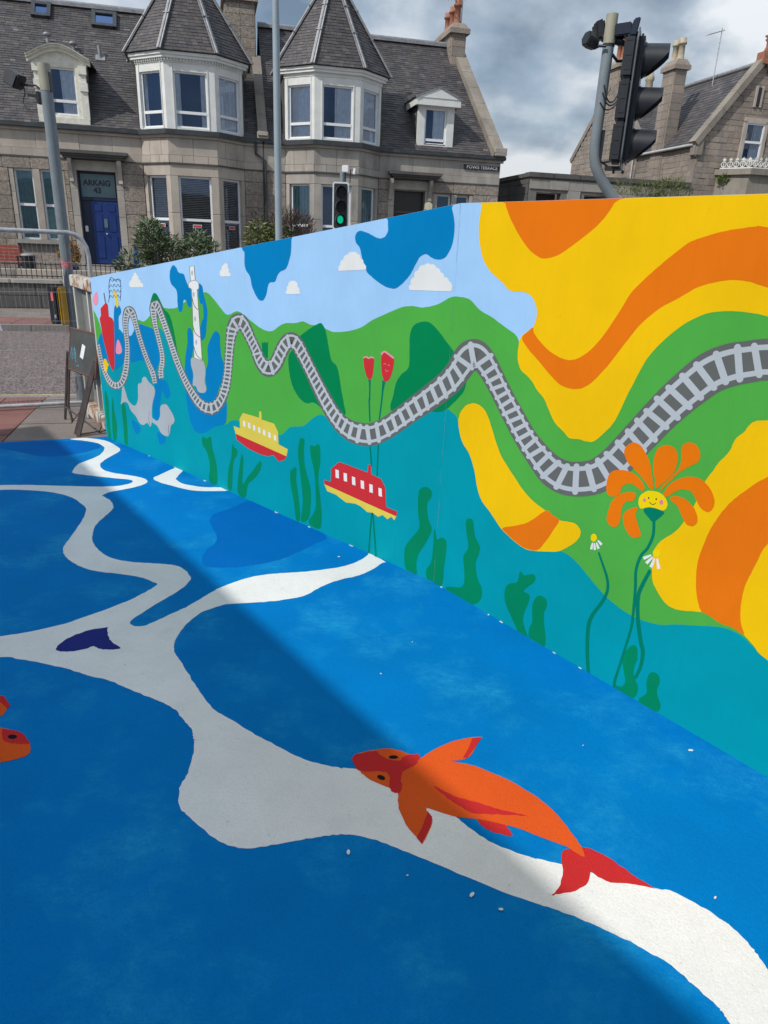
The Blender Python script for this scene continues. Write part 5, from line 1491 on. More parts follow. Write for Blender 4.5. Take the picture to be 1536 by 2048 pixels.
# street name plate
plate = MB().box(12.36, 13.72, -0.045, 0.0, 4.325, 4.475).build('street_name_plate', simple('black_enamel', (0.02, 0.02, 0.022), 0.4), house2)
o = obj('lettering', text_mesh('POWIS TERRACE', 0.158, 0.0), simple('white_letters', (0.75, 0.75, 0.73), 0.5), plate)
o.location = (13.04, -0.049, 4.40); o.rotation_euler = (math.pi / 2, 0, 0); o.scale = (0.98, 1, 1)
# alarm box
ab = MB()
ab.prism([(11.12 + 0.15 * math.cos(a), 0, 3.02 + 0.17 * math.sin(a)) for a in [math.pi / 6 + i * math.pi / 3 for i in range(6)]], (0, -0.12, 0))
ab.build('alarm_box', simple('alarm_box_yellowed', (0.62, 0.58, 0.42), 0.5), house2, 0.01)
# skews, chimneys, downpipe
skew(house2, Lp(s_gable(0.1) - 0.19, 0.18, ZE + 0.06), Lp(s_gable(NR) - 0.19, NR, ZR + 0.05), 0.42, M_SKEW)
block(house2, M_ASHG, (13.62, -0.12, 4.92), (0.45, 0.34, 0.26), 0, 'skew_putt', 0.05)
skew(house1, Lp(PARTY - 0.02, 0.16, ZE + 0.06), Lp(PARTY - 0.02, -2.3, ZE + 0.06 + 2.42 * (ZR - ZE) / (0.12 - NR)), 0.30, M_SKEW)
block(house1, M_ASHG, (PARTY - 0.02, -0.08, 4.90), (0.36, 0.3, 0.2), 0, 'skew_putt', 0.05)
chimney(house1, 4.28, 5.26, -2.15, -4.6, 6.9, 9.15, M_GRAN, [(4.77, -2.6, 0.8), (4.77, -3.3, 0.8)])
chimney(house2, 12.52, 13.06, -2.85, -4.9, 7.2, 9.1, M_RUBBLE, [(12.79, -3.2, 0.85), (12.79, -3.75, 0.75), (12.79, -4.35, 0.7)])
m = MB().tube([Lp(5.05, 0.08, 4.68), Lp(5.05, 0.10, 4.35), Lp(5.35, 0.10, 4.15), Lp(5.35, 0.10, 0.5)], 0.045, 8)
m.build('downpipe', M_GUTTER, house1)
aer = MB().tube([(12.95, 3.2, 8.9), (12.95, 3.2, 10.6)], 0.02, 6).tube([(12.2, 2.9, 10.15), (13.1, 3.3, 10.3)], 0.012, 6)
for i in range(6):
    x = 12.25 + i * 0.13
    aer.tube([(x, 2.72 + i * 0.057, 10.155 + i * 0.02), (x, 3.12 + i * 0.057, 10.155 + i * 0.02)], 0.008, 5)
aer.build('aerial', M_GALV, house2)

# ------------------------------------------------------------------ outbuilding and stone house to the right
def stone_face(parent, O, U, poly, mat, ch=(0.2, 0.3), bw=(0.25, 0.6), proud=0.035, ops=(), name='stones'):
    """Rubble stones on a vertical wall; poly = list of (u, z) outline; ops = (u0,u1,z0,z1) holes."""
    O, U = Vector(O), Vector(U).normalized()
    Nn = Vector((U.y, -U.x, 0))
    zmin, zmax = min(p[1] for p in poly), max(p[1] for p in poly)
    m = MB()
    z = zmin
    while z < zmax - 0.05:
        h = min(random.uniform(*ch), zmax - z)
        zc = z + h / 2
        xs = []
        for i in range(len(poly)):
            (a, b), (c, d) = poly[i], poly[(i + 1) % len(poly)]
            if (b - zc) * (d - zc) < 0:
                xs.append(a + (c - a) * (zc - b) / (d - b))
        xs.sort()
        for a, b in zip(xs[::2], xs[1::2]):
            u = a
            while u < b - 0.03:
                w = min(random.uniform(*bw), b - u)
                if b - u - w < 0.12: w = b - u
                if not any(o_[0] - 0.02 < u + w / 2 < o_[1] + 0.02 and o_[2] < zc < o_[3] for o_ in ops):
                    pr = proud * random.uniform(0.5, 1.2)
                    ctr = O + U * (u + w / 2) + Nn * (pr / 2) + Vector((0, 0, zc))
                    m.obox(ctr, U * (w / 2 - 0.005), Nn * (pr / 2 + 0.02), Vector((0, 0, h / 2 - 0.005)))
                u += w
        z += h
    o = m.build(name, mat, parent)
    o['kind'] = 'stuff'
    return o
outb = empty('outbuilding', tuple(P0), YAW, 'low granite outbuilding with dark openings behind the yellow hoarding', 'building')
oo = [(15.25, 16.25, 0, 3.72), (17.2, 18.4, 0, 3.72)]
m = MB()
for a, b, c, d in cells(14.95, 21.6, 0, 4.2, oo): m.box(a, b, 0.0, 0.35, c, d)
m.box(14.95, 15.25, 0.36, 3.2, 0, 4.2).box(14.96, 21.6, 3.2, 3.4, 0, 4.2).box(15.0, 21.5, 2.0, 2.1, 0, 4)
m.build('wall', M_MORTAR, outb)
stone_face(outb, (14.95, 0, 0), (1, 0, 0), [(0, 0.6), (6.65, 0.6), (6.65, 4.16), (0, 4.16)], M_ASHG, (0.3, 0.36), (0.5, 0.9), 0.03, [(a - 14.95, b - 14.95, c, d) for a, b, c, d in oo])
stone_face(outb, (14.95, 3.4, 0), (0, -1, 0), [(0, 0.6), (3.38, 0.6), (3.38, 4.16), (0, 4.16)], M_DARKST, (0.3, 0.36), (0.5, 0.9), 0.03)  # dark stone puts the lane's shade into this side wall's colour
m = MB()
u = 14.87
while u < 21.6:
    w = min(random.uniform(0.8, 1.1), 21.62 - u)
    MB().box(u + 0.004, u + w - 0.004, -0.1, 0.42, 4.2, 4.38 + random.uniform(-0.008, 0.008)).build('coping_stone', M_DARKST, outb, 0.02)
    u += w
MB().box(14.87, 15.33, 0.43, 3.45, 4.2, 4.36).build('coping_stone', M_DARKST, outb, 0.02)
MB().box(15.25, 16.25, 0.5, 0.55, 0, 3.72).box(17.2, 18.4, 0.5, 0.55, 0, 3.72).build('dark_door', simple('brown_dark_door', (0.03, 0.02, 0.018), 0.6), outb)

villa = empty('stone_house', tuple(P0), YAW, 'stone house with two gables and tall chimney right of traffic light', 'house')
VS, VW, VZE, VZR = 21.65, 4.4, 5.7, 8.55
wins = [(23.6, 24.4, 5.28, 6.56), (24.62, 25.05, 7.0, 7.75)]
m = MB()
for a, b, c, d in cells(VS, VS + VW, 0, VZE, wins): m.box(a, b, 0.04, 0.4, c, d)
for a, b, c, d in cells(VS, VS + VW, VZE, VZR, wins):
    pass
gp = [(VS, VZE), (VS + VW, VZE), (VS + VW / 2, VZR)]
m.prism([(x, 0.06, z) for x, z in gp], (0, 0.3, 0))
m.box(VS + 0.04, VS + 0.4, 0.4, 4.1, 0, VZE)
m.build('wall', M_RUBBLE, villa)
stone_face(villa, (VS, 0.05, 0), (1, 0, 0), [(0, 2.0), (VW, 2.0), (VW, VZE), (VW / 2, VZR), (0, VZE)], M_RUBBLE, (0.17, 0.25), (0.2, 0.5), 0.03, [(a - VS, b - VS, c, d) for a, b, c, d in wins])
window(villa, 23.6, 0.02, 5.28, 0.8, 1.28, 0, 0.5, 'right', t=0.05)
for a, b, c, d in ((23.46, 23.6, 5.2, 6.62), (24.4, 24.54, 5.2, 6.62), (23.46, 24.54, 6.56, 6.75), (23.4, 24.6, 5.14, 5.27)):
    MB().box(a, b, -0.05, 0.2, c, d).build('margin', M_ASH, villa)
MB().box(23.78, 23.95, -0.04, 0.1, 7.15, 7.75).build('slit_window', M_BLACK, villa)
for a, b in ((23.70, 23.78), (23.95, 24.03)):
    MB().box(a, b, -0.055, 0.1, 7.1, 7.8).build('margin', M_ASH, villa)
# left wall facing the lane
stone_face(villa, (VS + 0.05, 4.1, 0), (0, -1, 0), [(0, 2.0), (4.1, 2.0), (4.1, VZE - 0.05), (0, VZE - 0.05)], M_RUBBLE, (0.16, 0.24), (0.18, 0.42), 0.035)
m = MB()
m.prism([(VS, -(-4.1), 0), (VS, 10.2, 0), (VS, 10.2, 6.0), (VS, 7.15, 8.7), (VS, 4.1, 6.0)], (0.4, 0, 0))
m.build('gable_wall', M_RUBBLE, villa)
stone_face(villa, (VS + 0.01, 10.2, 0), (0, -1, 0), [(0, 2.0), (6.1, 2.0), (6.1, 6.0), (3.05, 8.7), (0, 6.0)], M_RUBBLE, (0.16, 0.24), (0.18, 0.42), 0.035)
# roofs
rr = MB()
rr.add([(VS - 0.1, 0.05, VZE - 0.02), (VS - 0.1, 7.1, VZE - 0.02), (VS + VW / 2, 7.1, VZR), (VS + VW / 2, 0.05, VZR), (VS + VW + 0.1, 0.05, VZE - 0.02), (VS + VW + 0.1, 7.1, VZE - 0.02)], [(0, 1, 2, 3), (3, 2, 5, 4)])
rr.add([(VS + 0.2, 4.0, 5.95), (VS + 0.2, 7.15, 8.72), (32, 7.15, 8.72), (32, 4.0, 5.95), (VS + 0.2, 10.3, 5.95), (32, 10.3, 5.95)], [(0, 1, 2, 3), (1, 4, 5, 2)])
ro = rr.build('roof', M_DARKST, villa)
Hs = math.hypot(VW / 2 + 0.1, VZR - VZE + 0.02)
slates(ro, (VS - 0.1, 7.0, VZE), (0, -1, 0), (VW / 2 + 0.1, 0, VZR - VZE), lambda v: (0, 6.85), Hs, 0.15, 0.28)
slates(ro, (VS + 0.25, 4.0, 5.97), (1, 0, 0), (0, 3.15, 2.77), lambda v: (0, 9), 4.1, 0.15, 0.28)
MB().tube([(VS + VW / 2, 0.1, VZR + 0.05), (VS + VW / 2, 7.0, VZR + 0.05)], 0.09, 8).build('ridge', M_LEAD, ro)
MB().tube([(VS - 0.14, 0.1, VZE + 0.0), (VS - 0.14, 4.1, VZE + 0.0)], 0.055, 8).build('gutter', simple('grey_gutter', (0.45, 0.45, 0.44), 0.5), villa)
MB().tube([(VS - 0.1, 4.3, VZE - 0.1), (VS - 0.1, 4.3, 2)], 0.04, 8).build('downpipe', simple('grey_gutter', (0.45, 0.45, 0.44), 0.5), villa)
def vskew(p0, p1, side):
    p0, p1 = Vector(p0), Vector(p1)
    d = (p1 - p0); L_ = d.length; d.normalize()
    sd_ = Vector(side)
    up = sd_.cross(d).normalized()
    if up.z < 0: up = -up
    for i in range(5):
        MB().obox(p0 + d * (L_ * (i + 0.5) / 5) + up * 0.05, sd_ * 0.2, d * (L_ / 10 - 0.004), up * 0.11).build('skew_stone', M_SKEW, villa)
vskew((VS - 0.12, 0.08, VZE + 0.0), (VS + VW / 2, 0.08, VZR + 0.1), (0, 1, 0)); vskew((VS + VW + 0.12, 0.08, VZE), (VS + VW / 2, 0.08, VZR + 0.1), (0, 1, 0))
vskew((VS + 0.12, 4.0, 5.98), (VS + 0.12, 7.15, 8.85), (1, 0, 0)); vskew((VS + 0.12, 10.3, 5.98), (VS + 0.12, 7.15, 8.85), (1, 0, 0))
MB().box(VS - 0.13, VS + 0.22, -0.09, 0.3, VZE - 0.4, VZE + 0.2).build('skew_putt', M_SKEW, villa, 0.05)
fin = MB().box(VS + VW / 2 - 0.2, VS + VW / 2 + 0.2, -0.15, 0.25, VZR - 0.05, VZR + 0.35).lathe((VS + VW / 2, 0.05, VZR + 0.33), [(0.12, 0), (0.04, 0.2), (0.04, 0.35), (0.11, 0.42), (0.04, 0.5), (0.03, 0.8), (0, 0.85)], 8)
fin.obox((VS + VW / 2, 0.05, VZR + 0.85), (0.14, 0, 0), (0, 0.03, 0), (0, 0, 0.03))
fin.build('finial', M_POTS, villa)
chimney(villa, VS - 0.04, VS + 0.48, -2.25, -3.05, 4.2, 8.6, M_RUBBLE, [(VS + 0.22, -2.45, 0.8), (VS + 0.22, -2.84, 0.8)], 0.1, M_POTC)
chimney(villa, VS - 0.03, VS + 0.6, -6.6, -7.8, 7.6, 9.5, M_RUBBLE, [(VS + 0.28, -7.0, 0.95), (VS + 0.28, -7.4, 0.95)], 0.12)
MB().lathe((VS + 1.7, 6.9, 8.6), [(0.18, 0), (0.16, 0.5), (0.2, 0.55), (0.2, 0.65), (0.12, 0.9), (0.0, 0.9)], 10).build('chimney_pot', M_POTC, villa)
m = MB().tube([(VS + 1.9, 2.5, 8.2), (VS + 1.9, 2.5, 10.2)], 0.02, 6).tube([(VS + 1.15, 2.3, 9.85), (VS + 2.05, 2.55, 10.15)], 0.014, 6)
for i in range(6):
    m.tube([(VS + 1.2 + 0.13 * i, 2.1 + 0.03 * i, 9.87 + 0.043 * i), (VS + 1.2 + 0.13 * i, 2.5 + 0.03 * i, 9.87 + 0.043 * i)], 0.008, 5)
m.build('aerial', M_GALV, villa)
# bay of the stone house with white iron cresting
bs0, bs1 = VS + 1.05, VS + 4.2
MB().prism([(bs0, -0.0, 1.5), (bs0 + 0.7, -0.95, 1.5), (bs1, -0.95, 1.5), (bs1, 0.0, 1.5)], (0, 0, 3.2)).build('bay_wall', M_SKEW, villa)
MB().prism([(bs0 - 0.12, -0.0, 4.7), (bs0 + 0.64, -1.08, 4.7), (bs1 + 0.1, -1.08, 4.7), (bs1 + 0.1, 0.0, 4.7)], (0, 0, 0.2)).build('bay_cornice', M_SKEW, villa)
cm = simple('white_iron', (0.68, 0.68, 0.64), 0.5)
def crest(a, b, n):
    a, b = Vector(a), Vector(b)
    for i in range(n):
        p = a + (b - a) * ((i + 0.5) / n)
        d = (b - a).normalized()
        w = (b - a).length / n * 0.42
        m = MB()
        for ang in range(8):
            t0, t1 = ang * math.pi / 4, (ang + 1) * math.pi / 4
            m.tube([p + d * w * math.cos(t0) + Vector((0, 0, 0.16 + w * math.sin(t0))), p + d * w * math.cos(t1) + Vector((0, 0, 0.16 + w * math.sin(t1)))], 0.018, 5)
        m.tube([p, p + Vector((0, 0, 0.40))], 0.016, 5)
        m.obox(p + Vector((0, 0, 0.33)), d * 0.05, Vector((0, 0.012, 0)), Vector((0, 0, 0.03)))
        m.obox(p + Vector((0, 0, 0.03)), d * w * 1.18, Vector((0, 0.02, 0)), Vector((0, 0, 0.02)))
        m.build('iron_cresting', cm, villa)
crest((bs0, -0.12, 4.9), (bs0 + 0.7, -1.02, 4.9), 5)
crest((bs0 + 0.72, -1.02, 4.9), (bs1, -1.02, 4.9), 11)
# ------------------------------------------------------------------ front gardens, wall, railing
GZ = 0.30
garden = tag(sheet('garden', strip(-30, 13.8, -0.2, N_GW - 0.3), GZ, M_EARTH, 0.3), 'gravel front gardens before the terrace', 'garden', kind='structure')
tag(sheet('yard', strip(13.8, 60, -12, N_GW - 0.3), GZ - 0.1, M_GROUND, 0.2), 'asphalt yard in front of the outbuilding', 'yard', kind='structure')
gw = empty('garden_wall', tuple(FW(0, N_GW)), YAW, 'low dark stone garden wall with pale coping behind the road', 'wall')
def G(s, n, z): return (s, -(n - N_GW), z)
MB().box(-12, 14, 0.03, 0.3, 0, 0.56).build('wall_core', M_MORTAR, gw)
courses_saved = courses
for z0, z1 in ((0.0, 0.28), (0.28, 0.55)):
    s = -5.0
    while s < 6:
        w = random.uniform(0.5, 0.9)
        block(gw, M_DARKST, (s + w / 2, 0.03, (z0 + z1) / 2), (w - 0.012, 0.1, z1 - z0 - 0.012), 0, 'stone', 0.03)
        s += w
s = -5.0
while s < 6:
    w = random.uniform(0.85, 1.1)
    block(gw, M_ASHG, (s + w / 2, 0.13, 0.60), (w - 0.008, 0.40, 0.085), 0, 'coping_stone', 0.05)
    block(gw, M_ASH, (s + w / 2, 0.55, 0.70), (w - 0.01, 0.2, 0.28), 0, 'kerb_stone', 0.04)
    s += w
rail = empty('iron_railing', tuple(FW(0, N_GW)), YAW, 'low black iron railing on the garden wall coping', 'railing')
RX0, RX1 = -5.0, 2.2
MB().box(RX0, RX1, 0.118, 0.142, 0.965, 0.985).build('top_rail', M_BLACKI, rail)
MB().box(RX0, RX1, 0.115, 0.145, 0.70, 0.722).build('bottom_rail', M_BLACKI, rail)
bar_me = None
x = RX0 + 0.05
i = 0
while x < RX1:
    if bar_me is None:
        b = MB().tube([(0, 0, 0), (0, 0, 0.36)], 0.009, 6).build('bar', M_BLACKI, rail); bar_me = b.data
    else:
        b = obj('bar', bar_me, None, rail)
    b.location = (x, 0.13, 0.66 if i % 8 else 0.63)
    x += 0.108
    i += 1
for x in (RX1, RX1 + 0.16, RX1 + 0.34):
    MB().tube([(x, 0.13, 0.6), (x, 0.13, 1.25)], 0.022, 8).lathe((x, 0.13, 1.25), [(0.022, 0), (0.035, 0.03), (0.0, 0.09)], 8).build('gate_post', M_BLACKI, rail)
# bench, bin, pot, blue board
def npt(px, py, n): return on_plane(px, py, FW(0, n), NV)
bench_p = FW(-3.75, 1.2, GZ)
bench = empty('garden_bench', tuple(bench_p), YAW, 'orange red slatted bench against the granite wall', 'bench')
M_BENCH = simple('red_bench_paint', (0.34, 0.06, 0.035), 0.5, 0, 0.15, 8)
for k in range(5):
    MB().obox((0.75, 0.02 - 0.015 * -k, 0.50 + k * 0.10), (0.74, 0, 0), (0, 0.014, 0), (0, 0, 0.038)).build('slat', M_BENCH, bench, 0.006)
for k in range(4):
    MB().obox((0.75, -0.10 - k * 0.11, 0.42), (0.74, 0, 0), (0, 0.045, 0), (0, 0, 0.014)).build('slat', M_BENCH, bench, 0.006)
for x in (0.06, 1.44):
    MB().box(x - 0.03, x + 0.03, -0.46, -0.41, 0, 0.62).box(x - 0.03, x + 0.03, 0.05, 0.1, 0, 0.98).box(x - 0.035, x + 0.035, -0.47, 0.06, 0.60, 0.65).box(x - 0.03, x + 0.03, -0.41, 0.05, 0.34, 0.4).build('end_frame', M_BLACKI, bench)
p = npt(60, 543, 2.2)
bn = empty('litter_bin', (p.x, p.y, GZ), YAW, 'black bin with pale lid rim beside the bench', 'bin')
MB().lathe((0, 0, 0), [(0.15, 0), (0.17, 0.1), (0.19, 0.62), (0.20, 0.64), (0.20, 0.68)], 14).build('body', M_BLACK, bn)
MB().lathe((0, 0, 0.68), [(0.205, 0), (0.205, 0.03), (0.12, 0.06), (0, 0.07)], 14).build('lid', simple('grey_lid', (0.3, 0.3, 0.29), 0.5), bn)
def leaf_mesh(n, centre, radii, ln, wd, droop, seed, shape=None):
    rnd = random.Random(seed)
    m = MB()
    vs, fs = [], []
    for _ in range(n):
        while True:
            x, y, z = (rnd.uniform(-1, 1) for _ in range(3))
            r2 = x * x + y * y + z * z
            if r2 <= 1 and r2 > rnd.random() * 0.5 and (shape is None or shape(x, y, z, rnd)): break
        c = Vector((centre[0] + x * radii[0], centre[1] + y * radii[1], centre[2] + z * radii[2]))
        d = Vector((x + rnd.uniform(-1, 1), y + rnd.uniform(-1, 1), rnd.uniform(-0.4, 1.0) + droop)).normalized()
        s_ = d.cross(Vector((rnd.uniform(-1, 1), rnd.uniform(-1, 1), rnd.uniform(-1, 1)))).normalized()
        l, w = ln * rnd.uniform(0.6, 1.3), wd * rnd.uniform(0.7, 1.3)
        nn = d.cross(s_) * w * 0.5
        k = len(vs)
        vs += [c, c + d * l * 0.45 + s_ * w + nn, c + d * l, c + d * l * 0.45 - s_ * w + nn]
        fs += [(k, k + 1, k + 2), (k, k + 2, k + 3)]
    m.add(vs, fs)
    return m
def leaf_mat(name, a, b, c):
    m, nt, bs = newmat(name)
    g = N(nt, 'ShaderNodeNewGeometry')
    col = ramp(nt, g.outputs['Random Per Island'], [(0.0, a), (0.6, b), (1.0, c)])
    nt.links.new(col, bs.inputs['Base Color'])
    bs.inputs['Roughness'].default_value = 0.5
    bs.inputs['Specular IOR Level'].default_value = 0.35
    return m
LF_GREEN = leaf_mat('leaf_grey_green', (0.06, 0.10, 0.045), (0.13, 0.18, 0.09), (0.29, 0.33, 0.22))
LF_OLIVE = leaf_mat('leaf_olive', (0.06, 0.085, 0.02), (0.13, 0.16, 0.05), (0.26, 0.26, 0.12))
LF_RED = leaf_mat('leaf_bronze', (0.05, 0.03, 0.03), (0.09, 0.06, 0.05), (0.13, 0.10, 0.07))
LF_FLOW = leaf_mat('leaf_orange_flower', (0.30, 0.13, 0.03), (0.45, 0.22, 0.05), (0.12, 0.14, 0.05))
M_STEM = simple('woody_stem', (0.09, 0.065, 0.045), 0.8)
def stems(parent, n, h, spread, seed, r=0.012):
    rnd = random.Random(seed)
    m = MB()
    for _ in range(n):
        a, q = rnd.uniform(0, 6.28), rnd.uniform(0.2, 1)
        ex, ey = math.cos(a) * spread[0] * q, math.sin(a) * spread[1] * q
        m.tube([(ex * 0.15, ey * 0.15, -0.05), (ex * 0.5 + rnd.uniform(-.05, .05), ey * 0.5, h * 0.5), (ex, ey, h * rnd.uniform(0.75, 1.0))], [r, r * 0.7, r * 0.3], 5)
    return m.build('stems', M_STEM, parent)
p = npt(342, 520, 6.3)
sh1 = empty('garden_shrub', (p.x, p.y, GZ), YAW, 'grey green leafy shrub in front of the left bay window', 'shrub', 'shrubs in the front gardens')
stems(sh1, 30, 1.35, (0.85, 0.5), 3)
lm = MB()
for k, (cx, cz, rx, rz, n) in enumerate(((-0.45, 1.18, 0.38, 0.52, 950), (-0.1, 0.85, 0.5, 0.6, 1000), (0.62, 0.85, 0.45, 0.58, 950), (0.95, 0.95, 0.28, 0.45, 330), (-0.98, 0.55, 0.38, 0.45, 420), (0.1, 0.4, 0.98, 0.4, 1000), (0.72, 1.32, 0.22, 0.28, 140), (-0.5, 1.55, 0.24, 0.28, 170))):
    t = leaf_mesh(n, (cx, random.uniform(-0.15, 0.15), cz), (rx, 0.35, rz), 0.17, 0.021, 0.2, 10 + k)
    lm.add(t.v, t.f)
lm.build('foliage', LF_GREEN, sh1)
p = npt(556, 480, 6.3)
sh2 = empty('garden_shrub', (p.x, p.y, GZ + 0.12), YAW, 'olive and bronze shrub in front of the second bay window', 'shrub', 'shrubs in the front gardens')
stems(sh2, 40, 1.9, (0.8, 0.4), 5, 0.007)
lm = MB()
for k, (cx, cz, rx, rz, n) in enumerate(((-0.5, 1.25, 0.36, 0.52, 700), (0.0, 1.2, 0.4, 0.5, 700), (-0.2, 0.7, 0.8, 0.5, 1100), (0.4, 0.85, 0.45, 0.45, 600))):
    t = leaf_mesh(n, (cx, random.uniform(-0.15, 0.1), cz), (rx, 0.45, rz), 0.19, 0.02, -0.35, 30 + k)
    lm.add(t.v, t.f)
lm.build('foliage', LF_OLIVE, sh2)
lm = MB()
for k, (cx, cz, rx, rz, n) in enumerate(((0.55, 1.4, 0.42, 0.55, 800), (0.25, 1.65, 0.4, 0.4, 300), (-0.3, 1.7, 0.4, 0.25, 80))):
    t = leaf_mesh(n, (cx, 0.2, cz), (rx, 0.4, rz), 0.26, 0.010, 0.9, 50 + k)
    lm.add(t.v, t.f)
lm.build('bronze_foliage', LF_RED, sh2)
p = npt(143, 545, 3.2)
pot = empty('flower_pot', (p.x, p.y, GZ), YAW, 'blue pot of orange flowers left of the blue door', 'plant pot')
MB().lathe((0, 0, 0), [(0.14, 0), (0.17, 0.05), (0.21, 0.42), (0.23, 0.46), (0.20, 0.46), (0.18, 0.40)], 14).build('pot', simple('blue_glaze', (0.012, 0.04, 0.16), 0.25), pot)
leaf_mesh(900, (0, 0, 0.78), (0.28, 0.24, 0.34), 0.09, 0.02, 0.2, 71).build('flowers', LF_FLOW, pot)
p = npt(273, 520, 4.0)
bb = empty('blue_signboard', (p.x, p.y, GZ), YAW, 'narrow upright royal blue signboard left of the shrub', 'sign')
MB().box(-0.075, 0.075, -0.02, 0.02, 0.18, 1.08).build('panel', simple('blue_sign', (0.01, 0.045, 0.22), 0.4), bb, 0.006)
MB().tube([(-0.05, 0.04, 0), (-0.05, 0.04, 1.0)], 0.018, 8).tube([(0.05, 0.04, 0), (0.05, 0.04, 1.0)], 0.018, 8).build('posts', M_GALV, bb)
# weeds on the outbuilding wall
p = npt(1322, 385, 0.3)
wd = empty('wall_weeds', (p.x, p.y, p.z - 0.1), YAW, 'straggly olive weeds growing over the outbuilding wall', 'weeds')
lm = MB()
for k, (cx, rx, rz, n) in enumerate(((-0.6, 0.7, 0.35, 350), (0.3, 0.8, 0.5, 700), (-1.6, 0.5, 0.25, 150))):
    t = leaf_mesh(n, (cx, -0.15, 0.1), (rx, 0.2, rz), 0.22, 0.012, 0.5, 80 + k); lm.add(t.v, t.f)
lm.build('foliage', LF_OLIVE, wd)
MB().tube([(-0.5, -0.1, -0.4), (-0.5, -0.12, 0.3)], 0.012, 5).tube([(0.3, -0.1, -0.4), (0.35, -0.12, 0.3)], 0.012, 5).build('stems', M_STEM, wd)
p = npt(1447, 362, 0.2)
wd2 = empty('wall_plant', (p.x, p.y, p.z - 0.1), YAW, 'small bright green plant on the outbuilding coping', 'plant')
leaf_mesh(260, (0, -0.05, 0.15), (0.28, 0.15, 0.2), 0.14, 0.03, 0.4, 91).build('foliage', leaf_mat('leaf_bright', (0.08, 0.13, 0.02), (0.16, 0.22, 0.05), (0.22, 0.26, 0.08)), wd2)
MB().tube([(0, 0, -0.1), (0, -0.03, 0.2)], 0.01, 5).build('stems', M_STEM, wd2)

# ------------------------------------------------------------------ lamp post and far traffic signal
p = at_depth(557, 420, 15.2)
lamp = empty('lamp_post', (p.x, p.y, 0), 0, 'tall slim pale grey lamp post in front of the terrace', 'lamp post')
MB().tube([(0, 0, 0), (0, 0, 1.5)], 0.09, 14).build('base', M_GALV, lamp)
MB().tube([(0, 0, 1.5), (0, 0, 5.0), (0, 0, 8.6)], [0.072, 0.066, 0.05], 14).build('shaft', simple('pale_grey_post', (0.30, 0.36, 0.40), 0.4, 0.1, 0.08, 3), lamp)
MB().tube([(0, 0, 8.6), (0, -0.5, 8.75), (0, -1.0, 8.8)], 0.035, 8).build('arm', M_GALV, lamp)
MB().box(-0.12, 0.12, -1.55, -0.95, 8.72, 8.86).build('lantern', M_GALV, lamp, 0.03)
def emit_mat(name, col, st):
    m, nt, b = newmat(name)
    b.inputs['Base Color'].default_value = (*col, 1)
    b.inputs['Emission Color'].default_value = (*col, 1)
    b.inputs['Emission Strength'].default_value = st
    return m
M_LENS = simple('dark_lens', (0.03, 0.03, 0.035), 0.15)
def hood(parent, c, f, r, L_top, L_bot, mat, name='hood', open_bottom=True):
    """Cut tube visor: axis along f, long above and short below."""
    c, f = Vector(c), Vector(f).normalized()
    up = Vector((0, 0, 1)); lat = f.cross(up).normalized()
    K = 20
    m = MB()
    A_, B_ = [], []
    for i in range(K + 1):
        a = -math.pi / 2 + 2 * math.pi * i / K
        k = max(0.0, min(1.0, (math.sin(a) + 1) / 1.25))
        l = L_bot + (L_top - L_bot) * k
        d = lat * math.cos(a) * r + up * math.sin(a) * r
        A_.append(c + d); B_.append(c + d * 0.93 + f * l)
    n = K + 1
    m.add(A_ + B_, [(i, i + 1, n + i + 1, n + i) for i in range(K)], True)
    A2_ = [c + (p_ - c) * 0.95 for p_ in A_]
    B2_ = [b_ - (b_ - c - f * (b_ - c).dot(f)) * 0.05 for b_ in B_]
    m.add(A2_ + B2_, [(i, n + i, n + i + 1, i + 1) for i in range(K)], True)
    m.add(B_ + B2_, [(i, i + 1, n + i + 1, n + i) for i in range(K)])
    return m.build(name, mat, parent)
D_S = 15.5
pc = at_depth(681, 412, D_S)
fs_ = empty('traffic_signal', (pc.x, pc.y, 0), 0, 'far traffic signal with white edged board showing green', 'traffic light', 'traffic signals')
fdir = Vector((-0.10, -1, 0)).normalized(); ldir = Vector((1, -0.10, 0)).normalized()
rzs = math.atan2(ldir.y, ldir.x)
zc = pc.z
MB().tube([(0.02, 0.17, 0), (0.02, 0.17, zc + 0.66)], 0.055, 12).build('pole', M_POST, fs_)
def rrect(w, h, r, k=5):
    pts = []
    for cx, cz, a0 in ((w - r, h - r, 0), (-w + r, h - r, 90), (-w + r, -h + r, 180), (w - r, -h + r, 270)):
        for i in range(k + 1):
            a = rad(a0 + 90 * i / k)
            pts.append((cx + r * math.cos(a), cz + r * math.sin(a)))
    return pts
hd = MB().prism([(x, 0.0, zc + z) for x, z in rrect(0.165, 0.445, 0.05)], (0, 0.02, 0)).build('board', simple('white_reflective', (0.62, 0.68, 0.72), 0.4), fs_)
MB().prism([(x, -0.012, zc + z) for x, z in rrect(0.135, 0.415, 0.03)], (0, 0.011, 0)).build('board_face', M_BLACK, fs_)
MB().box(-0.12, 0.12, 0.021, 0.14, zc - 0.40, zc + 0.40).build('case', M_BLACK, fs_)
for k, z in enumerate((0.265, 0.0, -0.255)):
    lens = MB()
    lens.prism([((0.06 if k == 2 else 0.1) * math.cos(a), -0.02, zc + z + (0.075 if k == 2 else 0.1) * math.sin(a)) for a in [i * math.pi / 9 for i in range(18)]], (0, 0.007, 0))
    lo = lens.build('lens', emit_mat('green_light', (0.0, 0.50, 0.27), 0.8) if k == 2 else M_LENS, fs_)
    hood(fs_, (0, -0.014, zc + z), (0.18, -1, 0), 0.112, 0.17, 0.02, M_BLACK)
MB().box(0.02, 0.15, -0.02, 0.09, zc + 0.62, zc + 0.75).build('detector', M_PVC, fs_, 0.012)
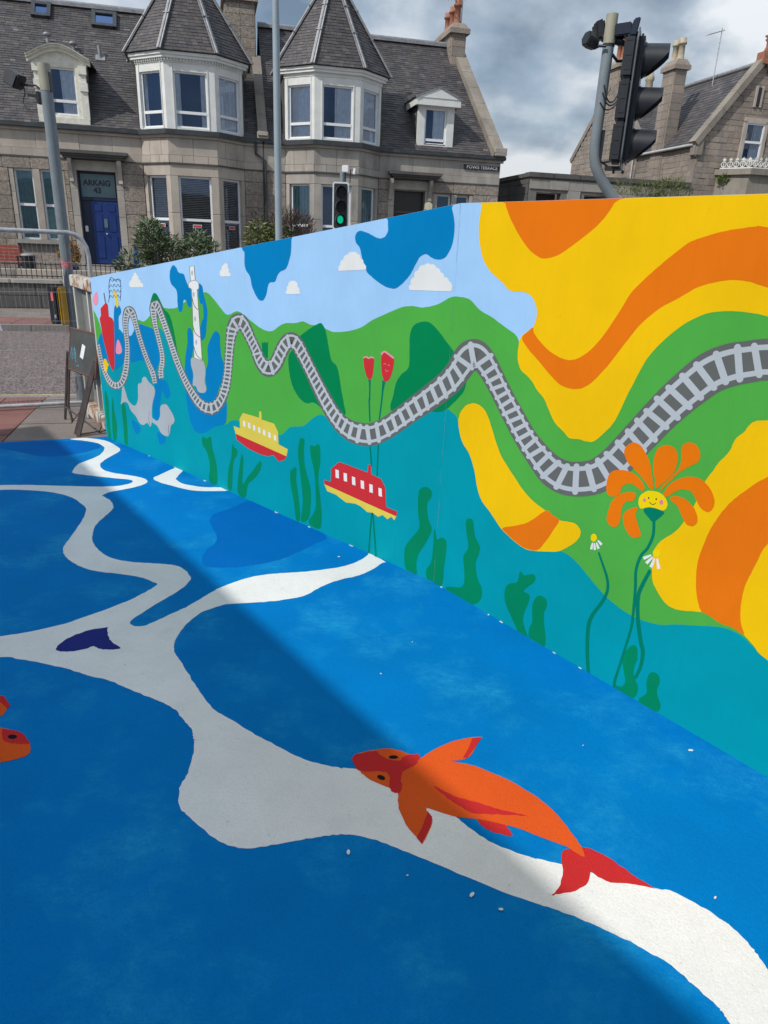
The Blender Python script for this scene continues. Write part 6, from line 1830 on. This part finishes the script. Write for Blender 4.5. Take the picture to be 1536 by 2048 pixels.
MB().obox((0.265, 0.02, zc + 0.645), (0.024, 0, -0.006), (0, 0.06, 0), (0.008, 0, 0.055)).build('detector', M_PVC, fs_, 0.006)
MB().tube([(0.085, 0.05, zc + 0.44), (0.085, 0.05, zc + 0.62)], 0.014, 6).tube([(0.18, 0.05, zc + 0.44), (0.185, 0.05, zc + 0.67), (0.25, 0.04, zc + 0.68)], 0.012, 6).build('bracket', M_BLACK, fs_)

# ------------------------------------------------------------------ right-hand traffic signal behind the hoarding
D_R = 6.2
base = at_depth(1262, 470, D_R)
rs = empty('traffic_signal', (base.x, base.y, 0), 0, 'black three lens signal on bent grey pole above the yellow hoarding', 'traffic light', 'traffic signals')
RO = Vector((base.x, base.y, 0))
def rl(px, py, dy=0.0): return at_depth(px, py, D_R + dy) - RO
path = [rl(x, y) for x, y in ((1217, 92), (1209, 150), (1201, 210), (1192.5, 270), (1190, 292), (1189, 312), (1191, 330), (1197, 348), (1206, 365), (1217, 383), (1229, 400), (1241, 418), (1250, 434), (1256, 450), (1259, 470), (1259.5, 500))]
end = path[-1]
path.append(Vector((end.x, end.y, 0)))
top = rl(1217.5, 28)
MB().tube(path, 0.0415, 18).build('pole', M_POST, rs)
MB().tube([path[0] + Vector((0, 0, 0.0)), Vector((path[0].x, path[0].y, top.z))], 0.0435, 18).build('pole_sleeve', M_POSTTOP, rs)
MB().tube([path[0] + Vector((0, 0, -0.006)), path[0] + Vector((0, 0, 0.012))], 0.0448, 18).build('sleeve_band', M_BLACK, rs)
F = Vector((0.945, -0.326, 0)).normalized(); Lt = Vector((0.326, 0.945, 0)).normalized(); UPV = Vector((0, 0, 1))
HS = 0.875
hc = rl(1260, 205)
def hbx(m, f0, f1, l0, l1, z0, z1):
    return m.obox(hc + (F * (f0 + f1) / 2 + Lt * (l0 + l1) / 2 + UPV * (z0 + z1) / 2) * HS, F * (f1 - f0) / 2 * HS, Lt * (l1 - l0) / 2 * HS, UPV * (z1 - z0) / 2 * HS)
for k in range(3):
    zb = 0.165 + 0.326 - 0.326 * k
    hbx(MB(), -0.107, -0.004, -0.14, 0.14, zb - 0.324, zb - 0.002).build('case', M_BLACK, rs, 0.018)
rib = MB()
for k in range(9):
    z = 0.44 - k * 0.108
    hbx(rib, -0.088, -0.03, -0.1435, -0.12, z - 0.005, z + 0.004)
rib.build('case_ribs', M_BLACK, rs, 0.004)
bpts = rrect(0.21, 0.465, 0.10, 8)
MB().prism([hc + Lt * x + UPV * z - F * 0.002 for x, z in bpts], F * 0.010).build('backing_board', simple('grey_board', (0.10, 0.11, 0.115), 0.45), rs)
fr = MB(); hbx(fr, 0.009, 0.06, -0.15, 0.15, -0.485, 0.485); fr.build('front', M_BLACK, rs, 0.015)
for k in range(3):
    z = (0.325 - 0.325 * k) * HS
    c = hc + F * 0.045 + UPV * (z - 0.01)
    MB().tube([c - F * 0.005, c + F * 0.02], 0.118, 20).build('lens_ring', M_BLACK, rs)
    hood(rs, c + F * 0.02, F, 0.112, 0.165, 0.02, M_BLACK)
    MB().tube([c + F * 0.018, c + F * 0.024], 0.095, 18).build('lens', M_LENS, rs)
pt = path[0]
MB().tube([pt + Vector((0.02, 0, 0.06)), hc + UPV * 0.45 - F * 0.05], 0.018, 8).build('bracket', M_BLACK, rs)
MB().obox(hc + UPV * 0.442 - F * 0.05, F * 0.06, Lt * 0.04, UPV * 0.016).build('bracket_plate', M_BLACK, rs)
MB().tube([path[0] + Vector((0.03, -0.03, -0.06)), path[0] + Vector((0.075, -0.02, -0.10)), hc + UPV * 0.28 - F * 0.10], 0.011, 8).build('stay', M_BLACK, rs)
MB().obox(path[4] + Vector((0.048, 0, 0.0)), (0.010, 0, 0), (0, 0.03, 0), (0, 0, 0.11)).build('clamp', M_BLACK, rs)
MB().tube([path[5] + Vector((0.04, 0, -0.03)), hc - UPV * 0.475 - F * 0.05], 0.007, 6).build('bracket', M_BLACK, rs)
MB().obox(hc - UPV * 0.46 - F * 0.06, F * 0.06, Lt * 0.05, UPV * 0.013).build('bracket_plate', M_BLACK, rs)
for dx in (-0.02, 0.05): MB().tube([hc - UPV * 0.474 - F * dx, hc - UPV * 0.497 - F * dx], 0.010, 6).build('bolt', M_BLACK, rs)
cb = MB()
for a, b, sag in (((1208, 170), (1240, 180), 0.10), ((1205, 185), (1238, 195), 0.07), ((1200, 205), (1234, 205), 0.05)):
    A_, B_ = rl(*a, -0.04), rl(*b, -0.05)
    cb.tube([A_ + (B_ - A_) * t + Vector((0, 0, -sag * 4 * t * (1 - t))) for t in [i / 8 for i in range(9)]], 0.006, 6)
cb.build('cable', M_BLACK, rs)
# vehicle detectors on top
det = MB()
c = rl(1252, 60, -0.02)
X_ = Vector((0.97, -0.2, 0.12)).normalized(); Y_ = Vector((0.2, 0.97, 0)).normalized(); Z_ = X_.cross(Y_)
det.obox(c - X_ * 0.02, X_ * 0.06, Y_ * 0.05, Z_ * 0.04)
det.prism([c + X_ * 0.05 + Y_ * -0.075 + Z_ * 0.05, c + X_ * 0.10 + Y_ * -0.075 + Z_ * 0.055, c + X_ * 0.07 + Y_ * -0.075 - Z_ * 0.06, c + X_ * 0.02 + Y_ * -0.075 - Z_ * 0.055], Y_ * 0.15)
det.build('detector', simple('dark_blue_plastic', (0.02, 0.026, 0.045), 0.4), rs, 0.008)
det = MB()
c = rl(1198, 62, 0.09)
det.obox(c, (0.035, 0, 0.015), (0, 0.06, 0), (-0.015, 0, 0.06))
det.build('detector', M_BLACK, rs, 0.015)
det = MB()
c = rl(1181, 83, 0.02)
det.tube([c + Vector((0.04, 0, -0.02)), c + Vector((-0.01, -0.03, 0.0)), c + Vector((-0.05, -0.05, 0.01))], [0.045, 0.06, 0.055], 6, smooth=False)
det.build('detector', M_BLACK, rs, 0.008)
MB().tube([rl(1188, 97), rl(1198, 92, -0.03), rl(1212, 92, -0.06)], 0.01, 6).tube([rl(1205, 75, 0.05), rl(1245, 84)], 0.03, 6).tube([rl(1240, 84), rl(1262, 92)], 0.02, 6).build('detector_bracket', M_BLACK, rs)

# ------------------------------------------------------------------ left signal pole with push-button box
pb = on_z(166, 806)
ps = empty('crossing_pole', (pb.x, pb.y, 0), 0, 'grey crossing pole with yellow and black push button box', 'pole')
PO = Vector((pb.x, pb.y, 0))
def pl(px, py, dy=0.0): return at_depth(px, py, pb.y + dy) - PO
ztop_ = pl(84, 127).z; zsl = pl(90, 182).z
MB().tube([(0, 0, -0.01), (0, 0, zsl)], 0.052, 18).build('pole', M_POST, ps)
MB().tube([(0, 0, zsl), (0, 0, ztop_)], 0.0545, 18).build('pole_sleeve', M_POSTTOP, ps)
bx = MB()
c = pl(127, 612, -0.10)
c = Vector((c.x, -0.10, c.z))
ys = MB().obox(c, (0.016, -0.004, 0), (0.012, 0.055, 0), (0, 0, 0.185)).build('push_button_case', simple('signal_yellow', (0.50, 0.27, 0.01), 0.5), ps, 0.012)
k_ = MB().obox(c + Vector((-0.070, 0.012, 0.005)), (0.050, -0.012, 0), (0.015, 0.06, 0), (0, 0, 0.18)).build('push_button_unit', M_BLACK, ps, 0.012)
MB().obox(c + Vector((-0.078, -0.055, 0.09)), (0.010, 0, 0), (0, 0.004, 0), (0, 0, 0.04)).build('red_man', emit_mat('red_man_light', (0.6, 0.12, 0.12), 0.5), ps)
MB().obox(c + Vector((-0.066, -0.055, -0.10)), (0.012, 0, 0), (0, 0.004, 0), (0, 0, 0.018)).build('button', M_GALV, ps, 0.003)
def wrap(z0, z1, a0, a1, mat, name, r=0.0533):
    m = MB()
    K = 10
    vs = []
    for i in range(K + 1):
        a = rad(a0 + (a1 - a0) * i / K)
        vs += [(r * math.cos(a), r * math.sin(a), z0 + random.uniform(-0.008, 0.008)), (r * math.cos(a), r * math.sin(a), z1 + random.uniform(-0.008, 0.008))]
    m.add(vs, [(2 * i, 2 * i + 2, 2 * i + 3, 2 * i + 1) for i in range(K)], True)
    return m.build(name, mat, ps)
zs1, zs0 = pl(122, 520).z, pl(126, 536).z
wrap(zs0, zs1, -160, -20, simple('torn_red_sticker', (0.50, 0.16, 0.18), 0.6, 0, 0.5, 40), 'sticker')
zs1, zs0 = pl(124, 538).z, pl(128, 574).z
wrap(zs0, zs1, -165, -115, simple('torn_white_sticker', (0.42, 0.40, 0.38), 0.6, 0, 0.5, 40), 'sticker')
det = MB()
c = pl(29, 158, 0.0)
det.obox(c, (0.06, -0.02, -0.035), (0.02, 0.06, 0), (0.03, 0, 0.055))
det.build('detector', M_BLACK, ps, 0.012)
MB().tube([c + Vector((0.03, 0, -0.06)), pl(50, 170), pl(72, 171), pl(80, 178)], 0.009, 6).tube([pl(46, 165), pl(50, 185), pl(46, 205), pl(55, 220), pl(75, 218)], 0.005, 5).obox(pl(68, 192), (0.05, 0, -0.008), (0, 0.02, 0), (0.0, 0, 0.012)).obox(pl(78, 196), (0.012, 0, 0), (0, 0.03, 0), (0, 0, 0.05)).obox(pl(101, 165), (0.010, 0, 0), (0, 0.03, 0), (0, 0, 0.08)).build('detector_bracket', M_BLACK, ps)

# ------------------------------------------------------------------ mesh fence panel
f0 = on_z(60, 818)
fdir_ = (on_z(200, 809) - on_z(0, 820)); fdir_.z = 0; fdir_.normalize()
fn = Vector((fdir_.y, -fdir_.x, 0))
def fp(px, py): return on_plane(px, py, f0, fn)
pr = fp(178, 520); pr0 = Vector((pr.x, pr.y, 0))
fen = empty('mesh_fence', tuple(pr0), math.atan2(fdir_.y, fdir_.x), 'galvanised wire mesh fence panel along the pavement edge', 'fence')
zt_ = fp(60, 462).z; zb_ = fp(60, 810).z
LF = 3.45
corner = [(-0.17, zt_), (-0.10, zt_ - 0.018), (-0.045, zt_ - 0.06), (-0.012, zt_ - 0.13), (0, zt_ - 0.22)]
MB().tube([(0, 0, 0.03)] + [(x, 0, z) for x, z in reversed(corner)] + [(-LF + 0.17, 0, zt_), (-LF + 0.1, 0, zt_ - 0.018), (-LF + 0.012, 0, zt_ - 0.13), (-LF, 0, zt_ - 0.25), (-LF, 0, 0.03)], 0.021, 12).build('frame', M_GALV, fen)
MB().tube([(-LF, 0, zb_), (0.3, 0, zb_)], 0.019, 12).build('bottom_rail', M_GALV, fen)
mw_ = MB()
for i in range(1, 84):
    x = -LF * i / 84
    mw_.tube([(x, 0.004, zb_), (x, 0.004, zt_ - (0.02 if 0.17 < -x < LF - 0.17 else 0.1))], 0.0008, 4, False)
for k in range(1, 6):
    z = zb_ + (zt_ - zb_) * k / 6
    mw_.tube([(-LF, -0.003, z), (0, -0.003, z)], 0.0014, 4, False)
mw_.build('wire_mesh', M_GALV, fen)
MB().tube([(-0.62, 0, zb_ - 0.02), (-0.62, 0, zb_ - 0.045)], 0.01, 6).build('clip', M_GALV, fen)
MB().box(-0.3, 0.35, -0.11, 0.11, -0.0, 0.12).build('foot', simple('concrete_foot', (0.22, 0.21, 0.20), 0.9, 0, 0.2, 12, 0.4, 40), fen, 0.02).location = (-LF, 0, 0)

# ------------------------------------------------------------------ rusty steel frame behind the end of the hoarding
M_RUST = None
m_, nt_, b_ = newmat('rusty_white_steel')
v_ = objcoord(nt_)
cc = mixc(nt_, ramp(nt_, noise(nt_, v_, 9, 6, 0.7), [(0.44, (0, 0, 0)), (0.58, (1, 1, 1))]), (0.62, 0.60, 0.53), mixc(nt_, noise(nt_, v_, 40, 3), (0.20, 0.065, 0.02), (0.33, 0.13, 0.04)))
nt_.links.new(cc, b_.inputs['Base Color']); b_.inputs['Roughness'].default_value = 0.7
M_RUST = m_
M_STEELW = simple('white_steel', (0.58, 0.57, 0.50), 0.55, 0, 0.15, 9)
Hp = Vector(WL) - NA * 0.05 - UA * 0.015
Fp = on_z(184, 836)
sd_ = (Fp - Hp); sd_.z = 0
SL = sd_.length; sd_.normalize()
sf = empty('steel_frame', tuple(Hp), math.atan2(sd_.y, sd_.x), 'white and rusty steel support frame at the end of the hoarding', 'steel frame')
ht = ZL - 0.02
MB().box(0.0, SL + 0.09, -0.045, 0.045, ht - 0.10, ht).build('top_beam', M_RUST, sf, 0.006)
MB().box(0.0, SL + 0.05, -0.05, 0.05, 0.06, 0.17).build('bottom_beam', M_RUST, sf, 0.006)
MB().box(SL - 0.03, SL + 0.03, -0.035, 0.035, 0.0, ht - 0.10).build('post', M_STEELW, sf, 0.004)
for t in (0.12, 0.30):
    MB().box(t - 0.022, t + 0.022, -0.02, 0.02, 0.17, ht - 0.10).build('upright', M_STEELW, sf)
MB().box(0.02, SL - 0.04, -0.034, -0.026, 0.17, ht - 0.10).build('sheet', simple('grey_sheet', (0.20, 0.205, 0.20), 0.6, 0, 0.2, 6), sf)
MB().box(SL + 0.031, SL + 0.09, -0.03, 0.03, 0.10, 0.2).build('lug', M_RUST, sf, 0.006)

# ------------------------------------------------------------------ chalkboard easel
ea0 = on_z(131, 838)
ea = empty('chalkboard_easel', (ea0.x, ea0.y, 0), 0, 'small chalkboard on a dark wooden easel beside the hoarding', 'chalkboard')
EO = Vector((ea0.x, ea0.y, 0))
def ep(px, py, d): return at_depth(px, py, d) - EO
def eg(px, py): return on_z(px, py) - EO
M_WOODD = simple('dark_worn_wood', (0.075, 0.055, 0.05), 0.6, 0, 0.35, 14, 0.2, 50)
M_CHALKB = simple('chalkboard', (0.06, 0.065, 0.06), 0.75, 0, 0.25, 7)
M_CHALK = simple('blue_chalk', (0.16, 0.38, 0.48), 0.9, 0, 0.2, 60)
TL_, TR_, BR_, BL_ = ep(141, 656, ea0.y - 0.10), ep(196, 670, ea0.y - 0.42), ep(190, 757, ea0.y - 0.50), ep(137, 737, ea0.y - 0.16)
bnrm = (TR_ - TL_).cross(BL_ - TL_).normalized()
if bnrm.y > 0: bnrm = -bnrm
brd = MB().prism([TL_, TR_, BR_, BL_], -bnrm * 0.015).build('board', M_CHALKB, ea)
for a, b in ((TL_, TR_), (BL_, BR_), (TL_, BL_), (TR_, BR_)):
    MB().tube([a - bnrm * 0.006, b - bnrm * 0.006], 0.011, 6, smooth=False).build('board_edge', simple('brown_red_wood', (0.12, 0.05, 0.035), 0.6), ea)
def onb(u, v, e=0.002):
    a = TL_ + (TR_ - TL_) * u; b = BL_ + (BR_ - BL_) * u
    return a + (b - a) * v + bnrm * e
for st in ([(0.05, 0.78), (0.10, 0.45), (0.14, 0.75)], [(0.12, 0.5), (0.18, 0.42), (0.22, 0.72)], [(0.2, 0.45), (0.27, 0.62), (0.28, 0.78)], [(0.32, 0.86), (0.40, 0.85)]):
    MB().tube([onb(u, v) for u, v in st], 0.0035, 5).build('chalk_mark', M_CHALK, brd)
MB().prism([onb(0.42, 0.62, 0.001), onb(0.54, 0.66, 0.001), onb(0.60, 0.34, 0.001), onb(0.48, 0.30, 0.001)], bnrm * 0.003).build('paper', M_PVC, brd)
def leg(a, b, w, d=0.02):
    a, b = Vector(a), Vector(b)
    ax = (b - a)
    s_ = ax.cross(Vector((0, 1, 0))).normalized()
    f_ = s_.cross(ax).normalized()
    return MB().obox((a + b) / 2, ax / 2, s_ * w / 2, f_ * d / 2).build('leg', M_WOODD, ea, 0.003)
leg(ep(135, 703, ea0.y - 0.02), eg(130.5, 839), 0.020)
leg(ep(139, 703, ea0.y - 0.08), ep(137, 815, ea0.y - 0.06), 0.018)
leg(ep(137, 812, ea0.y - 0.06), eg(145, 843), 0.018)
leg(ep(191, 722, ea0.y - 0.46), eg(156.5, 873), 0.036)
leg(ep(186, 728, ea0.y - 0.40), eg(151, 868), 0.026)
MB().tube([ep(131, 814, ea0.y - 0.05), eg(198, 866) + Vector((0, 0, 0.012))], 0.008, 6).tube([eg(156, 873) + Vector((0, 0, 0.01)), eg(200, 864) + Vector((0, 0, 0.01))], 0.006, 6).tube([eg(198, 866) + Vector((0, 0, 0.01)), eg(212, 850) + Vector((0, 0, 0.06))], 0.006, 6).build('brace', M_WOODD, ea)

# corner of a white panel hung on the fence at the left edge
pp = [fp(x, y) - fn * -0.03 for x, y in ((-70, 600), (-8, 628), (6, 661), (-70, 648))]
sg = MB().prism(pp, fn * 0.006).build('white_panel', M_PVC)
tag(sg, 'corner of a white panel on the fence at the left edge', 'panel')

# ------------------------------------------------------------------ unseen granite block behind the viewer, added to throw the shade over the floor
HC = 4.6
shift = HC / math.tan(SUN_EL)
ED = (on_z(1180, 1820) - on_z(150, 905)); ED.z = 0; ED.normalize()
C0 = on_z(150, 905) - ED * 1.05 + SUN_DIR * shift
BNN = Vector((-ED.y, ED.x, 0))
if BNN.dot(CAM - C0) < 0: BNN = -BNN                       # towards the painted floor
gb = empty('shade_caster_building', (C0.x, C0.y, 0), math.atan2(ED.y, ED.x), 'unseen flat roofed granite block added to shade the painted floor', 'building')
sy = 1 if Vector((-ED.y, ED.x, 0)).dot(BNN) > 0 else -1
def gbox(m, x0, x1, d0, d1, z0, z1): return m.box(x0, x1, -sy * d1, -sy * d0, z0, z1)
gbox(MB(), 0.05, 17.95, 0.06, 5.94, 0, HC - 0.25).build('wall', M_MORTAR, gb)
gbox(MB(), 0, 18, 0, 6, HC - 0.25, HC).build('parapet', M_ASHG, gb, 0.02)
z = 0.0
while z < HC - 0.3:
    h = min(0.42, HC - 0.25 - z)
    x = 0.0
    while x < 18:
        w = min(random.uniform(0.7, 1.1), 18 - x)
        if not any(a - 0.02 < x + w / 2 < b + 0.02 and 0.9 < z + h / 2 < 2.9 for a, b in ((2, 3.4), (6, 7.4), (10, 11.4), (14, 15.4))):
            block(gb, M_GRAN, (x + w / 2, -sy * 0.03, z + h / 2), (w - 0.012, 0.1, h - 0.012), 0, 'stone', 0.035)
        x += w
    z += h
for a in (2, 6, 10, 14):
    w_ = MB()
    for b in ((a, a + 0.08, 0.9, 2.9), (a + 1.32, a + 1.4, 0.9, 2.9), (a + 0.08, a + 1.32, 0.9, 0.98), (a + 0.08, a + 1.32, 2.82, 2.9), (a + 0.08, a + 1.32, 1.86, 1.94)):
        gbox(w_, b[0], b[1], -0.0, 0.055, b[2], b[3])
    wo = w_.build('window', M_PVC, gb)
    gbox(MB(), a + 0.08, a + 1.32, 0.03, 0.055, 0.98, 2.82).build('pane', glass_mat('window_glass_dark', trans=0.05, refl=0.3), wo)
